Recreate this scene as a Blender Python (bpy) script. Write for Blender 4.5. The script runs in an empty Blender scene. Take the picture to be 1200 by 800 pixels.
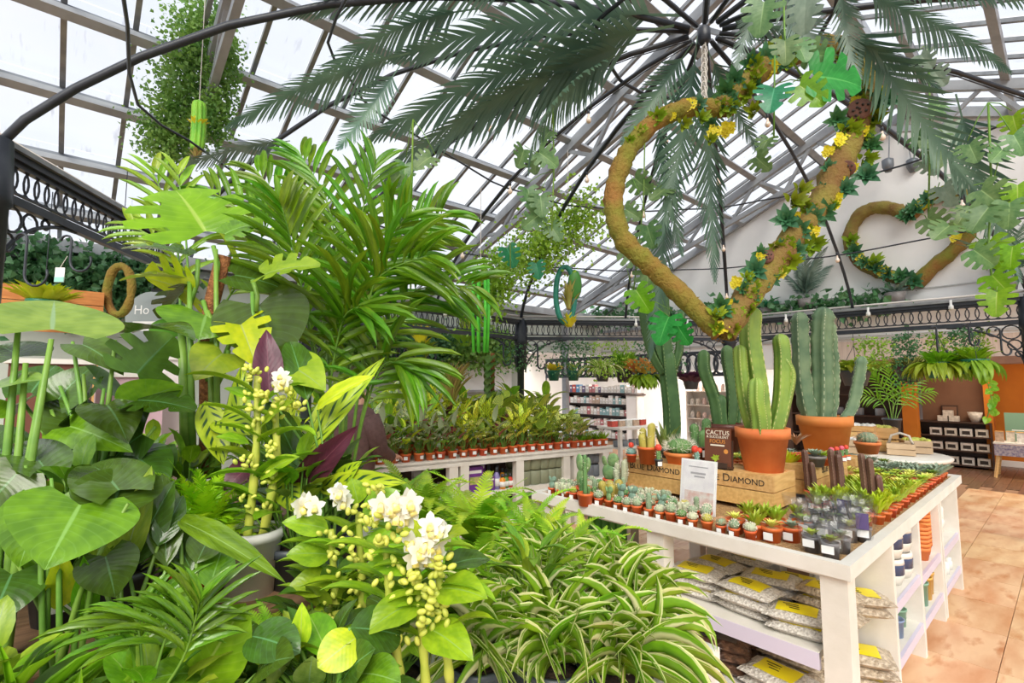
import bpy, math, random
from math import sin, cos, pi, radians, sqrt, atan2
from mathutils import Vector as V, Matrix as M
R = random.Random(11)
sc = bpy.context.scene
COL = sc.collection

# ------------------------------------------------------------------ camera, light, exposure
H = 1.7; FPX = 580.0; T = radians(4.83); A = radians(48.5)
U = V((sin(A), cos(A), 0)); W = V((-cos(A), sin(A), 0))       # the building's two axes
AU = pi/2 - A                                                  # angle of U from world x
cam = bpy.data.cameras.new('camera'); cam_o = bpy.data.objects.new('camera', cam); COL.objects.link(cam_o)
cam_o.location = (0, 0, H); cam_o.rotation_euler = (pi/2 + T, 0, 0)
cam.sensor_width = 36.0; cam.lens = FPX/1200*36; cam.clip_start = 0.05; cam.clip_end = 200
sc.camera = cam_o
w = bpy.data.worlds.new('overcast_sky'); sc.world = w; w.use_nodes = True
nt = w.node_tree; nt.nodes.clear()
wo = nt.nodes.new('ShaderNodeOutputWorld'); bg = nt.nodes.new('ShaderNodeBackground'); bg.inputs['Strength'].default_value = .86
tc = nt.nodes.new('ShaderNodeTexCoord'); no = nt.nodes.new('ShaderNodeTexNoise'); no.inputs['Scale'].default_value = 1.6; no.inputs['Detail'].default_value = 3
cr = nt.nodes.new('ShaderNodeValToRGB'); cr.color_ramp.elements[0].color = (.80, .83, .90, 1); cr.color_ramp.elements[1].color = (.97, .98, 1, 1)
cr.color_ramp.elements[0].position = .35; cr.color_ramp.elements[1].position = .65
nt.links.new(tc.outputs['Generated'], no.inputs['Vector']); nt.links.new(no.outputs['Fac'], cr.inputs['Fac'])
nt.links.new(cr.outputs['Color'], bg.inputs['Color']); nt.links.new(bg.outputs['Background'], wo.inputs['Surface'])
sun = bpy.data.lights.new('hazy_sun', 'SUN'); sun.energy = 2.9; sun.angle = radians(36); sun.color = (1, .95, .85)
sun_o = bpy.data.objects.new('hazy_sun', sun); COL.objects.link(sun_o)
sun_o.rotation_euler = V((-0.03, 0.80, -0.68)).to_track_quat('-Z', 'Y').to_euler()
sc.view_settings.view_transform = 'Standard'; sc.view_settings.look = 'None'
sc.view_settings.exposure = 0.6; sc.view_settings.gamma = 1.0; sc.view_settings.use_curve_mapping = False
cy = sc.cycles
cy.max_bounces = 7; cy.diffuse_bounces = 4; cy.glossy_bounces = 2; cy.transmission_bounces = 4; cy.transparent_max_bounces = 12

# ------------------------------------------------------------------ measuring helpers
def ray(x, y):
    a = x-600; b = 400-y
    return V((a/FPX, cos(T)-b/FPX*sin(T), b/FPX*cos(T)+sin(T)))
EYE = V((0, 0, H))
def at_z(x, y, z): r = ray(x, y); return EYE + r*((z-H)/r.z)
def at_y(x, y, d): r = ray(x, y); return EYE + r*(d/r.y)
def at_u(x, y, u): r = ray(x, y); return EYE + r*(u/r.dot(U))
def at_w(x, y, ww): r = ray(x, y); return EYE + r*(ww/r.dot(W))
def bp(u, ww, z=0): return U*u + W*ww + V((0, 0, z))
ZUP = V((0, 0, 1))
RB = M((( U.x, W.x, 0), (U.y, W.y, 0), (0, 0, 1)))             # building frame -> world

# ------------------------------------------------------------------ materials
def lin(c):
    return tuple(((v/255)/12.92 if v/255 <= .04045 else ((v/255+.055)/1.055)**2.4) for v in c) + (1,)
class NT:
    def __init__(s, name):
        s.m = bpy.data.materials.new(name); s.m.use_nodes = True; s.t = s.m.node_tree; s.t.nodes.clear()
        s.out = s.n('ShaderNodeOutputMaterial')
    def n(s, k, **kw):
        x = s.t.nodes.new(k)
        for a, b in kw.items(): setattr(x, a, b)
        return x
    def l(s, a, b): s.t.links.new(a, b)
    def put(s, a, inp):
        if hasattr(a, 'node'): s.l(a, inp)
        else: inp.default_value = a
    def math(s, op, a, b=0.0, c=None):
        x = s.n('ShaderNodeMath', operation=op); s.put(a, x.inputs[0]); s.put(b, x.inputs[1])
        if c is not None: s.put(c, x.inputs[2])
        return x.outputs[0]
    def mix(s, f, a, b):
        x = s.n('ShaderNodeMix', data_type='RGBA'); s.put(f, x.inputs[0]); s.put(a, x.inputs[6]); s.put(b, x.inputs[7]); return x.outputs[2]
    def noise(s, scale, detail=2, vec=None):
        x = s.n('ShaderNodeTexNoise'); x.inputs['Scale'].default_value = scale; x.inputs['Detail'].default_value = detail
        if vec is None: vec = s.n('ShaderNodeTexCoord').outputs['Object']
        s.l(vec, x.inputs['Vector']); return x.outputs['Fac']
    def step(s, v, a, b):
        x = s.n('ShaderNodeMapRange'); x.inputs[1].default_value = a; x.inputs[2].default_value = b; s.put(v, x.inputs[0]); return x.outputs[0]
    def vary(s, col, amt):
        oi = s.n('ShaderNodeObjectInfo'); hs = s.n('ShaderNodeHueSaturation'); s.l(col, hs.inputs['Color'])
        s.l(s.math('MULTIPLY_ADD', oi.outputs['Random'], amt*.09, .5-amt*.045), hs.inputs['Hue'])
        r2 = s.math('FRACT', s.math('MULTIPLY', oi.outputs['Random'], 7.13))
        s.l(s.math('MULTIPLY_ADD', r2, amt*.7, 1-amt*.35), hs.inputs['Value']); return hs.outputs['Color']
def mat(name, c1, c2=None, scale=8, rough=.55, bump=0, bscale=40, metal=0, var=0, emit=0, stretch=None, spec=.5, alpha=None):
    s = NT(name); b = s.n('ShaderNodeBsdfPrincipled'); col = lin(c1)
    b.inputs['Roughness'].default_value = rough; b.inputs['Metallic'].default_value = metal; b.inputs['Specular IOR Level'].default_value = spec
    vec = None
    if stretch:
        mp = s.n('ShaderNodeMapping'); mp.inputs['Scale'].default_value = stretch
        s.l(s.n('ShaderNodeTexCoord').outputs['Object'], mp.inputs['Vector']); vec = mp.outputs['Vector']
    if c2:
        f = s.step(s.noise(scale, 3, vec), .35, .65); col = s.mix(f, lin(c1), lin(c2))
    elif var:
        g = s.n('ShaderNodeRGB'); g.outputs[0].default_value = lin(c1); col = g.outputs[0]
    if var: col = s.vary(col, var)
    s.put(col, b.inputs['Base Color'])
    if bump:
        bm = s.n('ShaderNodeBump'); bm.inputs['Strength'].default_value = bump; bm.inputs['Distance'].default_value = .02
        s.l(s.noise(bscale, 3, vec), bm.inputs['Height']); s.l(bm.outputs['Normal'], b.inputs['Normal'])
    if emit:
        s.put(col, b.inputs['Emission Color']); b.inputs['Emission Strength'].default_value = emit
    if alpha is not None: b.inputs['Alpha'].default_value = alpha
    s.l(b.outputs[0], s.out.inputs[0]); return s.m
def leafmat(name, c1, c2, vein=None, pattern=None, pc=None, N=8, rough=.38, tl=.3, var=.6, back=None, gain=True):
    s = NT(name); b = s.n('ShaderNodeBsdfPrincipled'); b.inputs['Roughness'].default_value = rough
    uv = s.n('ShaderNodeUVMap').outputs[0]; sp = s.n('ShaderNodeSeparateXYZ'); s.l(uv, sp.inputs[0]); x, y = sp.outputs[0], sp.outputs[1]
    gl = lambda c: tuple(min(255, v) for v in (c[0]*1.12+26, c[1]*1.08+16, c[2]*.74)) if max(c)-min(c) > 30 and c[1] >= c[0] else c
    if gain: c1, c2 = gl(c1), gl(c2)
    a = s.math('ABSOLUTE', s.math('SUBTRACT', s.math('MULTIPLY', x, 2.0), 1.0))
    col = s.mix(s.step(s.noise(5, 2), .35, .65), lin(c1), lin(c2))
    ph = s.math('SUBTRACT', y, s.math('MULTIPLY', a, .28))
    if pattern == 'stripe_edge': col = s.mix(s.step(a, .55, .68), col, lin(pc))
    elif pattern == 'stripe_mid': col = s.mix(s.step(a, .42, .3), col, lin(pc))
    elif pattern == 'rattle':                                  # dark blotches along the side veins
        sid = s.math('MULTIPLY', s.math('GREATER_THAN', x, .5), .5)
        wv = s.math('SINE', s.math('MULTIPLY', s.math('ADD', s.math('MULTIPLY', ph, N), sid), 2*pi))
        band = s.math('MULTIPLY', s.step(a, .14, .24), s.step(a, .72, .5))
        col = s.mix(s.math('MULTIPLY', s.step(wv, .2, .5), band), col, lin(pc))
        col = s.mix(s.step(a, .93, .98), col, lin(pc))
    elif pattern == 'pin':
        wv = s.math('SINE', s.math('MULTIPLY', ph, N*2*pi)); band = s.step(a, .88, .8)
        col = s.mix(s.math('MULTIPLY', s.step(wv, -.1, .3), band), col, lin(pc))
    elif pattern == 'blotch': col = s.mix(s.step(s.noise(9, 3, uv), .48, .56), col, lin(pc))
    elif pattern == 'edge': col = s.mix(s.step(a, .75, .85), col, lin(pc))
    if vein:
        sv = s.math('SINE', s.math('MULTIPLY', ph, 10*2*pi))
        col = s.mix(s.math('MULTIPLY', s.step(sv, .8, 1.0), .16), col, lin(vein))
        col = s.mix(s.step(a, .045, .02), col, lin(vein))
        bm = s.n('ShaderNodeBump'); bm.inputs['Strength'].default_value = .04; bm.inputs['Distance'].default_value = .01
        s.l(sv, bm.inputs['Height']); s.l(bm.outputs[0], b.inputs['Normal'])
    if var: col = s.vary(col, var)
    if back:
        ge = s.n('ShaderNodeNewGeometry'); col = s.mix(ge.outputs['Backfacing'], col, lin(back))
    s.l(col, b.inputs['Base Color'])
    tr = s.n('ShaderNodeBsdfTranslucent'); s.l(col, tr.inputs['Color']); mx = s.n('ShaderNodeMixShader'); mx.inputs[0].default_value = tl
    s.l(b.outputs[0], mx.inputs[1]); s.l(tr.outputs[0], mx.inputs[2]); s.l(mx.outputs[0], s.out.inputs[0]); return s.m
def glassmat(name, tint, gl=.08, rough=.05, tint2=None):
    s = NT(name); t = s.n('ShaderNodeBsdfTransparent'); t.inputs[0].default_value = tint
    if tint2:
        mp = s.n('ShaderNodeMapping'); mp.inputs['Scale'].default_value = (6, 1.2, 6); s.l(s.n('ShaderNodeTexCoord').outputs['Object'], mp.inputs['Vector'])
        oi = s.n('ShaderNodeObjectInfo'); s.l(oi.outputs['Location'], mp.inputs['Location'])
        s.l(s.mix(s.step(s.noise(2.2, 4, mp.outputs['Vector']), .62, .75), tint, tint2), t.inputs[0])
    g = s.n('ShaderNodeBsdfGlossy'); g.inputs['Roughness'].default_value = rough
    mx = s.n('ShaderNodeMixShader'); mx.inputs[0].default_value = gl
    s.l(t.outputs[0], mx.inputs[1]); s.l(g.outputs[0], mx.inputs[2]); s.l(mx.outputs[0], s.out.inputs[0]); return s.m

m_white = mat('white_painted_wood', (234, 230, 222), (224, 220, 210), 6, .5, .05, var=0)
m_strip = mat('lilac_price_strip', (214, 208, 228), None, rough=.35)
m_black = mat('black_iron', (38, 42, 50), (50, 54, 62), 12, .42)
m_grey = mat('grey_metal', (150, 152, 152), (128, 130, 132), 9, .4, metal=.3)
m_steel = mat('galvanised_steel', (126, 131, 136), (108, 113, 120), 5, .42, metal=.3)
m_purl = mat('white_coated_steel', (164, 167, 170), (146, 149, 153), 5, .45)
m_wallw = mat('white_wall', (246, 244, 240), (240, 238, 234), 2, .8)
m_wallg = mat('sage_wall', (196, 204, 194), (186, 194, 184), 2, .8)
m_fascia = mat('pale_wood_cladding', (216, 196, 180), (202, 180, 164), 5, .6, stretch=(8, 8, .6))
m_brown = mat('brown_wall', (134, 98, 74), (124, 88, 66), 2, .8)
m_orange = mat('ochre_wall', (206, 122, 30), (190, 108, 26), 2, .8)
m_beam = mat('brown_timber', (142, 102, 80), (126, 90, 70), 6, .6)
m_pine = mat('pine_wood', (226, 184, 120), (206, 160, 96), 3, .55, .06, stretch=(2, 14, 14), var=.12)
m_board = mat('orange_pine_board', (212, 140, 74), (190, 118, 58), 3, .55, stretch=(2, 14, 14))
m_darkwood = mat('dark_wood', (78, 56, 44), (62, 44, 34), 6, .5)
m_terra = mat('terracotta', (232, 142, 76), (220, 124, 62), 7, .65, var=.14)
m_plpot = mat('orange_plastic', (228, 108, 56), (214, 96, 48), 9, .4, var=.18)
m_brpot = mat('brown_plastic', (104, 56, 44), None, rough=.35)
m_bkpot = mat('charcoal_plastic', (66, 72, 78), None, rough=.4, var=.2)
m_whpot = mat('white_plastic', (232, 230, 224), None, rough=.3)
m_grpot = mat('green_plastic', (36, 112, 86), None, rough=.35)
m_gypot = mat('grey_pot', (132, 126, 122), (116, 110, 106), 9, .5)
m_soil = mat('potting_soil', (74, 54, 42), (48, 36, 28), 60, .9, .5, 90)
m_chip = mat('wood_chip', (206, 170, 118), (158, 118, 74), 90, .8, .8, 120)
m_tag = mat('white_label', (240, 240, 238), None, rough=.4)
m_ink = mat('black_ink', (52, 46, 40), None, rough=.6)
m_stem = mat('green_stem', (122, 160, 62), (100, 142, 52), 20, .45, var=.3)
m_cane = mat('yellow_green_cane', (200, 202, 84), (170, 184, 70), 18, .4)
m_bark = mat('coir_bark', (164, 108, 62), (120, 74, 42), 50, .9, .8, 80)
m_moss = mat('golden_moss', (126, 126, 44), (148, 106, 52), 4, .95, 1.0, 40)
m_mossg = mat('green_moss', (138, 126, 58), (128, 96, 54), 5, .95, .8, 40)
m_bulb = mat('clear_bulb', (248, 226, 206), None, rough=.1, spec=.8)
m_rope = mat('pale_chain', (214, 206, 196), None, rough=.5)
m_pane = glassmat('roof_glass', (.93, .945, .97, 1), .05, .1, (.80, .81, .84, 1))
m_clear = glassmat('clear_film', (.96, .965, .97, 1), .05, .15)

# ------------------------------------------------------------------ mesh helpers
class MB:
    def __init__(s): s.v = []; s.f = []; s.uv = []; s.mi = []; s.cur = 0
    def add(s, vs, fs, uv=None):
        o = len(s.v); s.v += [tuple(p) for p in vs]; s.uv += uv if uv else [(0, 0)]*len(vs)
        for f in fs: s.f.append(tuple(i+o for i in f)); s.mi.append(s.cur)
        return s
    def box(s, c, size, rot=None):
        hx, hy, hz = size[0]/2, size[1]/2, size[2]/2
        vs = [V((x*hx, y*hy, z*hz)) for x in (-1, 1) for y in (-1, 1) for z in (-1, 1)]
        if rot is not None: vs = [rot @ p for p in vs]
        c = V(c); return s.add([p+c for p in vs], [(0, 1, 3, 2), (4, 6, 7, 5), (0, 4, 5, 1), (2, 3, 7, 6), (0, 2, 6, 4), (1, 5, 7, 3)])
    def bar(s, a, b, wd, ht=None, up=ZUP):
        a = V(a); b = V(b); d = (b-a); L = d.length; d.normalize(); x = d.cross(up)
        if x.length < 1e-4: x = V((1, 0, 0))
        x.normalize(); z = x.cross(d); return s.box((a+b)/2, (wd, L, ht or wd), M((x, d, z)).transposed())
    def tube(s, pts, r, n=6, cap=True, closed=False):
        pts = [V(p) for p in pts]; k = len(pts); rr = r if isinstance(r, (list, tuple)) else [r]*k
        vs = []; fs = []; ref = None
        for i, p in enumerate(pts):
            if closed: d = pts[(i+1) % k]-pts[i-1]
            else: d = pts[min(i+1, k-1)]-pts[max(i-1, 0)]
            d.normalize()
            if ref is None: ref = d.orthogonal()
            ref = (ref-d*ref.dot(d)); ref.normalize(); y = d.cross(ref)
            vs += [p+(ref*cos(2*pi*j/n)+y*sin(2*pi*j/n))*rr[i] for j in range(n)]
        for i in range(k if closed else k-1):
            a = i*n; b = ((i+1) % k)*n
            for j in range(n): fs.append((a+j, a+(j+1) % n, b+(j+1) % n, b+j))
        if cap and not closed: fs += [tuple(range(n-1, -1, -1)), tuple(range((k-1)*n, k*n))]
        return s.add(vs, fs)
    def lathe(s, prof, n=16, c=(0, 0, 0), ribs=0, amp=0, sq=None):
        vs = []; fs = []; k = len(prof); c = V(c)
        for r, z in prof:
            for j in range(n):
                a = 2*pi*j/n; rr = r*(1+amp*cos(ribs*a)) if ribs else r
                vs.append(c+V((rr*cos(a), rr*sin(a)*(sq or 1), z)))
        for i in range(k-1):
            for j in range(n): fs.append((i*n+j, i*n+(j+1) % n, (i+1)*n+(j+1) % n, (i+1)*n+j))
        fs += [tuple(range(n-1, -1, -1)), tuple(range((k-1)*n, k*n))]
        return s.add(vs, fs)
    def blob(s, c, r, n=8, k=5, sx=(1, 1, 1)):
        c = V(c); vs = []; fs = []
        for i in range(k+1):
            t = pi*(i/k*.96+.02)
            for j in range(n): vs.append(c+V((r*sx[0]*sin(t)*cos(2*pi*j/n), r*sx[1]*sin(t)*sin(2*pi*j/n), -r*sx[2]*cos(t))))
        for i in range(k):
            for j in range(n): fs.append((i*n+j, i*n+(j+1) % n, (i+1)*n+(j+1) % n, (i+1)*n+j))
        fs += [tuple(range(n-1, -1, -1)), tuple(range(k*n, k*n+n))]
        return s.add(vs, fs)
    def mesh(s, name, mats, smooth=True):
        me = bpy.data.meshes.new(name); me.from_pydata(s.v, [], s.f)
        mats = mats if isinstance(mats, (list, tuple)) else [mats]
        for m in mats: me.materials.append(m)
        if len(mats) > 1: me.polygons.foreach_set('material_index', s.mi)
        if any(u != (0, 0) for u in s.uv):
            ul = me.uv_layers.new(name='UVMap'); li = [0]*len(me.loops); me.loops.foreach_get('vertex_index', li)
            flat = []
            for i in li: flat += s.uv[i]
            ul.data.foreach_set('uv', flat)
        if smooth: me.polygons.foreach_set('use_smooth', [True]*len(me.polygons))
        me.update(); return me
    def build(s, name, mats, parent=None, smooth=False, mx=None, kind=None, label=None):
        return link(name, s.mesh(name, mats, smooth), parent, mx, kind, label)
def link(name, me, parent=None, mx=None, kind=None, label=None):
    o = bpy.data.objects.new(name, me); COL.objects.link(o)
    if parent: o.parent = parent
    if mx is not None: o.matrix_basis = mx
    if kind: o['kind'] = kind
    if label: o['label'] = label
    return o
def tag(o, label, cat, group=None, kind=None):
    o['label'] = label; o['category'] = cat
    if group: o['group'] = group
    if kind: o['kind'] = kind
    return o
def thing(name, label, cat, loc=(0, 0, 0), rz=0, group=None):
    o = bpy.data.objects.new(name, None); COL.objects.link(o); o.empty_display_size = .05
    o.location = loc; o.rotation_euler = (0, 0, rz); return tag(o, label, cat, group)
def wm(o):
    m = o.matrix_basis.copy()
    while o.parent: o = o.parent; m = o.matrix_basis @ m
    return m
def TR(loc, rz=0, s=1): return M.Translation(loc) @ M.Rotation(rz, 4, 'Z') @ M.Diagonal((s, s, s, 1) if not isinstance(s, tuple) else s+(1,))
def struct(name, o): o['kind'] = 'structure'; return o
def put(parts, name, label, cat, loc, rz=0, s=1, group=None):
    """a thing with shared-mesh parts [(part name, mesh[, sub-parts])]"""
    t = thing(name, label, cat, loc, rz, group)
    if s != 1: t.scale = (s, s, s)
    for p in parts:
        o = link(p[0], p[1], t, p[3] if len(p) > 3 else None)
        if len(p) > 2 and p[2]:
            for q in p[2]: link(q[0], q[1], o, q[2] if len(q) > 2 else None)
    return t
def text(s, size, mat_, parent, mx, name='lettering', caps=False, align='CENTER'):
    cu = bpy.data.curves.new('lettering', 'FONT'); cu.body = s; cu.size = size; cu.extrude = .0008; cu.align_x = align; cu.resolution_u = 3
    if caps:
        for i, ch in enumerate(s): cu.body_format[i].use_small_caps = ch.islower()
    cu.materials.append(mat_); tmp = bpy.data.objects.new('tmp', cu); me = bpy.data.meshes.new_from_object(tmp); bpy.data.objects.remove(tmp); bpy.data.curves.remove(cu); return link(name, me, parent, mx, 'stuff')

# ------------------------------------------------------------------ leaves
PROF = {
 'lance': lambda t: max(0., sin(pi*min(1, t**.8)))**.85,
 'strap': lambda t: min(1, t*7+.35)*min(1, (1-t)*2.6)**.8,
 'oval': lambda t: max(0., sin(pi*t**.9))**.62,
 'heart': lambda t: (max(0, 1-(2.1*max(0, .32-t))**2)*.92+.08)*max(0, 1-max(0, (t-.3)/.7)**1.9),
 'needle': lambda t: min(1, t*9+.4)*(1-t)**.6,
}
_lm = {}
def leaf(kind, m, n=8, arch=.7, fold=.25, wave=0, cols=5, w=1.0, sinus=None, twist=0):
    """unit leaf: base at origin, tip at (0,1,0), bulging up by `arch` radians, half-width .5*w"""
    key = (kind, m.name, n, arch, fold, wave, cols, w, twist)
    if key in _lm: return _lm[key]
    if kind == 'split': mb = _split(arch, fold, w)
    else:
        mb = MB(); pr = PROF[kind]; si = .2 if kind == 'heart' else 0
        leafstrip(mb, pr, n, arch, fold, wave, cols, w, si, M.Identity(4), twist)
    me = mb.mesh('leaf', m); _lm[key] = me; return me
def _cl(arch, k=24):
    pts = [(0., 0.)]; 
    for i in range(k):
        a = arch*(.5-(i+.5)/k); y, z = pts[-1]; pts.append((y+cos(a)/k, z+sin(a)/k))
    L = pts[-1][0]; return [(y/L, z/L) for y, z in pts]
def _at(cl, t):
    t = max(0, min(1, t))*(len(cl)-1); i = min(int(t), len(cl)-2); f = t-i
    return cl[i][0]*(1-f)+cl[i+1][0]*f, cl[i][1]*(1-f)+cl[i+1][1]*f
def leafstrip(mb, pr, n, arch, fold, wave, cols, w, si, mx, twist=0):
    cl = _cl(arch); vs = []; uv = []; fs = []
    for i in range(n+1):
        t = i/n; hw = .5*w*pr(t)
        for j in range(cols):
            a = 2*j/(cols-1)-1; tt = t+si*(1-abs(a))*(1-t)**3
            y, z = _at(cl, tt); x = a*hw
            z += fold*abs(x)*1.0-(fold*.6*x*x/(w*.5) if w else 0)+wave*w*abs(a)*sin(t*19+j*2.1)*.5
            if twist: cth, sth = cos(twist*t), sin(twist*t); x, z = x*cth, z+x*sth
            vs.append(mx @ V((x, y, z))); uv.append((j/(cols-1)*.998+.001, t*.998+.001))
    for i in range(n):
        for j in range(cols-1): a = i*cols+j; fs.append((a, a+1, a+cols+1, a+cols))
    mb.add(vs, fs, uv)
def _split(arch, fold, w):
    mb = MB(); cl = _cl(arch); pr = PROF['heart']; IN = .50; N = 4
    def pt(a, t, sweep=0):
        tt = t+.2*(1-abs(a))*(1-t)**3+sweep; y, z = _at(cl, tt); x = a*.5*w*pr(min(t, 1)); return V((x, y, z+fold*abs(x)-.5*fold*x*x/w))
    for sgn in (-1, 1):
        vs = []; uv = []; fs = []; K = 18
        for i in range(K+1):
            t = i/K*.97
            for a in (0, IN): vs.append(pt(sgn*a, t)); uv.append((.5+.5*sgn*a, t+.002))
        for i in range(K): a = 2*i; fs.append((a, a+1, a+3, a+2))
        mb.add(vs, fs, uv)
        edges = [.0, .24, .47, .69, .97]
        for q in range(N):
            t0, t1 = edges[q], edges[q+1]-(.055 if q < N-1 else 0); vs = []; uv = []; fs = []
            for c, (a, sh) in enumerate(((IN, 0), (.66, .08), (.86, .16), (1.0, .36))):
                for r in range(4):
                    f = r/3; f = sh*.5+f*(1-sh); t = t0+(t1-t0)*f
                    vs.append(pt(sgn*a, t, .07*(a-IN))); uv.append((.5+.5*sgn*a*.99, t+.002))
            for c in range(3):
                for r in range(3): a = c*4+r; fs.append((a, a+1, a+5, a+4))
            mb.add(vs, fs, uv)
    return mb
def orient(P0, P1, width, up, thick=None):
    y = (P1-P0); L = y.length or 1e-4; y = y/L; z = up-y*up.dot(y)
    if z.length < 1e-3: z = y.orthogonal()
    z.normalize(); x = y.cross(z)
    return M(((x.x*width, y.x*L, z.x*L, P0.x), (x.y*width, y.y*L, z.y*L, P0.y), (x.z*width, y.z*L, z.z*L, P0.z), (0, 0, 0, 1)))
def place(parent, me, P0, P1, width, up=ZUP, name='leaf', label=None, inv=None):
    if inv is None: inv = wm(parent).inverted()
    return link(name, me, parent, inv @ orient(V(P0), V(P1), width, up), None, label)
def toward(p): return (EYE-p).normalized()
def curve(a, b, sag=0, n=8, side=None):
    a = V(a); b = V(b); out = []
    for i in range(n+1):
        t = i/n; p = a.lerp(b, t)+V((0, 0, sag))*4*t*(1-t)
        if side: p += V(side)*4*t*(1-t)
        out.append(p)
    return out
def spline(P, n, closed=False):
    out = []; k = len(P); m = n if closed else n+1
    for i in range(m):
        x = i/n*(k if closed else k-1); a = int(x); 
        if not closed: a = min(a, k-2)
        f = x-a; g = (lambda j: P[j % k]) if closed else (lambda j: P[max(0, min(k-1, j))])
        p0, p1, p2, p3 = g(a-1), g(a), g(a+1), g(a+2); out.append(.5*((2*p1)+(p2-p0)*f+(2*p0-5*p1+4*p2-p3)*f*f+(3*p1-p0-3*p2+p3)*f**3))
    return out
# ================================================================== THE SETTING
BM = TR((0, 0, 0), AU)
def bld(name, mb, m, parent=None, smooth=False, kind=None):
    return mb.build(name, m, parent, smooth, None if parent else BM, kind)
# floor
def floor_tile_mat():
    s = NT('marbled_floor_tile'); b = s.n('ShaderNodeBsdfPrincipled'); b.inputs['Roughness'].default_value = .32
    mp = s.n('ShaderNodeMapping'); mp.inputs['Scale'].default_value = (1.0, 3.0, 1); mp.inputs['Rotation'].default_value = (0, 0, .5)
    s.l(s.n('ShaderNodeTexCoord').outputs['Object'], mp.inputs['Vector']); oi = s.n('ShaderNodeObjectInfo'); s.l(oi.outputs['Location'], mp.inputs['Location'])
    f = s.noise(1.7, 5, mp.outputs['Vector']); col = s.mix(s.step(f, .36, .62), lin((214, 158, 112)), lin((238, 200, 156)))
    col = s.mix(s.step(s.noise(3.5, 4, mp.outputs['Vector']), .56, .72), col, lin((204, 142, 92)))
    s.l(s.vary(col, .18), b.inputs['Base Color']); s.l(b.outputs[0], s.out.inputs[0]); return s.m
fl = bld('floor', MB().box((3, 1, -.06), (22, 22, .1)), mat('brown_grout', (150, 112, 82), None, rough=.8)); fl['kind'] = 'structure'
tile_me = MB().box((0, 0, 0), (.616, .416, .014)).mesh('tile', floor_tile_mat(), False)
for i in range(16):
    for j in range(-7, 12):
        u = 1.4+.62*i; ww = .19+.42*j
        if not (j < 3 or 5 <= j <= 10) or (j > 2 and u > 8): continue
        link('tile', tile_me, fl, TR((u, ww, -.006)))
plank_me = MB().box((0, 0, 0), (.9, .145, .014)).mesh('plank', mat('dark_floor_plank', (122, 88, 66), (98, 70, 52), 3, .35, stretch=(1, 9, 1), var=.35), False)
for i in range(4):
    for j in range(-12, 22): link('plank', plank_me, fl, TR((11.45+.905*i+.4*(j % 2), -.0+.15*j, -.006)))

# gable wall, opening below, bulkhead
def prism(poly, u0, u1):                                       # poly in (w, z)
    mb = MB(); n = len(poly); vs = [(u0, a, b) for a, b in poly]+[(u1, a, b) for a, b in poly]
    return mb.add(vs, [tuple(range(n)), tuple(range(2*n-1, n-1, -1))]+[(i, i+n, (i+1) % n+n, (i+1) % n) for i in range(n)])
RZ, RW, SL, EAW = 6.7, 1.68, .42, 8.95
def rz(ww): return RZ-SL*abs(ww-RW)
wg = bld('wall_gable', prism([(EAW, 2.5), (EAW, rz(EAW)-.05), (RW, RZ-.05), (-5.6, rz(-5.6)-.05), (-5.6, 2.5)], 11.1, 11.3), m_wallw); wg['kind'] = 'structure'
bld('panel_joint', MB().box((11.09, 2.5, 3.36), (.03, 12.5, .018)).box((11.09, 2.5, 2.56), (.05, 12.5, .05)), mat('joint_grey', (190, 188, 184)), wg)
mb = MB()
for s_ in (1, -1): mb.bar((11.05, RW, RZ-.12), (11.05, RW+s_*7.3, RZ-.12-SL*7.3), .12, .16)
bld('rake_board', mb, m_purl, wg)
o = bld('trim_1', MB().box((11.2, -.2, 2.31), (.24, 8.6, .38)), m_fascia); o['kind'] = 'structure'
bld('timber_lintel', MB().box((11.18, -.2, 2.07), (.34, 8.6, .12)), m_beam, o)
o = bld('wall_bulkhead', MB().box((11.2, 6.6, 2.25), (.2, 4.8, .5)), m_wallw); o['kind'] = 'structure'
o = bld('wall_shop_back', MB().box((15.2, 5.6, 1.4), (.2, 14, 2.8)), m_wallw); o['kind'] = 'structure'
o = bld('wall_shop_side', MB().box((13.2, 12.3, 1.4), (4, .2, 2.8)), m_wallw); o['kind'] = 'structure'
o = bld('ceiling_shop', MB().box((13.2, 7.6, 2.75), (3.9, 9.6, .1)), m_wallw); o['kind'] = 'structure'
o = bld('ceiling_ochre_room', MB().box((13.2, -1.2, 2.6), (3.9, 7.8, .1)), m_orange); o['kind'] = 'structure'
w1 = at_u(1080, 470, 13.85).dot(W); w2 = at_u(1155, 470, 13.85).dot(W)
o = bld('wall_brown', MB().box((13.95, (w1+w2)/2, 1.28), (.15, w1-w2, 2.56)), m_brown); o['kind'] = 'structure'
o = bld('trim_2', MB().box((13.8, w2-.05, 1.28), (.3, .12, 2.56)), m_orange); o['kind'] = 'structure'
o = bld('trim_3', MB().box((13.4, w1+.12, 1.28), (.3, .24, 2.56)), m_orange); o['kind'] = 'structure'
o = bld('wall_ochre', MB().box((14.6, -1.4, 1.28), (.2, 5.6, 2.56)), m_orange); o['kind'] = 'structure'
bld('skirting', MB().box((14.47, -1.4, .06), (.04, 5.6, .12)), m_wallw, o)
o = bld('wall_dark_recess', MB().box((14.2, 4.0, 1.28), (.2, 2.6, 2.56)), m_darkwood); o['kind'] = 'structure'
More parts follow.
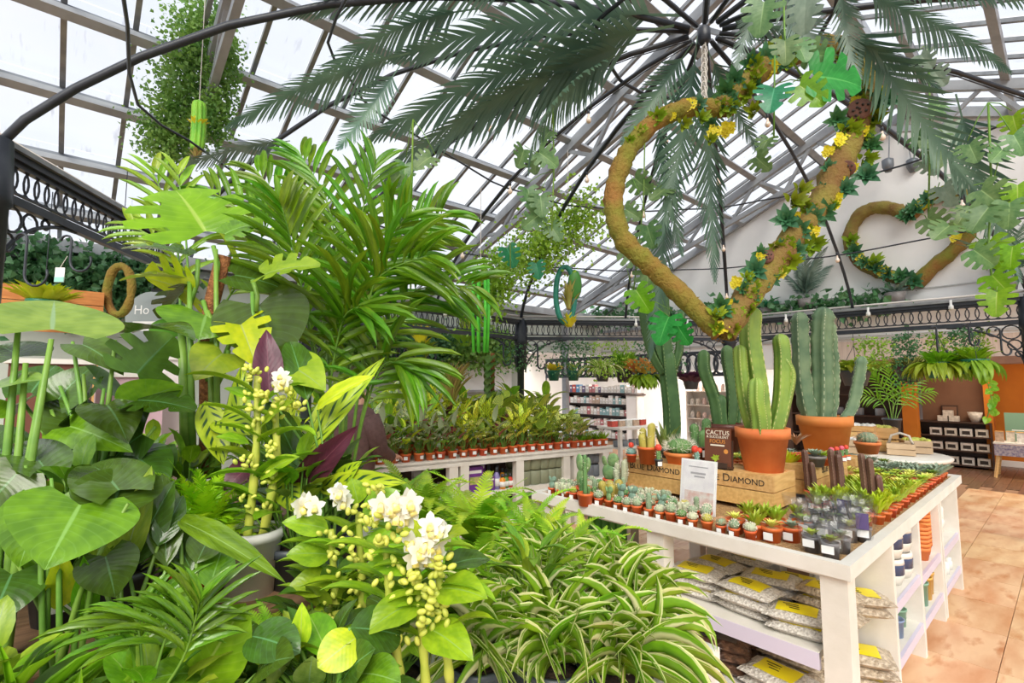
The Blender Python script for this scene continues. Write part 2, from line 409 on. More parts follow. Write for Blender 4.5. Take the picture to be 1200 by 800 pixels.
# side wall under the eaves
o = bld('wall_left', MB().box((-.5, 9.05, 1.81), (17.4, .2, 3.62)).box((9.75, 9.05, 3.06), (3.1, .2, 1.12)), m_wallg); o['kind'] = 'structure'
bld('gutter', MB().box((2.2, 8.86, rz(EAW)-.12), (18, .2, .16)).box((2.2, 8.9, rz(EAW)-.3), (18, .1, .06)), m_purl, o)
mb = MB()
for k in range(3): mb.box((2.2, 8.94, 2.95-.14*k+.0), (18, .015, .01))
bld('wall_rail', mb, m_purl, o)

# roof: rafters, purlins, glazing bars, one pane per cell
rf = bpy.data.objects.new('ceiling', None); COL.objects.link(rf); rf['kind'] = 'structure'; rf.matrix_basis = BM
TH = math.atan(SL)
PUR = [2.13, 3.0, 3.87, 4.74, 5.61, 6.48, 7.35, 8.22, 8.95]; STEP = .5
pur = MB(); L_ = 13.6
pur.box((0, 0, 0), (L_, .035, .15)).box((0, .035, .07), (L_, .09, .02)); pur.cur = 1; pur.box((0, -.03, -.075), (L_, .10, .03)).box((0, -.05, -.04), (L_, .02, .08))
pme = pur.mesh('purlin', [m_steel, m_purl], False)
def rot_x(a): return M.Rotation(a, 4, 'X')
for s_ in (1, -1):
    for k, wv in enumerate(PUR):
        if s_ < 0 and k > 5: continue
        ww = RW+s_*(wv-RW)
        link('purlin', pme, rf, M.Translation((4.3, ww, rz(ww)-.12)) @ rot_x(-TH*s_))
    bl = 7.3/cos(TH)
    bar_me = MB().box((0, 0, 0), (.045, bl, .05)).mesh('glazing_bar', m_grey, False)
    for i in range(28):
        u = -2.24+STEP*i
        if s_ < 0 and u < 3: continue
        link('glazing_bar', bar_me, rf, M.Translation((u, RW+s_*3.65, rz(RW+3.65)-.015)) @ rot_x(-TH*s_))
rows = [RW]+PUR
for k in range(9):
    wa, wb = rows[k], rows[k+1]; ln = (wb-wa)/cos(TH)-.02
    pm = MB().box((0, 0, 0), (STEP-.05, ln, .012)).mesh('glass_pane', m_pane, False)
    for s_ in (1, -1):
        for i in range(27):
            u = -1.99+STEP*i
            if (s_ > 0 and u < -1.3) or (s_ < 0 and (k > 4 or u < 4.5)): continue
            ww = RW+s_*((wa+wb)/2-RW); link('glass_pane', pm, rf, M.Translation((u, ww, rz(ww)+.03)) @ rot_x(-TH*s_))
link('ridge_beam', MB().box((4.3, RW, RZ-.08), (L_, .16, .2)).mesh('ridge_beam', m_purl, False), rf)
def rafter(u):
    mb = MB(); zt = .26
    for s_ in (1, -1):
        mb.bar((u, RW, RZ-zt), (u, RW+s_*7.2, RZ-zt-SL*7.2), .09, .14)
        mb.bar((u, RW, RZ-.95), (u, RW+s_*6.9, RZ-zt-SL*7.0-.05), .07, .09)
        for q in range(6):
            a = .6+q*1.0; b = a+.5
            za = RZ-.95-(.26+SL*7.05-.95)*a/6.9; zb = RZ-zt-SL*b; zc = RZ-.95-(.26+SL*7.05-.95)*(a+1)/6.9
            mb.bar((u, RW+s_*a, za), (u, RW+s_*b, zb), .05); mb.bar((u, RW+s_*b, zb), (u, RW+s_*(a+1), zc), .05)
    mb.box((u, 8.75, 1.75), (.12, .14, 3.5))
    return link('rafter', mb.mesh('rafter', m_purl, False), rf)
for u in (.85, 5.3, 9.6): rafter(u)

# a lamp in the back shop and one in the ochre room: what those rooms are lit by
def ceiling_panel(name, label, u, ww, z, size, e, col=(1, .96, .9)):
    t = thing(name, label, 'light', bp(u, ww, z), AU)
    MB().box((0, 0, .015), (size[0]+.06, size[1]+.06, .03)).build('housing', m_white, t)
    MB().box((0, 0, -.005), size+(.01,)).build('diffuser', mat('lit_diffuser', (255, 248, 238), emit=2), t)
    l = bpy.data.lights.new('panel_light', 'AREA'); l.shape = 'RECTANGLE'; l.size, l.size_y = size; l.energy = e; l.color = col
    lo = bpy.data.objects.new('panel_light', l); COL.objects.link(lo); lo.parent = t; lo.location = (0, 0, -.03)
ceiling_panel('ceiling_light', 'flat white ceiling light over the back shop shelves', 12.9, 7.6, 2.66, (1.2, 3.2), 130)
ceiling_panel('ceiling_light', 'flat ceiling light of the ochre room behind the lintel', 12.4, .6, 2.53, (.6, 1.6), 30, (1, .85, .65))

# ================================================================== THE IRON GAZEBO
gz = thing('gazebo', 'round black iron gazebo with domed ribs and ring lattice beam', 'gazebo')
VTX = [V((5.6, 5.3, 0)), V((3.3, 7.5, 0)), V((.13, 7.35, 0)), V((-2.06, 4.98, 0)), V((-1.98, 1.78, 0)), V((.1, -.55, 0)), V((3.4, -.5, 0)), V((5.6, 2.0, 0))]
HUB = V((1.52, 3.7, 4.45)); ZB = 2.34; ZT = 2.66
VL = [at_y(-11, 196, 2.62), at_y(190, 297, 4.4)]; ZL = VL[0].z-ZB-.155; VTX[4] = V((VL[0].x, VL[0].y, 0)); VT3 = V((VL[1].x, VL[1].y, 0))
PR_ = [(1, ZT), (.97, 2.86), (.92, 3.08), (.85, 3.33), (.75, 3.62), (.62, 3.9), (.48, 4.12), (.32, 4.3), (.15, 4.42), (.03, 4.46)]
def ring_me():
    mb = MB(); pts = [V((.060*cos(a), 0, .084*sin(a))) for a in [2*pi*i/14 for i in range(14)]]; return mb.tube(pts, .0065, 5, closed=True)
def dome(base, n=None):
    lift = ZL*.8 if base.x < -2.3 else 0
    return [V((HUB.x+(base.x-HUB.x)*f, HUB.y+(base.y-HUB.y)*f, z+lift*f+(lift*1.1*f*(1-f)*.9 if lift else 0))) for f, z in PR_]
for k in range(8):
    a, b = VTX[k], VTX[(k+1) % 8]
    if k == 3: a = VT3
    d = (b-a); L = d.length; ang = atan2(d.y, d.x)
    z0 = ZB+(ZL if k in (3, 4) else 0); mb = MB()
    mb.bar(a+V((0, 0, z0+.025)), b+V((0, 0, z0+.025)), .05, .05).bar(a+V((0, 0, z0+.075)), b+V((0, 0, z0+.075)), .02, .012)
    mb.bar(a+V((0, 0, z0+.24)), b+V((0, 0, z0+.24)), .04, .03).bar(a+V((0, 0, z0+.275)), b+V((0, 0, z0+.275)), .09, .04)
    mb.cur = 1; mb.bar(a+V((0, 0, z0+.31)), b+V((0, 0, z0+.31)), .14, .03)
    if k == 4: L = 0
    else: sec = mb.build('ring_beam', [m_black, m_grey], gz)
    mb = MB(); N = int(L/.082)
    one = ring_me(); rot = M.Rotation(ang, 3, 'Z')
    for i in range(N):
        c = a.lerp(b, (i+.5)/N)+V((0, 0, z0+.155)); mb.add([rot @ V(p)+c for p in one.v], one.f)
    if k != 4: mb.build('ring_lattice', m_black, sec, True, kind='stuff')
    mb = MB()                                                   # rail lying on top of the beam
    mb.tube([a+V((0, 0, z0+.36)), b+V((0, 0, z0+.36))], .012, 6); 
    if k != 4: mb.build('top_cable', m_rope, sec, True)
    a = VTX[k]; zl = ZL if k == 4 else 0
    if k not in (5, 6):
        col = MB().lathe([(.11, 0), (.11, .06), (.06, .1), (.05, .9), (.065, .92), (.05, .95), (.05, 1.9), (.085, 1.92), (.085, 2.28+zl), (.1, 2.3+zl), (.1, 2.34+zl), (.085, 2.66+zl)], 14, a)
        col.build('column', m_black, gz, True)
        for sg, other in ((1, VTX[(k+1) % 8]), (-1, VTX[k-1])):
            if k == 4 and sg < 0: other = VT3
            e = (other-a).normalized(); br = MB(); pts = []
            for i in range(11):
                t = i/10*pi/2; pts.append(a+e*(.07+.62*(1-cos(t)))+V((0, 0, ZB+zl-.48+.48*sin(t))))
            br.tube(pts, .012, 6)
            for (x, z, r) in ((.14, -.08, .075), (.28, -.065, .055), (.12, -.22, .055), (.40, -.035, .03), (.09, -.32, .03)):
                br.tube([a+e*(.02+x+r*cos(q))+V((0, 0, ZB+zl+z+r*sin(q))) for q in [2*pi*i/12 for i in range(12)]], .008, 5, closed=True)
            br.build('scroll_bracket', m_black, gz, True)
    MB().tube(dome(a), .024, 6).build('dome_rib', m_black, gz, True)
    MB().tube(dome(a.lerp(b, .5)), .018, 6).build('dome_rib', m_black, gz, True)
for f, z, r in ((.85, 3.33, .009), (.62, 3.9, .010), (.2, 4.4, .016)):
    pts = []
    for k in range(8):
        for q in range(4): p = VTX[k].lerp(VTX[(k+1) % 8], q/4); pr = 1+.08*(1-abs(q-2)/2); pts.append(V((HUB.x+(p.x-HUB.x)*f*pr, HUB.y+(p.y-HUB.y)*f*pr, z)))
    MB().tube(spline(pts, 72, True), r, 5, closed=True).build('dome_hoop', m_black, gz, True)
MB().lathe([(.03, -.08), (.05, -.05), (.05, .04), (.02, .08)], 12, HUB).build('hub', m_black, gz, True)
# festoon bulbs along the ribs
fs_ = thing('festoon_lights', 'string of clear festoon bulbs clipped along the gazebo ribs', 'string lights')
bm_ = MB().lathe([(.012, .05), (.016, .0), (.035, -.03), (.036, -.055), (.02, -.08)], 9).mesh('bulb', m_bulb)
so_ = MB().lathe([(.012, .0), (.02, .01), (.02, .05), (.008, .08)], 8).mesh('bulb_socket', m_black)
wire = MB()
for k in (0, 1, 2, 3):
    for h in (0, .5):
        d = dome(VTX[k].lerp(VTX[k-1], h)); wire.tube([p-V((0, 0, .035)) for p in d], .005, 4)
        for i in ((2, 4, 6) if h == 0 else (3, 5, 7)):
            p = d[i]-V((0, 0, .09)); b = link('bulb', bm_, fs_, TR(p, 0, .72)); link('bulb_socket', so_, b, TR((0, 0, .04)))
wire.build('wire', m_black, fs_, True)
# white lamp holders on the beam top
lh = thing('clip_lights', 'white clip lights spaced along the top of the lattice beam', 'string lights')
lm_ = MB().lathe([(.02, .06), (.02, -.03), (.035, -.04), (.04, -.1), (.02, -.12)], 10).mesh('clip_light', m_whpot)
for k in (0, 1, 2):
    for f in (.2, .45, .75):
        p = VTX[k].lerp(VTX[(k+1) % 8], f)+V((0, 0, ZT-.04)); q = (EYE-p); q.z = 0; p += q.normalized()*.1; link('clip_light', lm_, lh, TR(p, 0, .65))
# ================================================================== POTS, CACTI, SUCCULENTS (builders)
ORD = ['first', 'second', 'third', 'fourth', 'fifth', 'sixth', 'seventh', 'eighth', 'ninth', 'tenth', '11th', '12th', '13th', '14th', '15th', '16th', '17th', '18th', '19th', '20th', '21st', '22nd', '23rd', '24th', '25th', '26th', '27th', '28th', '29th', '30th']
def pot_me(rt, rb, h, m, rim=.2, n=16):
    return MB().lathe([(rb, 0), (rt*.92, h*(1-rim)), (rt, h*(1-rim)), (rt*1.01, h), (rt*.88, h), (rt*.84, h*.8), (.01, h*.8)], n).mesh('pot', m)
def soil_me(r, z, m=None, n=12): return MB().lathe([(r, z-.002), (r*.6, z+.004), (.004, z+.006)], n).mesh('soil', m or m_soil)
def label_me(r, z, wd, h, m=None): return MB().box((0, -r, z), (wd, .003, h)).mesh('label', m or m_tag, False)
def cactmat(name, c1, c2, edge, spots=40, var=.35, ew=.9):
    s = NT(name); b = s.n('ShaderNodeBsdfPrincipled'); b.inputs['Roughness'].default_value = .5
    uv = s.n('ShaderNodeUVMap').outputs[0]; sp = s.n('ShaderNodeSeparateXYZ'); s.l(uv, sp.inputs[0])
    col = s.mix(s.step(s.noise(7, 3), .35, .65), lin(c1), lin(c2))
    dots = s.step(s.math('SINE', s.math('MULTIPLY', sp.outputs[1], spots*2*pi)), -.4, .2)
    col = s.mix(s.math('MULTIPLY', s.step(sp.outputs[0], ew, ew+.07), dots), col, lin(edge))
    if var: col = s.vary(col, var)
    s.l(col, b.inputs['Base Color']); s.l(b.outputs[0], s.out.inputs[0]); return s.m
def ribbed(mb, pts, rs, ribs=5, depth=.35, per=4, wave=0, ph=0):
    pts = [V(p) for p in pts]; n = ribs*per; vs = []; uv = []; fs = []; ref = None; k = len(pts)
    for i, p in enumerate(pts):
        d = (pts[min(i+1, k-1)]-pts[max(i-1, 0)]).normalized()
        if ref is None: ref = V((1, 0, 0)) if abs(d.x) < .9 else V((0, 1, 0))
        ref = (ref-d*ref.dot(d)).normalized(); y = d.cross(ref)
        for j in range(n):
            a = 2*pi*j/n; q = .5+.5*cos(ribs*a); q = q**1.5; r = rs[i]*(1-depth+depth*q*(1+wave*sin(i*2.4+ph)))
            vs.append(p+(ref*cos(a+ph)+y*sin(a+ph))*r); uv.append((max(.01, q), .01+.98*i/(k-1)))
    for i in range(k-1):
        for j in range(n): fs.append((i*n+j, i*n+(j+1) % n, (i+1)*n+(j+1) % n, (i+1)*n+j))
    fs += [tuple(range(n-1, -1, -1)), tuple(range((k-1)*n, k*n))]
    return mb.add(vs, fs, uv)
def column(mb, pts, r, ribs=5, depth=.35, wave=0, per=4, ph=0, k=14, base=.8):
    """a ribbed stem through control points, rounded at its tip"""
    P = [V(p) for p in pts]; out = []; rs = []
    for i in range(k+1):
        t = i/k; t = t if t < .85 else .85+(t-.85)
        x = t*(len(P)-1); a = min(int(x), len(P)-2); f = x-a
        p0, p1, p2, p3 = P[max(a-1, 0)], P[a], P[a+1], P[min(a+2, len(P)-1)]
        out.append(.5*((2*p1)+(p2-p0)*f+(2*p0-5*p1+4*p2-p3)*f*f+(3*p1-p0-3*p2+p3)*f**3))
        rs.append(r*min(1, base+t*1.2))
    d = (out[-1]-out[-2]).normalized(); e = out[-1]
    for q, s_ in ((.35, .93), (.65, .75), (.88, .45), (1.0, .12)): out.append(e+d*r*q); rs.append(rs[k]*s_)
    return ribbed(mb, out, rs, ribs, depth, per, wave, ph)
def spines(mb, cs, r, n, ln, rnd, wd=.0016, up=.25):
    vs = []; fs = []
    for i in range(n):
        z = rnd.uniform(-.35, 1); a = rnd.uniform(0, 2*pi); q = sqrt(1-z*z) if z > -1 else 0
        d = V((q*cos(a), q*sin(a), z)); p = V(cs)+V((d.x*r[0], d.y*r[0], d.z*r[1]))
        for e in range(2):
            dd = (d+V((rnd.uniform(-.7, .7), rnd.uniform(-.7, .7), rnd.uniform(-.4, .8)))).normalized()*ln
            t = dd.orthogonal().normalized()*wd; o = len(vs); vs += [p-t, p+t, p+dd]; fs.append((o, o+1, o+2))
    return mb.add(vs, fs)
c_grey = cactmat('grey_green_cactus', (150, 168, 136), (122, 148, 112), (240, 236, 214))
c_mid = cactmat('green_cactus', (104, 148, 84), (82, 128, 70), (236, 230, 196))
c_pale = cactmat('woolly_cactus', (196, 200, 168), (170, 178, 144), (246, 242, 226))
c_gold = cactmat('golden_cactus', (196, 184, 88), (172, 160, 70), (240, 226, 150))
c_blue = cactmat('blue_green_cactus', (116, 160, 146), (96, 138, 126), (226, 230, 214))
c_euph = cactmat('euphorbia_stem', (146, 174, 72), (112, 146, 62), (206, 206, 130), 26, .12, .86)
c_euphd = cactmat('dark_euphorbia_stem', (86, 124, 70), (68, 104, 60), (140, 164, 104), 26, .12, .86)
c_cere = cactmat('blue_green_column_stem', (126, 150, 112), (92, 122, 90), (196, 204, 170), 24, .12, .88)
c_brown = cactmat('brown_stem', (116, 82, 68), (92, 64, 54), (170, 146, 120), 20, .2)
c_pad = mat('opuntia_pad', (112, 152, 98), (140, 172, 112), 30, .5, .3, 60, var=.3)
c_padb = mat('blue_opuntia_pad', (118, 152, 132), (138, 168, 146), 30, .5, .3, 60, var=.2)
m_spine = mat('pale_spines', (244, 236, 216), None, rough=.6)
m_spiner = mat('rust_spines', (204, 130, 92), (226, 190, 150), 30, .6)
m_red = mat('red_graft', (222, 54, 44), (236, 90, 60), 20, .5, .4, 50)
m_pink = mat('pink_graft', (226, 70, 110), (232, 110, 130), 20, .5, .4, 50)
rr = random.Random(5)
def ball_parts(r, hz, ribs, cm, sp=m_spine, nsp=46, ln=.013, z0=.05):
    b = MB(); k = 9; pts = []; rs = []
    for i in range(k+1):
        t = pi*(.12+.86*i/k); pts.append((0, 0, z0+hz*(1-cos(t)))); rs.append(max(.002, r*sin(t)))
    ribbed(b, pts, rs, ribs, .22, 3); body = b.mesh('cactus_body', cm)
    s_ = spines(MB(), (0, 0, z0+hz), (r*.95, hz*.98), nsp, ln, rr).mesh('spines', sp, False)
    return [('cactus_body', body), ('spines', s_)]
def col_parts(r, h, ribs, cm, z0=.05, n=1, sp=m_spine, nsp=30, ln=.012, spread=.02):
    b = MB()
    for i in range(n):
        a = 2*pi*i/max(n, 1)+.4; o = V((cos(a), sin(a), 0))*(spread if n > 1 else 0); hh = h*(1-.22*(i % 3))
        column(b, [o+V((0, 0, z0-.01)), o*1.3+V((0, 0, z0+hh*.5)), o*1.5+V((0, 0, z0+hh))], r, ribs, .25, 0, 3, i, 7)
    s_ = spines(MB(), (0, 0, z0+h*.55), (r*1.0+(spread if n > 1 else 0), h*.5), nsp, ln, rr).mesh('spines', sp, False)
    return [('cactus_body', b.mesh('cactus_body', cm)), ('spines', s_)]
def pad_parts(pads, m, z0=.05):
    out = []
    for (x, z, sx, sz, rot) in pads:
        me = MB().blob((0, 0, 0), 1, 10, 6, (sx, .009+sx*.12, sz)).mesh('pad', m)
        out.append(('pad', me, None, M.Translation((x, 0, z0+z)) @ M.Rotation(rot, 4, 'Y') @ M.Rotation(rot*1.5, 4, 'Z')))
    return out
def small_pot(rt=.037, h=.06, m=m_plpot, tg=True, n=12):
    p = [('pot', pot_me(rt, rt*.74, h, m, .22, n)), ('soil', soil_me(rt*.84, h*.86, m_chip))]
    if tg: p.append(('label', label_me(rt*.97, h*.45, rt*.85, h*.5)))
    return p
POTS = [small_pot(), small_pot(tg=False), small_pot(.035, .055, m_plpot)]
CAC = {
 'round grey-green cactus': ball_parts(.034, .030, 11, c_grey), 'round woolly white cactus': ball_parts(.036, .028, 13, c_pale, nsp=90, ln=.010),
 'squat green cactus': ball_parts(.037, .024, 9, c_mid), 'golden barrel cactus': ball_parts(.033, .027, 13, c_gold, m_spine, 70, .009),
 'short finger cactus': col_parts(.020, .085, 9, c_grey), 'clustered finger cactus': col_parts(.015, .06, 8, c_mid, n=4),
 'tall slim column cactus': col_parts(.018, .13, 7, c_mid), 'woolly clustered cactus': col_parts(.018, .055, 10, c_pale, n=5, nsp=70),
 'blue-green pad cactus': pad_parts([(0, .03, .03, .04, .1), (.022, .085, .024, .032, .5), (-.018, .082, .02, .03, -.4)], c_padb),
 'green pad cactus': pad_parts([(0, .03, .03, .042, 0), (.02, .09, .024, .034, .4), (-.02, .085, .022, .03, -.5)], c_pad),
 'rust-spined cactus': ball_parts(.033, .026, 12, c_grey, m_spiner, 80, .014),
}
CK = list(CAC)
def rosette(m, n=20, r=.05, z0=.055, up=.5, wd=.42, kind='lance'):
    mb = MB()
    for i in range(n):
        a = i*2.4; f = i/n; el = up+(1.25-up)*(1-f)*.9; L = r*(.5+.5*f)
        d = V((cos(a)*cos(el), sin(a)*cos(el), sin(el)))
        leafstrip(mb, PROF[kind], 4, .6, .5, 0, 3, wd, 0, orient(V((0, 0, z0)), V((0, 0, z0))+d*L, L, ZUP))
    return mb
def tuft(m, n, h, spread, wd, z0=.05, kind='lance', arch=.5, rnd=rr, rows=4):
    mb = MB()
    for i in range(n):
        a = rnd.uniform(0, 2*pi); e = rnd.uniform(.25, 1)*spread; hh = h*rnd.uniform(.5, 1)
        p0 = V((cos(a), sin(a), 0))*e*.25+V((0, 0, z0)); p1 = V((cos(a)*e, sin(a)*e, z0+hh))
        leafstrip(mb, PROF[kind], rows, arch, .3, 0, 3, 1, 0, orient(p0, p1, wd, ZUP))
    return mb
s_green = leafmat('green_succulent', (150, 184, 84), (112, 152, 66), rough=.4, tl=.12, var=.4)
s_dark = leafmat('dark_green_succulent', (92, 134, 70), (70, 112, 60), rough=.4, tl=.1, var=.4)
s_grey = leafmat('grey_succulent', (168, 184, 158), (132, 154, 134), rough=.5, tl=.1, var=.35)
s_pale = leafmat('pale_green_succulent', (190, 206, 160), (160, 184, 130), rough=.45, tl=.1, var=.3)
s_lime = leafmat('lime_succulent', (168, 194, 58), (136, 170, 50), rough=.4, tl=.2, var=.3)
SUC = {
 'green rosette succulent': rosette(s_green, 18, .055).mesh('rosette', s_green), 'dark green rosette succulent': rosette(s_dark, 22, .055, up=.35).mesh('rosette', s_dark),
 'grey-green rosette succulent': rosette(s_grey, 20, .055, up=.3, wd=.36).mesh('rosette', s_grey), 'pale spiky succulent': rosette(s_pale, 22, .06, up=.4, wd=.24).mesh('rosette', s_pale),
 'bushy lime succulent': tuft(s_lime, 40, .075, .05, .016).mesh('foliage', s_lime), 'bushy green succulent': tuft(s_green, 44, .07, .055, .016).mesh('foliage', s_green),
 'trailing grey succulent': tuft(s_grey, 46, .05, .065, .015).mesh('foliage', s_grey),
}
for me in SUC.values(): pass

# ================================================================== THE CACTUS TABLE
TB = thing('cactus_table', 'long white slatted sales table holding rows of small cacti and pebble bags', 'table', (0, 0, 0), AU)
def part(mb, name, m, parent, smooth=False, kind=None, label=None): return mb.build(name, m, parent, smooth, None, kind, label)
u0, u1, w0, w1 = 2.60, 5.86, .70, 2.72; ZT_ = .9
part(MB().box(((u0+u1)/2, (w0+w1)/2, .835), (u1-u0-.04, w1-w0-.04, .03)), 'table_top', m_white, TB)
part(MB().box(((u0+u1)/2, (w0+w1)/2, .8685), (u1-u0-.1, w1-w0-.1, .035)), 'chip_bed', m_chip, TB, kind='stuff')
for c, s_ in (((u0+.025, (w0+w1)/2, .867), (.05, w1-w0, .066)), ((u1-.025, (w0+w1)/2, .867), (.05, w1-w0, .066)), (((u0+u1)/2, w0+.025, .867), (u1-u0-.1, .05, .066)), (((u0+u1)/2, w1-.025, .867), (u1-u0-.1, .05, .066))):
    part(MB().box(c, s_), 'edge_board', m_white, TB)
for u, ww in ((2.68, .775), (2.69, 1.70), (2.69, 2.57), (3.5, 1.75), (3.5, 2.5), (3.45, 1.35), (5.7, 2.57), (5.7, 1.6), (4.6, 2.5)):
    part(MB().box((u, ww, .41), (.11, .11, .82)), 'leg', m_white, TB)
for z in (.455, .10):
    part(MB().box((3.0, 1.24, z), (.74, .78, .03)), 'shelf', m_white, TB); part(MB().box((2.64, 1.24, z-.025), (.025, .78, .075)), 'price_strip', m_strip, TB)
for u in (3.4, 4.08, 4.79, 4.87, 5.62): part(MB().box((u, .90, .41), (.045, .38, .82)), 'upright_panel', m_white, TB)
for ua, ub, zs in ((2.75, 3.38, ()), (3.42, 4.06, (.50, .21)), (4.10, 4.77, (.475, .20)), (4.89, 5.6, (.46, .19))):
    for z in zs:
        part(MB().box(((ua+ub)/2, .91, z-.015), (ub-ua, .36, .03)), 'shelf', m_white, TB); part(MB().box(((ua+ub)/2, .722, z-.026), (ub-ua, .018, .052)), 'price_strip', m_strip, TB)
part(MB().box((4.6, 1.12, .42), (2.4, .02, .8)), 'back_board', m_white, TB)
TT = .886                                                       # top of the chip bed

def T_(u, ww, z=TT): return bp(u, ww, z)
# front rows of little cacti
cr_ = random.Random(21)
fr = [8, 7, 7, 3, 6, 5, 0, 9, 2, 0, 0, 4, 1, 0, 2, 1, 3, 10, 0, 1, 2, 7, 5]
rown = ['front row', 'second row', 'third row', 'fourth row', 'fifth row']
for r_ in range(5):
    n = 0; ww = 2.60-.03*(r_ % 2); k = 0
    while ww > (1.16 if r_ < 1 else 1.34+.05*r_):
        name = CK[fr[n % len(fr)] if r_ == 0 else cr_.choice([0, 0, 0, 1, 2, 2, 3, 4, 4, 5, 7, 8, 9, 10])]
        if r_ == 0 and n == 4: name = 'tall slim column cactus'
        skip = r_ in (3, 4) and abs(ww-1.62) < .17 or r_ > 3 and ww < 1.85
        if not skip:
            if r_ > 1 and ('column' in name or 'pad' in name): name = CK[cr_.choice((0, 1, 2, 10))]
            s_ = cr_.uniform(.78, .98)*(.88 if r_ > 2 else 1)
            put(POTS[(n+r_) % 3]+CAC[name], 'potted_cactus', f'{name} in orange pot, {ORD[n]} from the aisle end, {rown[r_]}', 'cactus',
                T_(2.69+.095*r_+cr_.uniform(-.01, .01), ww), AU-pi/2+cr_.uniform(-.3, .3), s_, 'small cacti on the table front'); n += 1
        ww -= .074*cr_.uniform(.92, 1.1)
# a few larger specimens at the corner by the floor aisle
def opuntia_big(name, label, loc, pads, m, s=1):
    put([('pot', pot_me(.06, .045, .09, m_plpot)), ('soil', soil_me(.05, .075))]+pad_parts(pads, m, .08), 'potted_cactus', label, 'cactus', loc, AU-pi/2, s)
opuntia_big('o', 'tall green pad cactus with one upright paddle stack beside a thin column', at_z(684, 585, TT), [(-.02, .06, .045, .07, 0), (-.03, .17, .04, .065, -.1), (.03, .16, .03, .06, .3)], c_pad)
opuntia_big('o', 'broad dark green pad cactus behind the golden cactus clump', at_z(714, 572, TT), [(0, .07, .07, .08, .1), (.05, .18, .055, .065, .25), (-.05, .16, .045, .05, -.3)], c_pad, .85)
put([('pot', pot_me(.045, .035, .07, m_plpot)), ('soil', soil_me(.04, .06))]+col_parts(.022, .16, 9, c_pale, .06, 4, m_spine, 120, .014, .03), 'potted_cactus', 'white woolly column cactus cluster in front of the lettered crate end', 'cactus', at_z(728, 576, TT), 0)
put([('pot', pot_me(.05, .04, .07, m_plpot)), ('soil', soil_me(.04, .06))]+col_parts(.03, .06, 10, c_gold, .06, 6, m_spine, 60, .01, .045), 'potted_cactus', 'golden clump cactus with many round heads', 'cactus', at_z(716, 588, TT), 0)
put([('pot', pot_me(.055, .042, .085, m_plpot)), ('soil', soil_me(.045, .07))]+col_parts(.016, .25, 6, c_mid, .07, 1), 'potted_cactus', 'thin tall column cactus in the largest orange pot of the front row', 'cactus', at_z(686, 592, TT), 0)

# wooden crates
def crate(label, u, ww, z, du, dw, h, face, word=True, group=None):
    t = thing('wooden_crate', label, 'crate', bp(u, ww, z), AU, group)
    n = 2; sh = h*.42
    for q in range(n):
        zc = .03+sh*.5+q*(h-.03-sh)*.985
        for sg in (-1, 1):
            part(MB().box((sg*(du/2-.008), 0, zc), (.016, dw, sh)), 'slat', m_pine, t); part(MB().box((0, sg*(dw/2-.008), zc), (du-.034, .016, sh)), 'slat', m_pine, t)
    for sx in (-1, 1):
        for sy in (-1, 1): part(MB().box((sx*(du/2-.03), sy*(dw/2-.03), h/2), (.03, .03, h-.01)), 'corner_post', m_pine, t)
    part(MB().box((0, 0, h-.02), (du-.04, dw-.04, .016)), 'top_board', m_pine, t)
    if word:
        zc = .03+sh*.5+(h-.03-sh)*.985
        if face == 'u': mx = M.Translation((-du/2-.0015, 0, zc-.018)) @ M.Rotation(-pi/2, 4, 'Z') @ M.Rotation(pi/2, 4, 'X')
        else: mx = M.Translation((0, -dw/2-.0015, zc-.018)) @ M.Rotation(pi/2, 4, 'X')
        text('Blue Diamond', .072, m_ink, t, mx, caps=True)
    return t
CZ = TT; CH = .235
crate('pine crate with dark lettering carrying the tall orange plastic pot', 3.44, 2.10, CZ, .36, .55, CH, 'u')
crate('pine crate with dark lettering carrying the largest terracotta pot', 3.48, 1.54, CZ, .36, .53, CH, 'u')
crate('pine crate seen along its lettered long side under red-topped cacti', 4.32, 1.42, CZ, .80, .34, CH, 'w')
crate('small pine crate under the rust-topped round cactus pot', 5.25, 1.42, CZ, .30, .26, .16, 'w', False)
CT = CZ+CH-.012
def T_c(x, y, z=CT): return at_z(x, y, z)

# the big terracotta pots and their cacti
def bigpot(rt, h, m=m_terra): return [('pot', pot_me(rt, rt*.7, h, m, .24, 28)), ('soil', soil_me(rt*.87, h*.84))]
def stem(pts, r, ribs, depth, cm, wave=0, ph=0): return ('stem', column(MB(), pts, r, ribs, depth, wave, 4, ph, 16).mesh('stem', cm))
def stems_px(base, d, lst, cm, z0, wave=0):
    out = []
    for (pts, r, ribs, ph) in lst:
        P = [at_y(x, y, d+(dd if len(q) > 2 else 0))-base for q in pts for (x, y, dd) in [(q[0], q[1], q[2] if len(q) > 2 else 0)]]
        out.append(stem(P, r, ribs, .42, cm, wave, ph))
    return out
b = T_c(895, 551); d = b.y
put(bigpot(.172, .29)+stems_px(b, d, [([(893, 512), (889, 460), (880, 400), (881, 372)], .075, 5, .3), ([(905, 512), (915, 470), (917, 420), (915, 400)], .055, 4, .9), ([(912, 508), (922, 465), (926, 440), (920, 425)], .045, 4, .1),
    ([(884, 512), (873, 470), (868, 430), (867, 412)], .048, 5, .5), ([(890, 512, -.1), (889, 490, -.12), (886, 470, -.14), (886, 452, -.14)], .055, 6, .2)], c_euph, .25), 'potted_cactus', 'tall lime-green branching cactus in the largest terracotta pot on the front crate', 'cactus', b, 0)
b = T_c(968, 535); d = b.y
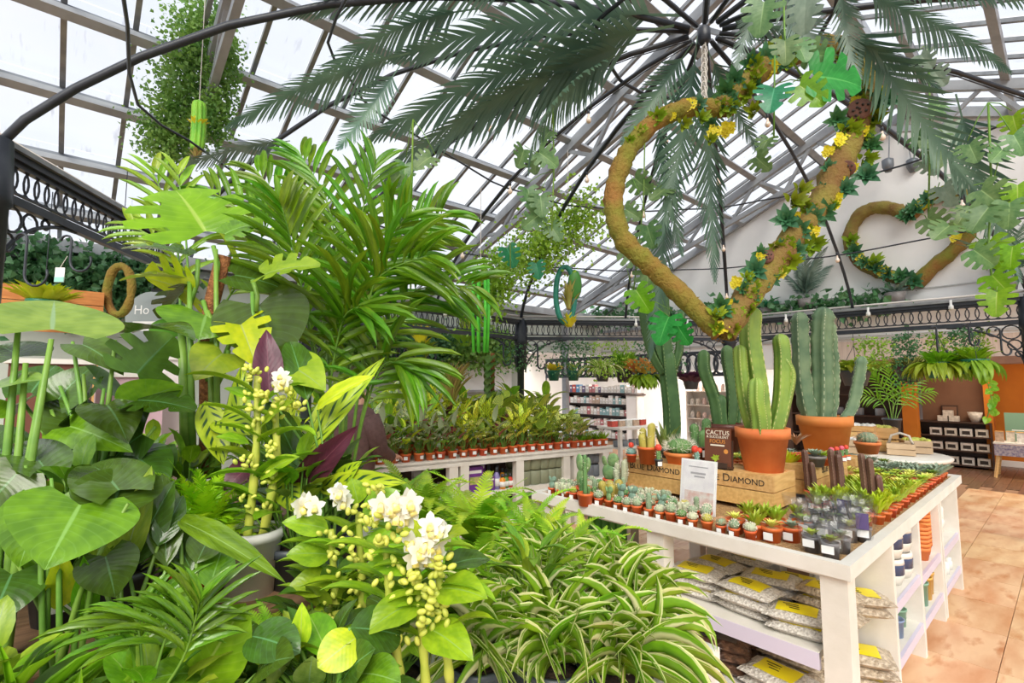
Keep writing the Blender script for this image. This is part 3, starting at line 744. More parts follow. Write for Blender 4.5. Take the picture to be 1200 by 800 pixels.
put(bigpot(.20, .33)+stems_px(b, d, [([(962, 497), (963, 450), (962, 400), (964, 372)], .088, 5, .6), ([(972, 497), (976, 450), (975, 420), (972, 385)], .07, 4, .2), ([(950, 497), (941, 450), (938, 400), (937, 375)], .068, 4, .8),
    ([(985, 497), (998, 478), (1006, 445), (1009, 425)], .055, 4, .3)], c_cere, .25, .25), 'potted_cactus', 'wavy-ribbed grey-green column cactus in terracotta pot behind the white price card', 'cactus', b, 0)
b = T_c(850, 528, CT); d = b.y
put(bigpot(.16, .24, m_brpot)+stems_px(b, d+.1, [([(842, 500), (838, 470), (826, 435), (825, 418)], .065, 4, .2), ([(856, 500), (858, 460), (853, 425), (852, 412)], .06, 4, .7), ([(863, 500), (866, 470), (870, 450), (872, 440)], .045, 4, .2), ([(848, 505), (846, 490), (845, 478), (845, 470)], .06, 5, .1)], c_euphd, .2), 'potted_cactus', 'two-armed dark euphorbia behind the brown cactus sign', 'cactus', b, 0)
b = T_c(787, 528, TT); b = bp(4.15, 2.35, TT); d = b.y
put(bigpot(.13, .26, m_plpot)+stems_px(b, d, [([(789, 520), (788, 480), (784, 440), (782, 420)], .085, 5, .3), ([(783, 432), (779, 410), (776, 370), (775, 335)], .075, 5, .5), ([(778, 438), (765, 415), (757, 385), (754, 360)], .05, 4, .2), ([(781, 432), (770, 405), (765, 370), (763, 350)], .05, 4, .9), ([(790, 432), (796, 410), (797, 385), (798, 370)], .045, 4, .3)], c_euphd, .2), 'potted_cactus', 'tallest candelabra cactus with one thick trunk and upright arms', 'cactus', b, 0)
# smaller pots standing on the crates
def onc(x, y, parts, label, s=1, cat='cactus', z=CT, rz=0): return put(parts, 'potted_cactus' if cat == 'cactus' else 'potted_succulent', label, cat, T_c(x, y, z), rz, s)
onc(759, 543, [('pot', pot_me(.075, .055, .125, m_plpot, .16, 20)), ('soil', soil_me(.066, .10))]+col_parts(.026, .17, 11, c_gold, .10, 4, m_spine, 130, .016, .032), 'blond hairy finger cacti in tall orange plastic pot on crate')
onc(797, 543, [('pot', pot_me(.115, .085, .085, m_terra, .3, 22)), ('soil', soil_me(.1, .07))]+ball_parts(.098, .062, 15, c_mid, m_spine, 150, .05, .06), 'round long-spined cactus in wide orange bowl on crate')
onc(823, 541, [('pot', pot_me(.08, .06, .12, m_brpot, .16, 20)), ('soil', soil_me(.07, .10)), ('label', label_me(.075, .07, .05, .05))]+col_parts(.035, .19, 10, c_mid, .10, 3, m_spine, 90, .012, .035), 'ribbed green column cacti in brown plastic pot with white tag')
onc(740, 541, [('pot', pot_me(.04, .03, .06, m_plpot)), ('soil', soil_me(.034, .05))]+ball_parts(.04, .03, 9, c_blue, z0=.045)+[('graft', MB().blob((0, 0, .125), .022).mesh('graft', m_red))], 'little blue-green cactus with red top at the crate corner')
onc(772, 546, [('pot', pot_me(.03, .024, .05, m_bkpot)), ('soil', soil_me(.026, .04)), ('label', label_me(.03, .02, .03, .03))]+col_parts(.018, .07, 5, c_mid, .04)+[('graft', MB().blob((0, 0, .13), .026).mesh('graft', m_red))], 'red-topped grafted cactus between orange pot and orange bowl')
onc(817, 547, [('pot', pot_me(.03, .024, .05, m_bkpot)), ('soil', soil_me(.026, .04))]+col_parts(.02, .06, 5, c_blue, .04)+[('graft', MB().blob((-.012, 0, .125), .026).blob((.02, 0, .115), .02).mesh('graft', m_red))], 'double red-topped grafted cactus beside the brown sign')
put([('pot', pot_me(.05, .04, .07, m_bkpot)), ('soil', soil_me(.045, .06)), ('leaves', tuft(s_dark, 16, .24, .13, .03, .05, 'lance', .3).mesh('leaves', leafmat('snake_leaf', (96, 140, 84), (60, 104, 62), None, 'pin', (150, 176, 110), 7)))], 'potted_succulent', 'dark spiky-leaved succulent behind the orange bowl', 'succulent', T_c(780, 536), 0)
onc(1017, 531, [('pot', pot_me(.11, .08, .11, m_terra, .25, 22)), ('soil', soil_me(.095, .09))]+ball_parts(.088, .06, 14, c_grey, m_spiner, 150, .04, .08), 'rust-topped round cactus in terracotta pot on the small crate', z=CZ+.15)
onc(903+20, 557, [('pot', pot_me(.085, .06, .09, m_bkpot, .2, 20)), ('soil', soil_me(.07, .075)), ('label', label_me(.083, .05, .04, .04)), ('foliage', tuft(s_lime, 90, .12, .12, .026, .07).mesh('foliage', s_lime))], 'lime green bushy succulent in charcoal pot beside the largest terracotta pot', 1, 'succulent', TT+.12)
tag(MB().box((0, 0, .06), (.16, .16, .12)).build('wood_block', m_pine, None, False, TR(T_c(924, 570, TT), AU)), 'plain pine block under the charcoal succulent pot', 'block')
onc(955, 546, [('pot', pot_me(.075, .055, .075, m_gypot, .25, 20)), ('soil', soil_me(.06, .06)), ('rosette', rosette(s_grey, 30, .10, .07, .3, .3).mesh('rosette', s_grey))], 'silver-green agave rosette in low grey stone pot', 1, 'succulent', CT)
onc(965, 545, [('pot', pot_me(.045, .035, .055, m_plpot)), ('soil', soil_me(.04, .05)), ('rosette', rosette(s_green, 24, .11, .05, .3, .22).mesh('rosette', s_green))], 'spiky green aloe in small orange pot behind the agave', 1, 'succulent', CT)
for k, x in enumerate((975, 981, 987, 992)):
    onc(x, 541-1.2*k+2, [('pot', pot_me(.028, .022, .045, m_plpot)), ('soil', soil_me(.024, .035)), ('label', label_me(.028, .02, .03, .025))]+col_parts(.017, .05, 5, c_mid, .035, nsp=10)+[('graft', MB().blob((0, 0, .10), .02).mesh('graft', m_pink if k % 2 == 0 else m_red))], f'{ORD[k]} pink-topped grafted cactus from the agave pot on the long crate', 1, 'cactus', CT)
onc(934, 540, [('pot', pot_me(.06, .045, .06, m_plpot)), ('soil', soil_me(.05, .05)), ('rosette', rosette(leafmat('red_succulent', (176, 96, 80), (140, 120, 90), tl=.1), 22, .16, .12, .5, .14).mesh('rosette', _lm.get('x') or bpy.data.materials['red_succulent']))], 'reddish spidery succulent behind the charcoal pot', 1, 'succulent', CT)

# standing cards and signs
def framed_card(name, label, loc, rz, wd, h, parts, tilt=-.15):
    t = thing(name, label, 'sign', loc, rz); t.rotation_euler = (tilt, 0, rz)
    for (nm, mb, m) in parts: part(mb, nm, m, t)
    return t
fw = AU-pi/2                                                   # facing -U: local -y looks towards the front aisle
m_photo = mat('pale_print', (240, 238, 238), (226, 222, 226), 14, .3)
m_photo2 = mat('pink_print', (214, 170, 160), (226, 220, 214), 24, .3)
t = framed_card('acrylic_sign', 'white framed acrylic card with cactus picture standing before the crates', bp(2.98, 1.62, TT), fw, .26, .33, [
    ('back_panel', MB().box((0, .006, .165), (.24, .006, .33)), m_tag), ('print', MB().box((0, .001, .17), (.215, .003, .30)), m_photo), ('picture', MB().box((.01, -.0015, .08), (.19, .002, .11)), m_photo2),
    ('acrylic_front', MB().box((0, -.006, .165), (.24, .004, .33)), glassmat('thin_acrylic', (.99, .99, .99, 1), .015, .2)), ('foot', MB().box((0, .03, .004), (.24, .09, .008)), m_clear)])
part(MB().box((0, -.0012, .245), (.10, .001, .012)).box((.01, -.0012, .225), (.07, .001, .010)).box((0, -.0012, .285), (.13, .001, .006)), 'script_lines', mat('grey_ink', (170, 168, 172)), t)
m_cream = mat('cream_ink', (240, 230, 210)); m_oran = mat('orange_ink', (226, 150, 70)); m_sgn = mat('brown_card', (116, 68, 46), (106, 60, 40), 4, .45)
t = framed_card('cactus_sign', 'brown card holder reading Cactus and Succulent Focus on the crate edge', bp(3.36, 1.67, CT), fw, .2, .3, [
    ('card', MB().box((0, .02, .15), (.185, .012, .26)), m_sgn), ('holder', MB().box((0, .0, .02), (.20, .10, .012)).box((0, -.05, .035), (.20, .008, .035)).box((0, .035, .10), (.20, .012, .2)), m_darkwood),
    ('sticker', MB().blob((.06, .0135, .125), .016, 10, 4, (1, .05, 1)), m_oran), ('subtitle_bar', MB().box((0, .0135, .163), (.10, .002, .010)), m_cream)], -.08)
link('picture', SUC['green rosette succulent'], t, M.Translation((-.01, .012, .075)) @ M.Rotation(pi/2, 4, 'X') @ M.Translation((0, 0, -.006)) @ M.Diagonal((.8, .8, .12, 1)))
for s_, sz, z, m in (('CACTUS', .044, .235, m_cream), ('& SUCCULENT', .024, .212, m_cream), ('FOCUS', .036, .178, m_oran)): text(s_, sz, m, t, M.Translation((0, .0128, z)) @ M.Rotation(pi/2, 4, 'X'))
t = framed_card('price_card', 'white printed price card leaning before the wavy cactus', T_c(955, 529), fw, .1, .15, [('card', MB().box((0, 0, .10), (.095, .006, .15)), m_tag), ('stake', MB().box((0, .004, .03), (.012, .005, .12)), m_pine), ('print', MB().box((0, -.0035, .12), (.06, .001, .05)), m_photo)], -.1)

# thick brown-stemmed cacti rising out of the rows
for k, (x, y, hs) in enumerate([(953, 588, (.27, .19)), (985, 596, (.30, .27)), (993, 586, (.26,)), (1022, 603, (.29, .27, .17))]):
    P = [('pot', pot_me(.055, .04, .08, m_plpot)), ('soil', soil_me(.048, .065))]
    for i, h in enumerate(hs): P.append(('stem', column(MB(), [((i-.8)*.035, 0, .06), ((i-.8)*.04, .004, .06+h*.5), ((i-.8)*.042-.006, 0, .06+h)], .022, 5, .3, .15, 4, i, 10).mesh('stem', c_brown)))
    P.append(('foliage', tuft(s_lime, 40, .05, .06, .012, .07).mesh('foliage', s_lime)))
    put(P, 'potted_cactus', f'brown thorny euphorbia with {len(hs)} upright stem{"s" if len(hs) > 1 else ""}, {ORD[k]} one from the crates', 'cactus', at_z(x, y, TT), fw)
# massed succulents behind
sk = random.Random(8); SK = list(SUC); n_ = 0
SP = [small_pot(.036, .05, m_plpot, True), small_pot(.036, .05, m_plpot, False)]
rowi = 0; u = 3.56
while u < 5.76:
    ww = .80; i = 0
    wl = 1.16 if u < 4.78 else 2.45
    while ww < wl:
        nm = ('bushy lime succulent', 'bushy green succulent')[(i) % 2] if u < 3.75 else ('bushy green succulent', 'green rosette succulent')[sk.random() > .4] if u < 4.5 else ('dark green rosette succulent', 'green rosette succulent', 'pale spiky succulent')[sk.randrange(3)] if u < 5.1 else ('grey-green rosette succulent', 'trailing grey succulent', 'dark green rosette succulent')[sk.randrange(3)]
        inpot = not (u > 5.05 and u < 5.45 and 1.25 < ww < 1.6)
        if inpot:
            put(SP[(i+rowi) % 2]+[('rosette' if 'rosette' in nm or 'spiky' in nm else 'foliage', SUC[nm], None, TR((0, 0, -.02), 0, 1.55))], 'potted_succulent', f'{nm} in pot, {ORD[i]} from aisle edge, {ORD[rowi]} row behind the wrapped plants', 'succulent',
                T_(u+sk.uniform(-.008, .008), ww+sk.uniform(-.006, .006)), AU-pi+sk.uniform(-.2, .2), sk.uniform(.92, 1.12), 'massed succulents on the table'); n_ += 1
        ww += .104; i += 1
    u += .118; rowi += 1
# crassula tufts and the plants wrapped in clear film at the table corner
for k, (x, y, nm) in enumerate([(862, 624, 'pale spiky succulent'), (886, 630, 'bushy green succulent'), (897, 620, 'bushy green succulent'), (911, 624, 'bushy green succulent'), (905, 634, 'pale spiky succulent'), (878, 617, 'bushy green succulent'), (928, 634, 'grey-green rosette succulent'), (941, 626, 'green rosette succulent'), (1012, 616, 'green rosette succulent'), (1020, 607, 'bushy lime succulent'), (1034, 599, 'bushy lime succulent')]):
    put(small_pot(.042, .06)+[('foliage', SUC[nm])], 'potted_succulent', f'{nm} in tagged orange pot, {ORD[k]} of the tufts by the wrapped plants', 'succulent', at_z(x, y, TT), fw, 1.25, 'succulent tufts at the table corner')
m_gyp = mat('grey_plastic_pot', (128, 124, 126), None, rough=.4); m_purp = mat('purple_card', (92, 78, 128), (80, 66, 112), 9, .4)
sleeve = MB().lathe([(.038, 0), (.06, .11), (.075, .19), (.076, .19), (.061, .11), (.039, 0)], 12).mesh('film_sleeve', m_clear)
for k, (x, y) in enumerate([(952, 646), (974, 654), (987, 647), (996, 634), (1012, 634), (966, 632), (981, 624), (948, 628), (996, 616), (935, 620), (963, 618), (1008, 622)]):
    P = [('pot', pot_me(.04, .032, .075, m_gyp)), ('soil', soil_me(.034, .06)), ('foliage', SUC[SK[k % 5]], None, TR((0, 0, .02))), ('film_sleeve', sleeve), ('label', label_me(.052, .05, .05, .035), None)]
    if k in (4, 8): P.append(('printed_card', MB().box((.0, -.068, .115), (.055, .003, .08)).mesh('printed_card', m_purp, False)))
    put(P, 'wrapped_plant', f'wrapped succulent in clear film and grey pot, {ORD[k]} from the table corner' + (' with purple card' if len(P) > 5 else ''), 'wrapped plant', at_z(x, y, TT), fw+sk.uniform(-.3, .3), 1, 'wrapped plants at the table corner')

# pebble bags and bark bags on the shelves
def pillow(sx, sy, h, n=8, dz=0, lim=1.0, seed=0, top_only=False):
    mb = MB(); rn = random.Random(seed)
    for sg in ((1,) if top_only else (1, -1)):
        vs = []; fs = []
        for i in range(n+1):
            for j in range(n+1):
                x = (2*i/n-1)*lim; y = (2*j/n-1)*lim; z = h/2*((1-x**4)*(1-y**4))**.6*(1+.10*sin(5*x+seed)*cos(4*y+seed*2))
                vs.append((x*sx/2, y*sy/2, h/2+sg*z+dz))
        for i in range(n):
            for j in range(n): a = i*(n+1)+j; q = (a, a+n+1, a+n+2, a+1); fs.append(q if sg > 0 else q[::-1])
        mb.add(vs, fs)
    return mb
m_peb = mat('white_pebbles_in_film', (236, 230, 220), (190, 182, 172), 90, .3, .8, 70)
m_pebb = mat('beige_pebbles_in_film', (220, 204, 180), (166, 148, 126), 50, .3, .8, 60)
m_yel = mat('yellow_bag_print', (248, 232, 36), (240, 218, 28), 6, .35)
m_barkb = mat('bark_in_film', (126, 92, 70), (74, 56, 48), 30, .3, .8, 40); m_blk = mat('dark_bag_print', (60, 62, 74), (120, 110, 104), 9, .35); m_blue = mat('blue_bag_print', (96, 124, 164), (70, 96, 140), 6, .35)
def bag(label, u, ww, z, m, lm, rz=0, s=1, wd=.29, dp=.20, h=.055, grp=None, seed=0):
    t = thing('pebble_bag' if m in (m_peb, m_pebb) else 'bark_bag', label, 'bag', bp(u, ww, z), fw+rz, grp); t.scale = (s, s, s)
    part(pillow(wd, dp, h, 8, 0, 1, seed), 'film', m, t, True); part(pillow(wd, dp, h, 6, .0016, .62, seed, True), 'printed_label', lm, t, True)
    mb = MB()
    for q in range(3): mb.box((-.03+.01*q, .0+.026-.022*q, h+.0035), (.07-.012*q, .006, .0012))
    part(mb, 'lettering_bars', m_ink, t)
    for sx in (-1, 1): part(MB().box((sx*(wd/2-.004), 0, h/2), (.016, dp*.94, .003)), 'seal', m, t)
k = 0
for (u, ww, n, rz, m) in [(2.82, 1.53, 3, .1, m_peb), (2.80, 1.24, 3, -.12, m_peb), (2.79, .98, 2, .15, m_peb), (3.03, 1.50, 3, -.15, m_peb), (3.03, 1.22, 3, .2, m_peb), (3.05, .93, 3, -.1, m_pebb), (3.24, .86, 2, .5, m_pebb), (3.24, 1.14, 2, .1, m_peb), (3.24, 1.44, 3, -.1, m_peb)]:
    k += 1
    for q in range(n):
        bag(f'{"white" if m is m_peb else "beige"} pebble bag, yellow label, {"topmost" if q == n-1 else ORD[q]+" from bottom"} in {ORD[k-1]} stack of middle shelf', u+.012*((q*7+k) % 3-1), ww+.012*((q*5+k) % 3-1), .47+.05*q, m, m_yel, rz+.08*(q % 2), 1, grp='pebble bags on the middle shelf', seed=k*3+q)
k = 0
for (u, ww, n, rz, m, lm) in [(2.82, 1.42, 3, .3, m_barkb, m_blk), (2.80, 1.10, 2, -.2, m_peb, m_yel), (2.80, .93, 1, .1, m_peb, m_yel), (3.05, 1.45, 2, .1, m_barkb, m_blue), (3.08, 1.12, 3, -.1, m_pebb, m_yel), (3.22, .86, 3, .4, m_pebb, m_yel)]:
    k += 1
    for q in range(n):
        bag(f'{"bark bag with dark print" if m is m_barkb else "pebble bag with yellow print"}, {"topmost" if q == n-1 else ORD[q]+" from bottom"} in {ORD[k-1]} stack, lowest shelf', u, ww, .115+.058*q, m, lm, rz+.1*(q % 2), 1.1, grp='bags on the lowest shelf', seed=k*5+q)
# side bays
def stack(label, u, ww, z, rt, h, n, step, m, cat='pots', grp=None):
    t = thing('pot_stack', label, 'pot stack', bp(u, ww, z), 0, grp); me = pot_me(rt, rt*.72, h, m, .25, 16)
    for i in range(n): link('pot', me, t, TR((0, 0, step*i)))
for k, (u, ww, n) in enumerate([(4.52, .785, 6), (4.68, .80, 9), (4.62, .93, 10), (4.45, .91, 9), (4.3, .95, 8)]): stack(f'stack of nested terracotta pots, {ORD[k]} one in the table side bay', u, ww, .476, .058, .085, n, .028, m_terra)
stripe = MB(); stripe.lathe([(.07, 0), (.085, .05), (.085, .06)], 18); stripe.cur = 1; stripe.lathe([(.086, .06), (.088, .11), (.088, .12)], 18); stripe.cur = 0; stripe.lathe([(.088, .12), (.085, .15), (.072, .15), (.07, .03)], 18)
m_navy = mat('navy_glaze', (60, 74, 108), None, rough=.25); stm = stripe.mesh('pot', [m_white, m_navy])
for k, (u, ww, q) in enumerate([(3.78, .825, 0), (3.78, .825, 1), (3.96, .815, 0), (3.6, .87, 0), (3.96, .815, 1)]):
    put([('pot_body', stm)], 'striped_pot', f'navy and white striped pot, {("lower", "upper")[q]} in the {ORD[k]} place of the side bay', 'pot', bp(u, ww, .501+.152*q), 0, 1, 'striped pots in the side bay')
m_mint = mat('mint_glaze', (132, 176, 150), None, rough=.3); m_bluep = mat('blue_glaze', (130, 150, 184), None, rough=.3); m_yelp = mat('yellow_glaze', (224, 176, 86), None, rough=.35)
for k, (u, ww, m, nm) in enumerate([(3.74, .80, m_bluep, 'pale blue'), (3.92, .82, m_mint, 'mint green'), (3.98, .93, m_mint, 'mint green'), (3.6, .95, m_terra, 'terracotta'), (4.42, .79, m_mint, 'teal'), (4.56, .79, m_yelp, 'yellow'), (4.69, .80, m_yelp, 'yellow'), (4.6, .91, m_mint, 'teal')]):
    put([('pot_body', pot_me(.055, .045, .10 if k < 4 else .15, m, .1))], 'glazed_pot', f'{nm} glazed pot, {ORD[k]} along the lower side shelves', 'pot', bp(u, ww, .211 if k < 4 else .201), 0)
hz = MB().tube([(-.06, 0, 0), (-.055, 0, .06), (-.05, 0, .10), (.0, 0, .12), (.05, 0, .115), (.06, 0, .06), (.065, 0, 0)], [.012, .014, .035, .04, .038, .014, .012], 8).tube([(.05, 0, .12), (.085, 0, .19), (.09, 0, .22), (.12, 0, .20)], [.03, .022, .024, .012], 8)
hz.tube([(.04, .02, 0), (.045, .02, .07), (.05, .02, .11)], .012, 6).tube([(-.045, .02, 0), (-.05, .02, .07), (-.05, .02, .11)], .012, 6)
o = hz.build('ceramic_horse', m_whpot, None, True, TR(bp(5.36, .80, .461), AU, .95)); tag(o, 'small white ceramic horse figure on the end bay shelf', 'figurine')
for k in range(6): put([('jar_body', MB().lathe([(.03, 0), (.032, .06), (.026, .07), (.028, .09), (.02, .095)], 12).mesh('jar', m_whpot))], 'small_jar', f'little white jar, {ORD[k]} on the lowest shelf of the end bay', 'jar', bp(5.16+.07*k, .775+.05*(k % 2), .191), 0, 1, 'white jars on the end bay')
# black nursery pots and a green cactus-shaped moulding under the table
for k, (x, y) in enumerate([(672, 640), (684, 636), (678, 648), (690, 646), (664, 646), (686, 656)]): put([('pot_body', pot_me(.05, .04, .08, m_bkpot))], 'nursery_pot', f'small charcoal nursery pot, {ORD[k]} of the cluster below the fern tips', 'pot', at_z(x, y, .0)+V((0, 0, .0)), 0, 1.1)
t = thing('cactus_cushion', 'bright green ribbed cactus ornament standing beneath the cactus table', 'ornament', at_u(712, 655, 2.95)*1.0, fw); zb = t.location.z
t.location.z = 0
m_cg = mat('toy_green', (72, 142, 50), (60, 126, 44), 6, .45)
part(MB().box((0, 0, zb*.5+.05), (.30, .2, zb+.1)), 'plinth', m_gypot, t)
for k in range(5): part(column(MB(), [(-.13+.065*k, 0, zb+.09), (-.135+.066*k, 0, zb+.2), (-.13+.064*k, 0, zb+.30)], .037, 7, .1), 'lobe', m_cg, t, True)
# ================================================================== THE FOLIAGE BENCH ACROSS THE AISLE
Pa = at_z(452, 545, .9); Pb = at_z(718, 522, .9); dv = (Pb-Pa); dv.z = 0; dv.normalize(); AB = atan2(dv.y, dv.x); nv = V((-dv.y, dv.x, 0))
def D_(x, y, z=0): return V((Pb.x, Pb.y, 0))+dv*x+nv*y+V((0, 0, z))
DBN = thing('foliage_bench', 'long white two-shelf sales bench under the rows of patterned foliage plants', 'bench', (Pb.x, Pb.y, 0), AB)
part(MB().box((-2.0, .6, .88), (4.0, 1.2, .04)), 'bench_top', m_white, DBN); part(MB().box((-2.0, .02, .85), (4.0, .04, .06)), 'front_rail', m_white, DBN)
def xof(px, off=0):
    r = ray(px, 560 if off == 0 else 500); n = nv.normalized(); k = (V((Pb.x, Pb.y, 0)).dot(n)+off)/r.dot(n); return (EYE+r*k-V((Pb.x, Pb.y, H))).dot(dv)
for px in (532, 545, 610, 665, 677, 711): part(MB().box((xof(px), .05, .42), (.10, .09, .84)), 'leg', m_white, DBN)
for px in (532, 545, 610, 665, 677, 711): part(MB().box((xof(px), 1.12, .42), (.10, .09, .84)), 'leg', m_white, DBN)
for xa, xb in ((xof(547), xof(663)), (-3.95, xof(530)), (xof(680), -.06)):
    for z in (.50, .17):
        part(MB().box(((xa+xb)/2, .42, z), (xb-xa, .76, .03)), 'shelf', m_white, DBN); part(MB().box(((xa+xb)/2, .03, z-.015), (xb-xa, .02, .06)), 'shelf_edge', m_white, DBN)
part(MB().box((-2.0, 1.16, .42), (3.9, .02, .82)), 'back_panel', m_darkwood, DBN)
def onD(x, y, z): return D_(x, y, z)
m_pbox = mat('purple_box_print', (120, 62, 150), (98, 48, 130), 14, .4); m_pbot = mat('lilac_bottle', (150, 140, 196), None, rough=.3)
for k, (px, y, w_, h_) in enumerate([(561, .12, .19, .27), (574, .30, .17, .29), (577, .10, .13, .15)]):
    t = thing('plant_food_box', f'purple printed plant food carton, {("tallest at the end","half hidden behind","small one in front")[k]}', 'box', onD(xof(px), y, .515), AB, 'purple cartons')
    part(MB().box((0, 0, h_/2), (w_, .08, h_)), 'carton', m_pbox, t); part(MB().box((0, -.0412, h_*.45), (w_*.7, .002, h_*.3)), 'printed_panel', mat('green_print', (150, 170, 90), (200, 190, 120), 30, .4), t); part(MB().box((0, -.0412, h_*.8), (w_*.8, .002, h_*.12)), 'title_band', m_tag, t)
bt_ = [mat('orange_bottle', (232, 150, 40), None, rough=.3), mat('green_bottle', (90, 140, 60), None, rough=.3), mat('red_bottle', (206, 70, 50), None, rough=.3), m_pbot, mat('navy_bottle', (48, 48, 90), None, rough=.3)]
for k, (px, y, m, h) in enumerate([(583, .2, 4, .25), (587, .10, 3, .24), (592, .18, 4, .24), (593, .08, 0, .16), (598, .1, 1, .16), (600, .22, 0, .2), (604, .12, 2, .15), (606, .25, 1, .18)]):
    put([('bottle_body', MB().lathe([(.035, 0), (.036, h*.62), (.02, h*.75), (.014, h*.8)], 12).mesh('bottle_body', bt_[m])), ('bottle_cap', MB().lathe([(.017, h*.78), (.017, h), (.01, h*1.01)], 10).mesh('bottle_cap', m_bkpot)), ('label', MB().lathe([(.0365, h*.15), (.0368, h*.5)], 12).mesh('label', m_tag))],
        'plant_food_bottle', f'{["orange","green","red","lilac","navy"][m]} plant food bottle, {ORD[k]} from the purple cartons', 'bottle', onD(xof(px), y, .515), 0, 1, 'plant food bottles')
m_sage = mat('sage_glaze', (146, 150, 124), (132, 138, 112), 8, .5); m_slate = mat('slate_glaze', (128, 134, 140), (112, 118, 126), 8, .5)
spot = MB().lathe([(.08, 0), (.095, .02), (.096, .155), (.088, .165), (.082, .155), (.08, .05)], 18)
sg_me = spot.mesh('pot', m_sage); sl_me = spot.mesh('pot', m_slate)
k = 0
for px in (619, 631, 641, 650, 658):
    for y in (.14, .36):
        for q in (0, 1):
            put([('pot_body', sg_me)], 'sage_pot', f'sage green pot, {("lower", "upper")[q]} one, {ORD[k % 5]} in the {"front" if y < .2 else "rear"} row on the bench shelf', 'pot', onD(xof(px)+.02, y, .515+.167*q), 0, 1, 'sage pots on the bench shelf')
    k += 1
k = 0
for px in (684, 691, 698, 705):
    for q in (0, 1): put([('pot_body', sl_me)], 'slate_pot', f'slate grey ceramic pot, {("lower", "upper")[q]} one, {ORD[k]} of the end bay', 'pot', onD(xof(px), .16, .515+.167*q), 0, .92, 'slate pots in the end bay')
    k += 1
for px in (620, 634, 648, 684, 698):
    put([('pot_body', sg_me if px < 660 else sl_me)], 'sage_pot' if px < 660 else 'slate_pot', f'ceramic pot on the lowest bench shelf, {ORD[k-4]} from the colourful bags', 'pot', onD(xof(px), .18, .19), 0, .95); k += 1
m_pbag = mat('purple_bag', (158, 76, 160), (190, 120, 186), 12, .35); m_wbag = mat('grey_bag', (196, 188, 178), (120, 96, 84), 14, .4)
for k, (px, m, z) in enumerate([(565, m_pbag, .186), (567, m_pbag, .245), (568, m_pbag, .304), (590, m_wbag, .186), (600, m_wbag, .186), (594, m_wbag, .24)]):
    t = thing('compost_bag', f'{"purple" if m is m_pbag else "grey and brown"} compost bag, {ORD[k % 3]} of its heap on the lowest bench shelf', 'bag', onD(xof(px), .2, z), AB+.1*(k % 3), 'compost bags on the bench')
    part(pillow(.30, .24, .06, 8, 0, 1, k), 'film', m, t, True); part(pillow(.30, .24, .06, 6, .0016, .5, k, True), 'printed_label', m_tag if k % 2 else m_wbag, t, True)

# patterned foliage plants
L_strom = leafmat('stromanthe_leaf', (186, 204, 160), (232, 236, 214), None, 'blotch', (132, 170, 112), tl=.3, back=(176, 188, 150))
L_red = leafmat('stromanthe_back', (156, 66, 80), (178, 92, 100), tl=.3)
L_mar = leafmat('maroon_calathea', (116, 58, 58), (92, 48, 52), (118, 70, 70), tl=.15)
L_rat = leafmat('rattlesnake_leaf', (196, 216, 104), (176, 204, 88), None, 'rattle', (84, 124, 66), 5, tl=.25)
L_pea = leafmat('peacock_leaf', (168, 190, 120), (150, 178, 104), None, 'pin', (118, 152, 78), 9, tl=.25)
L_med = leafmat('medallion_leaf', (150, 180, 112), (130, 164, 84), None, 'edge', (74, 112, 60), tl=.2)
L_wht = leafmat('pale_striped_leaf', (214, 222, 186), (194, 208, 160), None, 'pin', (70, 116, 66), 7, tl=.25)
L_gr = leafmat('mid_green_leaf', (118, 164, 66), (92, 142, 54), (146, 180, 96), tl=.3)
L_lime = leafmat('lime_leaf', (176, 206, 66), (146, 188, 54), (200, 220, 110), tl=.35)
L_dk = leafmat('dark_green_leaf', (62, 108, 56), (48, 90, 48), (96, 140, 80), tl=.2)
pr = random.Random(3)
def foliage_proto(mats, n, h, spread, ll, lw, kind='oval', pot=(.058, .042, .085), arch=.7, pm=None, ang=(.35, 1.1), rnd=pr, tag_=True):
    P = [('pot', pot_me(pot[0], pot[1], pot[2], pm or m_plpot)), ('soil', soil_me(pot[0]*.84, pot[2]*.85))]
    if tag_: P.append(('label', label_me(pot[0]*.97, pot[2]*.5, .04, .035)))
    st = MB()
    for i in range(n):
        a = i*2.4+rnd.uniform(-.4, .4); f = (i+.5)/n; hh = pot[2]+h*(.25+.75*f)*rnd.uniform(.85, 1.1); r = spread*(1-.75*f)*rnd.uniform(.7, 1.2)
        d = V((cos(a), sin(a), 0)); p0 = V((0, 0, pot[2]*.85)); p1 = d*r*.6+V((0, 0, hh)); e = rnd.uniform(*ang)*(.35+.65*f)
        dr = d*cos(e)+V((0, 0, sin(e))); L = ll*rnd.uniform(.75, 1.15)
        st.tube([p0+d*.01, p0.lerp(p1, .55)+d*r*.1, p1], .003, 4, False)
        m = mats[i % len(mats)]; me = leaf(kind, m, 6, arch, .25, .03, 5)
        P.append(('leaf', me, None, orient(p1, p1+dr*L, L*lw*rnd.uniform(.85, 1.1), ZUP+d*.2)))
    P.append(('stems', st.mesh('stems', m_stem))); return P
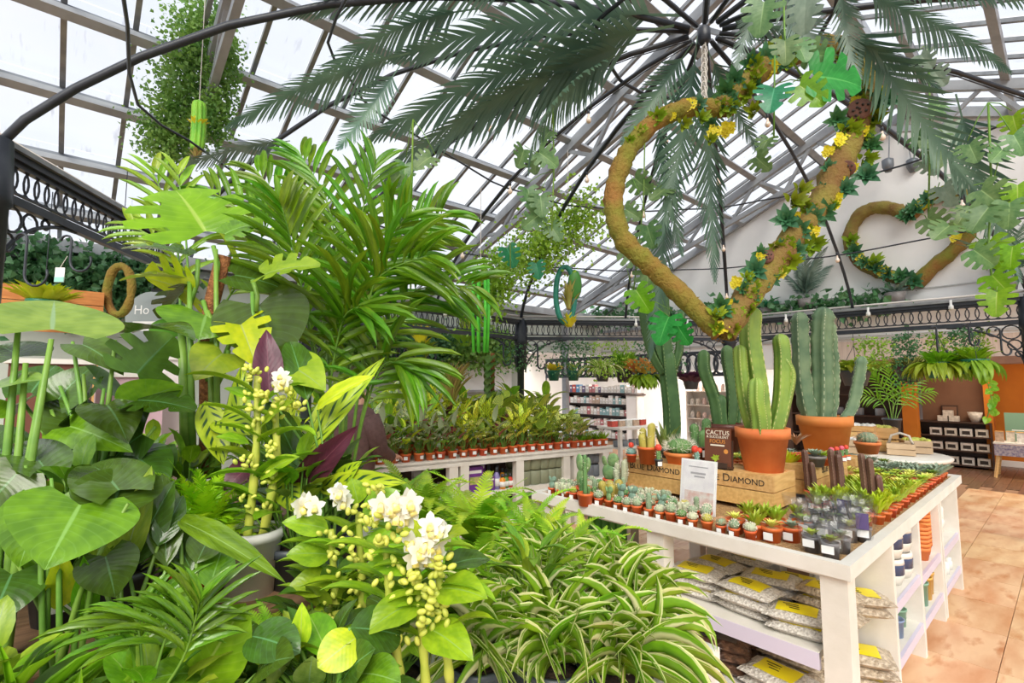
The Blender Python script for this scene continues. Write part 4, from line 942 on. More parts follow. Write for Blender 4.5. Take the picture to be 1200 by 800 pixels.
KIND = {
 'cream striped stromanthe with red-backed leaves': [foliage_proto([L_strom, L_strom, L_gr, L_strom, L_strom, L_red], 16, .26, .16, .20, .36, 'lance', ang=(.2, 1.3)) for _ in range(3)],
 'dark maroon calathea': [foliage_proto([L_mar, L_rat, L_gr], 13, .26, .14, .18, .42) for _ in range(2)],
 'spotted wavy rattlesnake calathea': [foliage_proto([L_rat], 12, .30, .13, .21, .30, 'lance', ang=(.4, 1.4)) for _ in range(2)],
 'fine-lined yellow-green peacock calathea': [foliage_proto([L_pea], 12, .24, .14, .18, .58) for _ in range(2)],
 'round-leaved medallion calathea': [foliage_proto([L_med, L_pea], 11, .24, .15, .17, .72) for _ in range(2)],
 'pale pinstriped calathea': [foliage_proto([L_wht], 12, .26, .15, .19, .42) for _ in range(2)],
 'plain green leafy plant': [foliage_proto([L_gr, L_gr, L_lime], 15, .30, .16, .18, .4) for _ in range(2)],
}
KN = list(KIND); dr_ = random.Random(4)
def pick(x, row):
    f = (x+3.6)/3.5
    if f < .42: ch = [0, 0, 0, 5, 6] if row < 2 else [6, 6, 6, 0, 2]
    elif f < .62: ch = [0, 5, 2, 3, 1] if row < 2 else [1, 3, 2, 6, 2]
    else: ch = [5, 3, 4, 3, 2] if row < 2 else [4, 3, 3, 3, 5, 2]
    return KN[dr_.choice(ch)]
RN = ['front bench row', 'second bench row', 'third bench row', 'rearmost bench row']
for row, (y, s_, st) in enumerate([(.10, .98, .128), (.33, 1.15, .17), (.60, 1.35, .22), (.90, 1.6, .26)]):
    x = -.42-.05*row; i = 0
    while x > -3.7:
        nm = pick(x, row); p = dr_.choice(KIND[nm])
        put(p, 'potted_foliage_plant', f'{nm}, {ORD[i]} from the shop end, {RN[row]}', 'plant', D_(x+dr_.uniform(-.01, .01), y, .90), dr_.uniform(0, 6.28) if row else AB+dr_.uniform(-.5, .5), s_*dr_.uniform(.92, 1.08), 'foliage plants on the bench')
        x -= st; i += 1
L_grass = leafmat('grassy_leaf', (110, 168, 52), (84, 142, 44), tl=.3)
for k in range(4):
    t = put([('pot', pot_me(.055, .04, .08, m_plpot)), ('soil', soil_me(.046, .07)), ('label', label_me(.053, .04, .04, .035)), ('blades', tuft(L_grass, 46, .11, .10, .012, .06, 'needle').mesh('blades', L_grass))], 'potted_grass', f'small grassy plant in orange pot, {ORD[k]} from the shop end of the bench corner', 'plant', D_(-.07-.115*k+(.0 if k < 2 else -.02), .10+.0*k, .9), AB, 1.1, 'grassy pots at the bench corner')
# taller specimens at the back of the bench
def L_spiky(n, h, r, m): return tuft(m, n, h, r, .014, .0, 'needle', .8, dr_, 6)
L_gold = leafmat('golden_spiky_leaf', (206, 196, 110), (168, 164, 80), None, 'edge', (170, 120, 84), tl=.3)
b = D_(xof(528, .75), .75, .9)
put([('pot', pot_me(.08, .06, .12, m_plpot)), ('soil', soil_me(.07, .1)), ('trunk', MB().tube([(0, 0, .1), (.01, 0, .4), (0, 0, .62)], [.012, .01, .009], 7).mesh('trunk', m_bark)), ('blades', L_spiky(110, .42, .26, L_gold).mesh('blades', L_gold), None, TR((0, 0, .60), 0, 1.15))], 'dragon_tree', 'golden spiky dragon tree rising above the striped foliage', 'plant', b, 0)
b = D_(xof(577, .9), .9, .9); P = [('pot', pot_me(.09, .07, .13, m_plpot)), ('soil', soil_me(.08, .11)), ('moss_pole', MB().tube([(0, 0, .1), (0, 0, 1.2)], .028, 9).mesh('moss_pole', m_bark))]
for i in range(34):
    a = i*2.1; z = .2+.031*i; d = V((cos(a), sin(a), -.9)).normalized(); P.append(('leaf', leaf('heart', L_dk if i % 3 else L_gr, 6, .8, .2), None, orient(V((0, 0, z))+d*.03, V((0, 0, z))+d*.22, .15, V((cos(a), sin(a), .6)))))
put(P, 'moss_pole_plant', 'climbing plant on a brown moss pole at the back of the bench', 'plant', b, 0)
for k, (px, h, mt, nm) in enumerate([(462, .75, L_lime, 'lime green large-leaved plant'), (482, .85, L_gr, 'tall green dumb cane'), (500, .8, L_wht, 'tall pale-veined dumb cane'), (545, .6, L_lime, 'lime variegated tall plant'), (600, .7, L_rat, 'tall yellow patterned calathea'), (640, .62, L_med, 'broad grey-green feathered plant')]):
    put(foliage_proto([mt, L_gr], 14, h*.75, .22, .30, .42, 'oval', (.09, .07, .13), .9), 'tall_foliage_plant', f'{nm} standing at the back of the bench', 'plant', D_(xof(px, 1.08), 1.08, .9), k, 1)

# ================================================================== THE MAN IN THE BROWN JACKET
def person():
    c = at_y(414, 560, 4.3); t = thing('person', 'person with grey hair in a brown jacket turned away behind the plants', 'person', (c.x, c.y, 0), -.5)
    m_skin = mat('skin', (222, 172, 146), (212, 158, 132), 9, .5); m_jack = mat('brown_jacket', (104, 76, 72), (92, 66, 62), 30, .8, .2, 60); m_trou = mat('dark_trousers', (56, 58, 70), None, rough=.8); m_hair = mat('grey_hair', (158, 148, 136), (126, 116, 106), 40, .7, .5, 90)
    # one continuous skinned body
    J = {'pel': (0, 0, .93, .15), 'sp': (0, .01, 1.12, .11), 'ch': (0, .0, 1.33, .115), 'nk': (0, .02, 1.47, .06), 'hd0': (0, .04, 1.54, .075), 'hd1': (0, .045, 1.62, .092), 'hd2': (0, .03, 1.69, .06),
         'sl': (-.16, 0, 1.39, .05), 'el': (-.24, .05, 1.14, .05), 'wl': (-.17, .26, 1.06, .035), 'hl': (-.14, .32, 1.06, .04), 'sr': (.16, 0, 1.39, .05), 'er': (.25, .04, 1.13, .05), 'wr': (.19, .25, 1.05, .035), 'hr': (.16, .31, 1.05, .04),
         'hipl': (-.09, 0, .88, .10), 'knl': (-.10, .03, .49, .065), 'anl': (-.10, 0, .09, .045), 'ftl': (-.11, .14, .04, .04), 'hipr': (.09, 0, .88, .10), 'knr': (.10, .03, .49, .065), 'anr': (.10, 0, .09, .045), 'ftr': (.11, .14, .04, .04)}
    E = [('pel', 'sp'), ('sp', 'ch'), ('ch', 'nk'), ('nk', 'hd0'), ('hd0', 'hd1'), ('hd1', 'hd2'), ('ch', 'sl'), ('sl', 'el'), ('el', 'wl'), ('wl', 'hl'), ('ch', 'sr'), ('sr', 'er'), ('er', 'wr'), ('wr', 'hr'), ('pel', 'hipl'), ('hipl', 'knl'), ('knl', 'anl'), ('anl', 'ftl'), ('pel', 'hipr'), ('hipr', 'knr'), ('knr', 'anr'), ('anr', 'ftr')]
    for s_, h in ((-1, 'hl'), (1, 'hr')):
        x, y, z, _ = J[h]
        for q, (dx, L) in enumerate(((-.028, .055), (-.009, .068), (.010, .064), (.028, .05))):
            J[f'{h}{q}a'] = (x+dx, y+.05, z-.005, .010); J[f'{h}{q}b'] = (x+dx, y+.05+L*.6, z-.02, .009); J[f'{h}{q}c'] = (x+dx, y+.05+L*.8, z-.045, .008); E += [(h, f'{h}{q}a'), (f'{h}{q}a', f'{h}{q}b'), (f'{h}{q}b', f'{h}{q}c')]
        J[h+'ta'] = (x-s_*.045, y+.02, z, .011); J[h+'tb'] = (x-s_*.06, y+.06, z-.01, .009); E += [(h, h+'ta'), (h+'ta', h+'tb')]
    ks = list(J); me = bpy.data.meshes.new('body'); me.from_pydata([J[k][:3] for k in ks], [(ks.index(a), ks.index(b)) for a, b in E], []); me.materials.append(m_skin)
    o = link('body', me, t); sm = o.modifiers.new('skin', 'SKIN')
    for i, k in enumerate(ks): r = J[k][3]; me.skin_vertices[0].data[i].radius = (r, r); me.skin_vertices[0].data[i].use_root = k == 'pel'
    o.modifiers.new('sub', 'SUBSURF').levels = 1; o.modifiers['sub'].render_levels = 2
    # head details, jacket, trousers
    part(MB().blob((0, .05, 1.615), .1, 14, 9, (.82, .98, 1.18)), 'head_shape', m_skin, o, True)
    for s_ in (-1, 1): part(MB().blob((s_*.083, .04, 1.605), .03, 8, 6, (.35, .7, 1.1)), 'ear', m_skin, o, True); part(MB().blob((s_*.033, .137, 1.625), .012, 8, 5), 'eye', m_tag, o, True)
    part(MB().tube([(0, .14, 1.63), (0, .168, 1.595), (0, .145, 1.585)], [.010, .016, .012], 7), 'nose', m_skin, o, True)
    part(MB().box((0, .143, 1.555), (.045, .008, .008)), 'mouth', mat('lip', (190, 120, 108)), o)
    hm = MB(); hm.blob((0, .025, 1.645), .108, 14, 9, (.86, .98, 1.05)); part(hm, 'hair', m_hair, t, True)
    part(MB().lathe([(.075, 1.44), (.082, 1.49), (.074, 1.51), (.068, 1.48)], 14, (0, .02, 0)), 'shirt_collar', m_whpot, t, True)
    j = MB(); vs = []
    prof = [(.20, .135, .80), (.205, .145, .95), (.20, .14, 1.12), (.225, .15, 1.30), (.215, .14, 1.42), (.17, .125, 1.475), (.10, .10, 1.505), (.08, .085, 1.52)]
    n = 18
    for rx, ry, z in prof: vs += [(rx*cos(2*pi*i/n), ry*sin(2*pi*i/n), z) for i in range(n)]
    j.add(vs, [(a*n+i, a*n+(i+1) % n, (a+1)*n+(i+1) % n, (a+1)*n+i) for a in range(len(prof)-1) for i in range(n)])
    for s_ in (-1, 1): j.tube([(s_*.17, 0, 1.41), (s_*.225, .01, 1.30), (s_*.255, .045, 1.14), (s_*.22, .16, 1.085), (s_*.185, .245, 1.06)], [.085, .082, .07, .06, .052], 12)
    part(j, 'jacket', m_jack, t, True)
    tr = MB()
    for s_ in (-1, 1): tr.tube([(s_*.085, 0, .92), (s_*.095, .01, .7), (s_*.10, .03, .48), (s_*.10, 0, .08)], [.125, .105, .085, .075], 12)
    part(tr, 'trousers', m_trou, t, True)
    for s_ in (-1, 1): part(MB().blob((s_*.105, .06, .045), .06, 10, 6, (.8, 2.1, .75)), 'shoe', m_bkpot, t, True)
person()

# ================================================================== THE SHOP BEHIND
def shelf_unit(name, label, p, rz, wd, h, dp, n, m):
    t = thing(name, label, 'shelf', p, rz)
    for s_ in (-1, 1): part(MB().box((s_*(wd/2-.015), 0, h/2), (.03, dp, h)), 'side_panel', m, t)
    for i in range(n+1): part(MB().box((0, 0, .05+(h-.065)*i/n), (wd-.06, dp, .025)), 'shelf_board', m, t)
    part(MB().box((0, dp/2-.01, h/2), (wd-.06, .01, h-.02)), 'back_panel', m, t); return t
bk_cols = [(210, 84, 70), (96, 150, 190), (230, 200, 190), (240, 236, 228), (206, 176, 150), (110, 96, 130), (230, 226, 216), (200, 120, 120), (150, 190, 190), (236, 228, 214)]
bkm = [mat(f'book_cover_{"abcdefghij"[i]}', c, tuple(int(v*.85) for v in c), 20, .45) for i, c in enumerate(bk_cols)]
bkn = ['red', 'blue', 'blush', 'ivory', 'tan', 'purple', 'cream', 'rose', 'teal', 'buff']
sb = random.Random(9)
pS = at_u(706, 500, 12.3); pS.z = 0
sh = shelf_unit('book_shelf', 'dark-edged bookcase filled with pale gift books along the shop wall', pS, fw, 2.8, 1.42, .34, 4, m_darkwood)
rzM = M.Rotation(fw, 4, 'Z')
for i in range(5):
    z = .05+(1.42-.065)*i/4+.013; x = -1.36; q = 0
    while x < 1.3:
        w_ = sb.uniform(.09, .17); h_ = sb.uniform(.17, .25); c = sb.randrange(10) if i == 4 and x < 0 else sb.choice([2, 3, 4, 6, 9, 3, 6, 7, 8])
        loc = M.Translation(pS) @ rzM @ V((x+w_/2, -.05, z))
        o = link('book', MB().box((0, 0, h_/2), (w_-.012, .16, h_)).box((0, -.081, h_*.6), (w_*.5, .004, h_*.2)).mesh('book', [bkm[c], m_tag], False), None, TR(loc, fw)); o.data.polygons.foreach_set('material_index', [0]*6+[1]*6)
        tag(o, f'{bkn[c]} gift book, {ORD[q]} along the {["lowest","second lowest","middle","second highest","top"][i]} bookcase shelf', 'book', 'gift books in the bookcase'); x += w_; q += 1
pS2 = at_u(842, 500, 12.6); pS2.z = 0
shelf_unit('white_shelf', 'white shop shelf behind the cactus sign', pS2, fw, 1.6, 1.5, .34, 4, m_white)
for i in range(5):
    z = .05+(1.5-.065)*i/4+.013
    for q in range(9):
        c = sb.choice([2, 3, 4, 6, 8, 9]); h_ = sb.uniform(.10, .2); loc = M.Translation(pS2) @ rzM @ V((-.68+.17*q, -.05, z))
        o = link('gift_jar', MB().lathe([(.05, 0), (.055, .02), (.055, h_*.75), (.04, h_*.85), (.042, h_), (.02, h_*1.02)], 10).mesh('gift_jar', bkm[c]), None, TR(loc)); tag(o, f'{bkn[c]} gift jar, {ORD[q]} along the {["lowest","second lowest","middle","second highest","top"][i]} white shelf', 'jar', 'gift jars on the white shelf')
t = thing('pillar_cabinet', 'white square cabinet standing at the end of the bookcase', 'cabinet', V((0, 0, 0))+at_u(745, 500, 11.9)*1, fw); t.location.z = 0
part(MB().box((0, 0, .68), (.36, .36, 1.36)), 'body', m_white, t); part(MB().box((0, 0, 1.38), (.42, .42, .04)), 'cap', m_darkwood, t); part(MB().box((0, -.185, .7), (.3, .01, 1.2)), 'door_panel', m_wallw, t)
# white gift table in front of the bookcase
pT = at_z(735, 499, .78); gt = thing('gift_table', 'white gift table with small trays before the bookcase', 'table', (pT.x, pT.y, 0), AB)
part(MB().box((0, 0, .76), (1.1, .7, .05)), 'table_top', m_white, gt)
for sx in (-1, 1):
    for sy in (-1, 1): part(MB().box((sx*.49, sy*.29, .37), (.07, .07, .74)), 'leg', m_white, gt)
part(MB().box((0, 0, .35), (.95, .55, .03)), 'lower_shelf', m_white, gt)
for k in range(5): put([('box_body', MB().box((0, 0, .06), (.17, .14, .12)).mesh('box_body', bkm[(0, 4, 6, 4, 0)[k]], False)), ('lid', MB().box((0, 0, .128), (.175, .145, .016)).mesh('lid', m_tag, False))], 'gift_box', f'{("red", "tan", "cream", "tan", "red")[k]} gift box, {ORD[k]} along the white gift table', 'box', M.Translation((pT.x, pT.y, 0)) @ M.Rotation(AB, 4, 'Z') @ V((-.42+.21*k, 0, .786)), AB)
for k in range(4): put([('pot_body', sl_me)], 'grey_gift_pot', f'grey pot, {ORD[k]} on the lower shelf of the white gift table', 'pot', M.Translation((pT.x, pT.y, 0)) @ M.Rotation(AB, 4, 'Z') @ V((-.36+.22*k, -.05, .366)), 0, .8)
# lattice screen hung from the bulkhead
ls = thing('lattice_screen', 'black hoop-lattice frieze on posts before the white bulkhead', 'screen')
La = at_u(640, 432, 9.2); Lb = at_u(862, 426, 9.2); La.z = Lb.z = 0
for z in (1.86, 2.30): part(MB().bar(La+V((0, 0, z)), Lb+V((0, 0, z)), .05, .05), 'rail', m_black, ls)
for p in (La, Lb): part(MB().bar(p, p+V((0, 0, 2.33)), .03, .03, V((0, 1, 0))), 'post', m_black, ls)
mb = MB(); N = 26; rot = M.Rotation(atan2((Lb-La).y, (Lb-La).x), 3, 'Z')
for i in range(N):
    c = La.lerp(Lb, (i+.5)/N)+V((0, 0, 2.08)); mb.tube([rot @ V((.13*cos(q), 0, .20*sin(q)))+c for q in [2*pi*j/12 for j in range(12)]], .026, 5, closed=True)
part(mb, 'hoop_lattice', m_black, ls, True, 'stuff')

# ochre room: dark shelves with boxed mugs, a round table of crates, a card rack
pO = at_z(1118, 546, 0); so = shelf_unit('gift_shelf', 'low dark shelf of boxed mugs against the brown wall', pO, fw, 1.25, .92, .36, 3, m_darkwood)
for i in range(3):
    z = .05+(.92-.065)*i/3+.013
    for q in range(5):
        if (q, i) in ((0, 1), (0, 2)): continue
        o = link('mug_box', MB().box((0, 0, .075), (.19, .16, .15)).box((0, -.081, .07), (.12, .004, .07)).mesh('mug_box', [bkm[3] if q % 2 else bkm[9], m_ink], False), None, TR(M.Translation(pO) @ rzM @ V((-.47+.235*q, -.03, z)), fw)); o.data.polygons.foreach_set('material_index', [0]*6+[1]*6)
        tag(o, f'pale boxed mug set, {ORD[q]} along the {["lowest","middle","upper"][i]} shelf by the brown wall', 'box', 'boxed mug sets')
for k, (x, z) in enumerate(((-.12, .92), (.06, .92), (-.03, 1.03))):
    o = link('mug_box', MB().box((0, 0, .055), (.16, .12, .11)).mesh('mug_box', bkm[9], False), None, TR(M.Translation(pO) @ rzM @ V((x, 0, z)), fw)); tag(o, f'cream boxed mug in the little pyramid on the dark shelf, {("lower one by the vase","lower one by the bowl","topmost")[k]}', 'box')
put([('vase_body', MB().lathe([(.06, 0), (.10, .1), (.12, .2), (.11, .2), (.09, .1)], 14).mesh('vase_body', bkm[9]))], 'vase', 'pale tapered vase on the dark gift shelf', 'vase', M.Translation(pO) @ rzM @ V((.38, 0, .918)))
put([('frame', MB().box((0, 0, .16), (.26, .03, .32)).mesh('frame', m_darkwood, False)), ('board', MB().box((0, -.017, .16), (.22, .004, .27)).mesh('board', mat('brown_board', (132, 98, 76)), False))], 'framed_board', 'brown framed board standing above the boxed mugs', 'picture', M.Translation(pO) @ rzM @ V((-.02, .13, .918)), fw)
sd = shelf_unit('dark_display_shelf', 'dark shop shelf in the recess behind the palm', bp(13.6, 3.6), fw, 2.2, 1.9, .36, 4, m_darkwood)
for k in range(8): put([('pot_body', sl_me)], 'shadowed_pot', f'tan pot, {ORD[k % 4]} on the {"upper" if k < 4 else "lower"} dark recess shelf', 'pot', bp(13.55, 2.9+.4*(k % 4), .978 if k < 4 else .515), 0, 1)
pR = at_z(1035, 534, .88); rt_ = thing('round_table', 'white round table topped with wooden gift crates', 'table', (pR.x+.2, pR.y+.25, 0))
part(MB().lathe([(.6, .83), (.62, .85), (.62, .87), (.6, .88)], 28), 'table_top', m_white, rt_, True); part(MB().lathe([(.3, 0), (.28, .03), (.05, .06), (.05, .83)], 14), 'pedestal', m_white, rt_, True)
c0 = V((pR.x+.2, pR.y+.25, .88))
for k, (dx, dy, z, s_, nm, top) in enumerate([(-.36, -.05, 0, (.3, .24, .17), 'grey pebble-filled', 'w'), (-.2, .1, .17, (.3, .24, .15), 'stacked plain', 'w'), (.06, -.18, 0, (.26, .2, .14), 'handled', None), (.10, .16, .0, (.3, .26, .30), 'green-topped tall', 'g'), (.36, -.02, 0, (.26, .24, .16), 'lime soap', 'g')]):
    t = thing('gift_crate', f'{nm} pale wooden crate on the white round table', 'crate', c0+V((dx, dy, z)), fw+.1*k)
    m = m_pine if k % 2 else mat('limed_wood', (216, 190, 156), (200, 172, 138), 5, .6)
    for sg in (-1, 1):
        for q in (0, 1): part(MB().box((0, sg*(s_[1]/2-.006), s_[2]*(.27+.48*q)), (s_[0], .012, s_[2]*.42)), 'slat', m, t); part(MB().box((sg*(s_[0]/2-.006), 0, s_[2]*(.27+.48*q)), (.012, s_[1]-.026, s_[2]*.42)), 'slat', m, t)
    part(MB().box((0, 0, .015), (s_[0]-.03, s_[1]-.03, .02)), 'base', m, t)
    if top:
        mb = MB()
        for q in range(18): mb.blob((sb.uniform(-.4, .4)*s_[0], sb.uniform(-.38, .38)*s_[1], s_[2]*.95), .035, 6, 4, (1, 1, .8))
        part(mb, 'goods', m_whpot if top == 'w' else s_pale, t, True, 'stuff')
    if k == 2: part(MB().tube([(-.11, 0, .13), (-.08, 0, .22), (0, 0, .25), (.08, 0, .22), (.11, 0, .13)], .014, 7), 'handle', bkm[9], t, True)
# card rack at the picture's edge
pK = at_z(1186, 560, .0)
ck = thing('easel_table', 'small white easel table with pine legs carrying gift boxes', 'table', (pK.x+.15, pK.y, 0), fw)
part(MB().box((0, 0, .62), (.6, .5, .03)), 'table_top', m_white, ck); part(MB().box((0, -.26, .50), (.58, .01, .2)), 'printed_cloth', mat('floral_print', (190, 180, 180), (120, 110, 140), 26, .6), ck)
for sx in (-1, 1):
    for sy in (-1, 1): part(MB().bar((sx*.22, sy*.18, .6), (sx*.3, sy*.26, 0), .035), 'leg', m_pine, ck)
for k in range(4): put([('box_body', MB().box((0, 0, .09), (.11, .10, .18)).mesh('box_body', bkm[(4, 9, 3, 4)[k]], False)), ('lid', MB().box((0, 0, .185), (.115, .105, .012)).mesh('lid', m_pine, False))], 'soap_box', f'{("tan", "buff", "ivory", "tan")[k]} carton, {ORD[k]} on the little easel table', 'box', M.Translation((pK.x+.15, pK.y, 0)) @ rzM @ V((-.22+.14*k, -.08+.1*(k % 2), .636)), fw)
t = thing('green_sign', 'sage green sign board with white lettering leaning on the easel table', 'sign', M.Translation((pK.x+.15, pK.y, 0)) @ rzM @ V((.05, .2, .636)), fw); t.rotation_euler = (-.12, 0, fw)
part(MB().box((0, 0, .26), (.42, .02, .52)), 'board', mat('sage_board', (110, 146, 122), None, rough=.6), t); part(MB().box((0, -.012, .2), (.24, .003, .018)).box((0, -.012, .15), (.18, .003, .012)), 'lettering_bars', m_tag, t)
# ================================================================== THE PLANT BENCH IN FRONT
PB = thing('plant_bench', 'white plant bench with stepped staging under the tropical plants', 'bench', (0, 0, 0), AU)
part(MB().box((.1, 2.08, .73), (3.18, 2.46, .04)), 'bench_top', m_white, PB)
for c, s_ in (((1.675, 2.08, .735), (.03, 2.46, .15)), ((.1, .865, .735), (3.12, .03, .15)), ((.1, 3.295, .735), (3.12, .03, .15))): part(MB().box(c, s_), 'edge_board', m_white, PB)
for u in (-1.3, .2, 1.6):
    for ww in (.95, 3.2): part(MB().box((u, ww, .355), (.09, .09, .71)), 'leg', m_white, PB)
m_stage = mat('worn_timber', (150, 116, 84), (120, 90, 64), 4, .7, .1, stretch=(2, 10, 10), var=.2)
for k in range(8): part(MB().box((-.2, 1.78+.19*k, .985), (2.4, .18, .03)), 'staging_board', m_stage, PB)
for u in (-1.3, -.2, .9):
    for ww in (1.78, 3.1): part(MB().box((u, ww, .86), (.08, .08, .22)), 'staging_block', m_stage, PB)

L_big = leafmat('glossy_leaf', (78, 132, 42), (54, 104, 36), (134, 178, 84), rough=.2, tl=.18, var=.4)
L_bigd = leafmat('deep_green_leaf', (44, 86, 44), (32, 66, 38), (96, 140, 84), rough=.2, tl=.14, var=.35)
L_blue = leafmat('blue_green_leaf', (102, 142, 102), (78, 120, 80), (140, 172, 124), rough=.3, tl=.15, var=.25)
L_brt = leafmat('bright_leaf', (100, 162, 44), (78, 138, 36), (170, 204, 90), rough=.28, tl=.4, var=.4)
L_ylw = leafmat('yellow_green_leaf', (184, 206, 48), (150, 184, 40), (206, 220, 110), rough=.3, tl=.45, var=.3)
L_pur = leafmat('purple_leaf_back', (104, 46, 66), (84, 36, 54), (128, 70, 86), rough=.4, tl=.25, var=.2)
L_ratl = leafmat('lance_rattle_leaf', (150, 186, 60), (122, 164, 48), None, 'rattle', (44, 86, 40), 7, tl=.25, var=.2, back=(104, 48, 64))
L_palm = leafmat('palm_leaflet', (90, 146, 46), (62, 116, 38), rough=.33, tl=.38, var=.7)
L_spid = leafmat('spider_leaf', (112, 164, 56), (88, 142, 48), None, 'stripe_edge', (240, 240, 176), tl=.3, var=.35)
L_spid2 = leafmat('spider_leaf_pale', (108, 160, 58), (84, 140, 50), None, 'stripe_mid', (238, 236, 180), tl=.3, var=.35)
L_fern = leafmat('fern_frond', (150, 196, 84), (108, 166, 60), tl=.4, var=.7)
L_asp = leafmat('asparagus_fern', (140, 196, 44), (110, 172, 40), tl=.4, var=.4)
L_strp = leafmat('pale_strap_leaf', (140, 172, 96), (106, 148, 74), (186, 204, 140), rough=.3, tl=.25, var=.3)
L_orch = leafmat('orchid_leaf', (122, 168, 54), (92, 142, 44), (150, 190, 90), rough=.3, tl=.35, var=.4)
m_pet = leafmat('white_petal', (246, 244, 234), (240, 238, 220), rough=.5, tl=.3, var=0)
m_bud = mat('yellow_green_bud', (214, 216, 98), (190, 200, 74), 30, .45, var=.2)
LK = {'big': L_big, 'bigd': L_bigd, 'blue': L_blue, 'brt': L_brt, 'ylw': L_ylw, 'pur': L_pur, 'rat': L_ratl, 'strp': L_strp, 'orch': L_orch, 'gr': L_gr, 'dk': L_dk, 'lime': L_lime}
f5 = random.Random(77)
def base_px(x, d, z): p = at_y(x, 600, d); p.z = z; return p
def pspec(t, base, d, specs, r=.008, pm=None, stem=True):
    """leaves given as (attach px, tip px, width px, tip depth offset, kind, material, arch, face, base offset px)"""
    inv = wm(t).inverted(); n = 0
    for s in specs:
        ax, ay, bx, by, wpx, dd, kind, mk, arch, face = s[:10]; da = d+(s[10] if len(s) > 10 else 0)
        P0 = at_y(ax, ay, da); P1 = at_y(bx, by, da+dd); wd = wpx/FPX*da
        up = toward(P0)*face+ZUP*(1-abs(face)) if face >= 0 else toward(P0)*face+ZUP*(1-abs(face))
        ncol = 5; m = LK[mk]
        me = leaf(kind, m, 12, arch, .22, .0 if kind != 'lance' else .02, ncol)
        place(t, me, P0, P1, wd, up, inv=inv)
        if stem:
            b0 = base+V((f5.uniform(-.03, .03), f5.uniform(-.03, .03), .05)); mid = b0.lerp(P0, .6)+V((0, 0, .06)); mid.x += (P0.x-b0.x)*-.12
            MB().tube([inv @ q for q in (b0, b0.lerp(mid, .5)+V((0, 0, .03)), mid, P0)], [r*1.4, r*1.2, r, r*.6], 7).build('petiole', pm or m_stem, t, True)
def potted(t, rt, h, m, n=20):
    link('pot', pot_me(rt, rt*.75, h, m, .15, n), t); link('soil', soil_me(rt*.85, h*.84), t)

# A: arrowhead plant at the picture's edge
b = base_px(12, 1.3, .75); t = thing('arrowhead_plant', 'tall blue-green plant with two-lobed heart leaves on thick upright stalks', 'plant', b); potted(t, .13, .2, m_plpot)
pspec(t, b, 1.3, [(60, 397, 64, 352, 138, .10, 'heart', 'blue', .3, .55), (50, 445, -25, 462, 40, 0, 'oval', 'blue', .5, .4), (22, 375, -60, 392, 30, -.05, 'strap', 'brt', .6, .2), (30, 425, -5, 405, 70, .1, 'heart', 'bigd', .4, .5), (-5, 500, -60, 470, 60, 0, 'heart', 'big', .5, .5)], .010)
# B: dark monstera
b = base_px(110, 1.75, 1.0); t = thing('dark_monstera', 'broad dark monstera with leathery overlapping leaves low among the stalks', 'plant', b); potted(t, .14, .2, m_bkpot)
pspec(t, b, 1.75, [(135, 398, 230, 400, 62, -.25, 'heart', 'bigd', .6, .25), (150, 450, 205, 392, 92, .1, 'split', 'dk', .3, -.6), (85, 400, 145, 440, 46, 0, 'heart', 'bigd', .9, .5), (148, 478, 215, 452, 60, 0, 'heart', 'gr', .5, -.5), (146, 470, 232, 482, 56, 0, 'split', 'bigd', .6, .5),
    (70, 497, 156, 530, 56, -.1, 'heart', 'big', .6, .8), (95, 520, 60, 455, 60, .1, 'heart', 'bigd', .5, .4), (60, 480, 112, 428, 50, .1, 'heart', 'bigd', .8, .4), (120, 470, 150, 520, 60, -.1, 'heart', 'bigd', .9, .5), (45, 530, 10, 570, 60, -.1, 'heart', 'bigd', .7, .5),
    (150, 530, 195, 575, 60, -.1, 'heart', 'bigd', .8, .5), (170, 560, 205, 520, 50, .1, 'heart', 'dk', .5, .3), (70, 452, 15, 492, 64, .1, 'heart', 'bigd', .6, .5), (122, 455, 82, 505, 62, .1, 'split', 'bigd', .6, .5), (98, 438, 150, 472, 52, .15, 'heart', 'dk', .6, .4), (182, 500, 128, 545, 66, .05, 'heart', 'bigd', .6, .6), (55, 515, 112, 562, 66, .05, 'heart', 'dk', .6, .6), (28, 472, 66, 428, 56, .2, 'heart', 'bigd', .5, .4), (10, 540, -30, 500, 60, .1, 'heart', 'bigd', .5, .5)], .009)
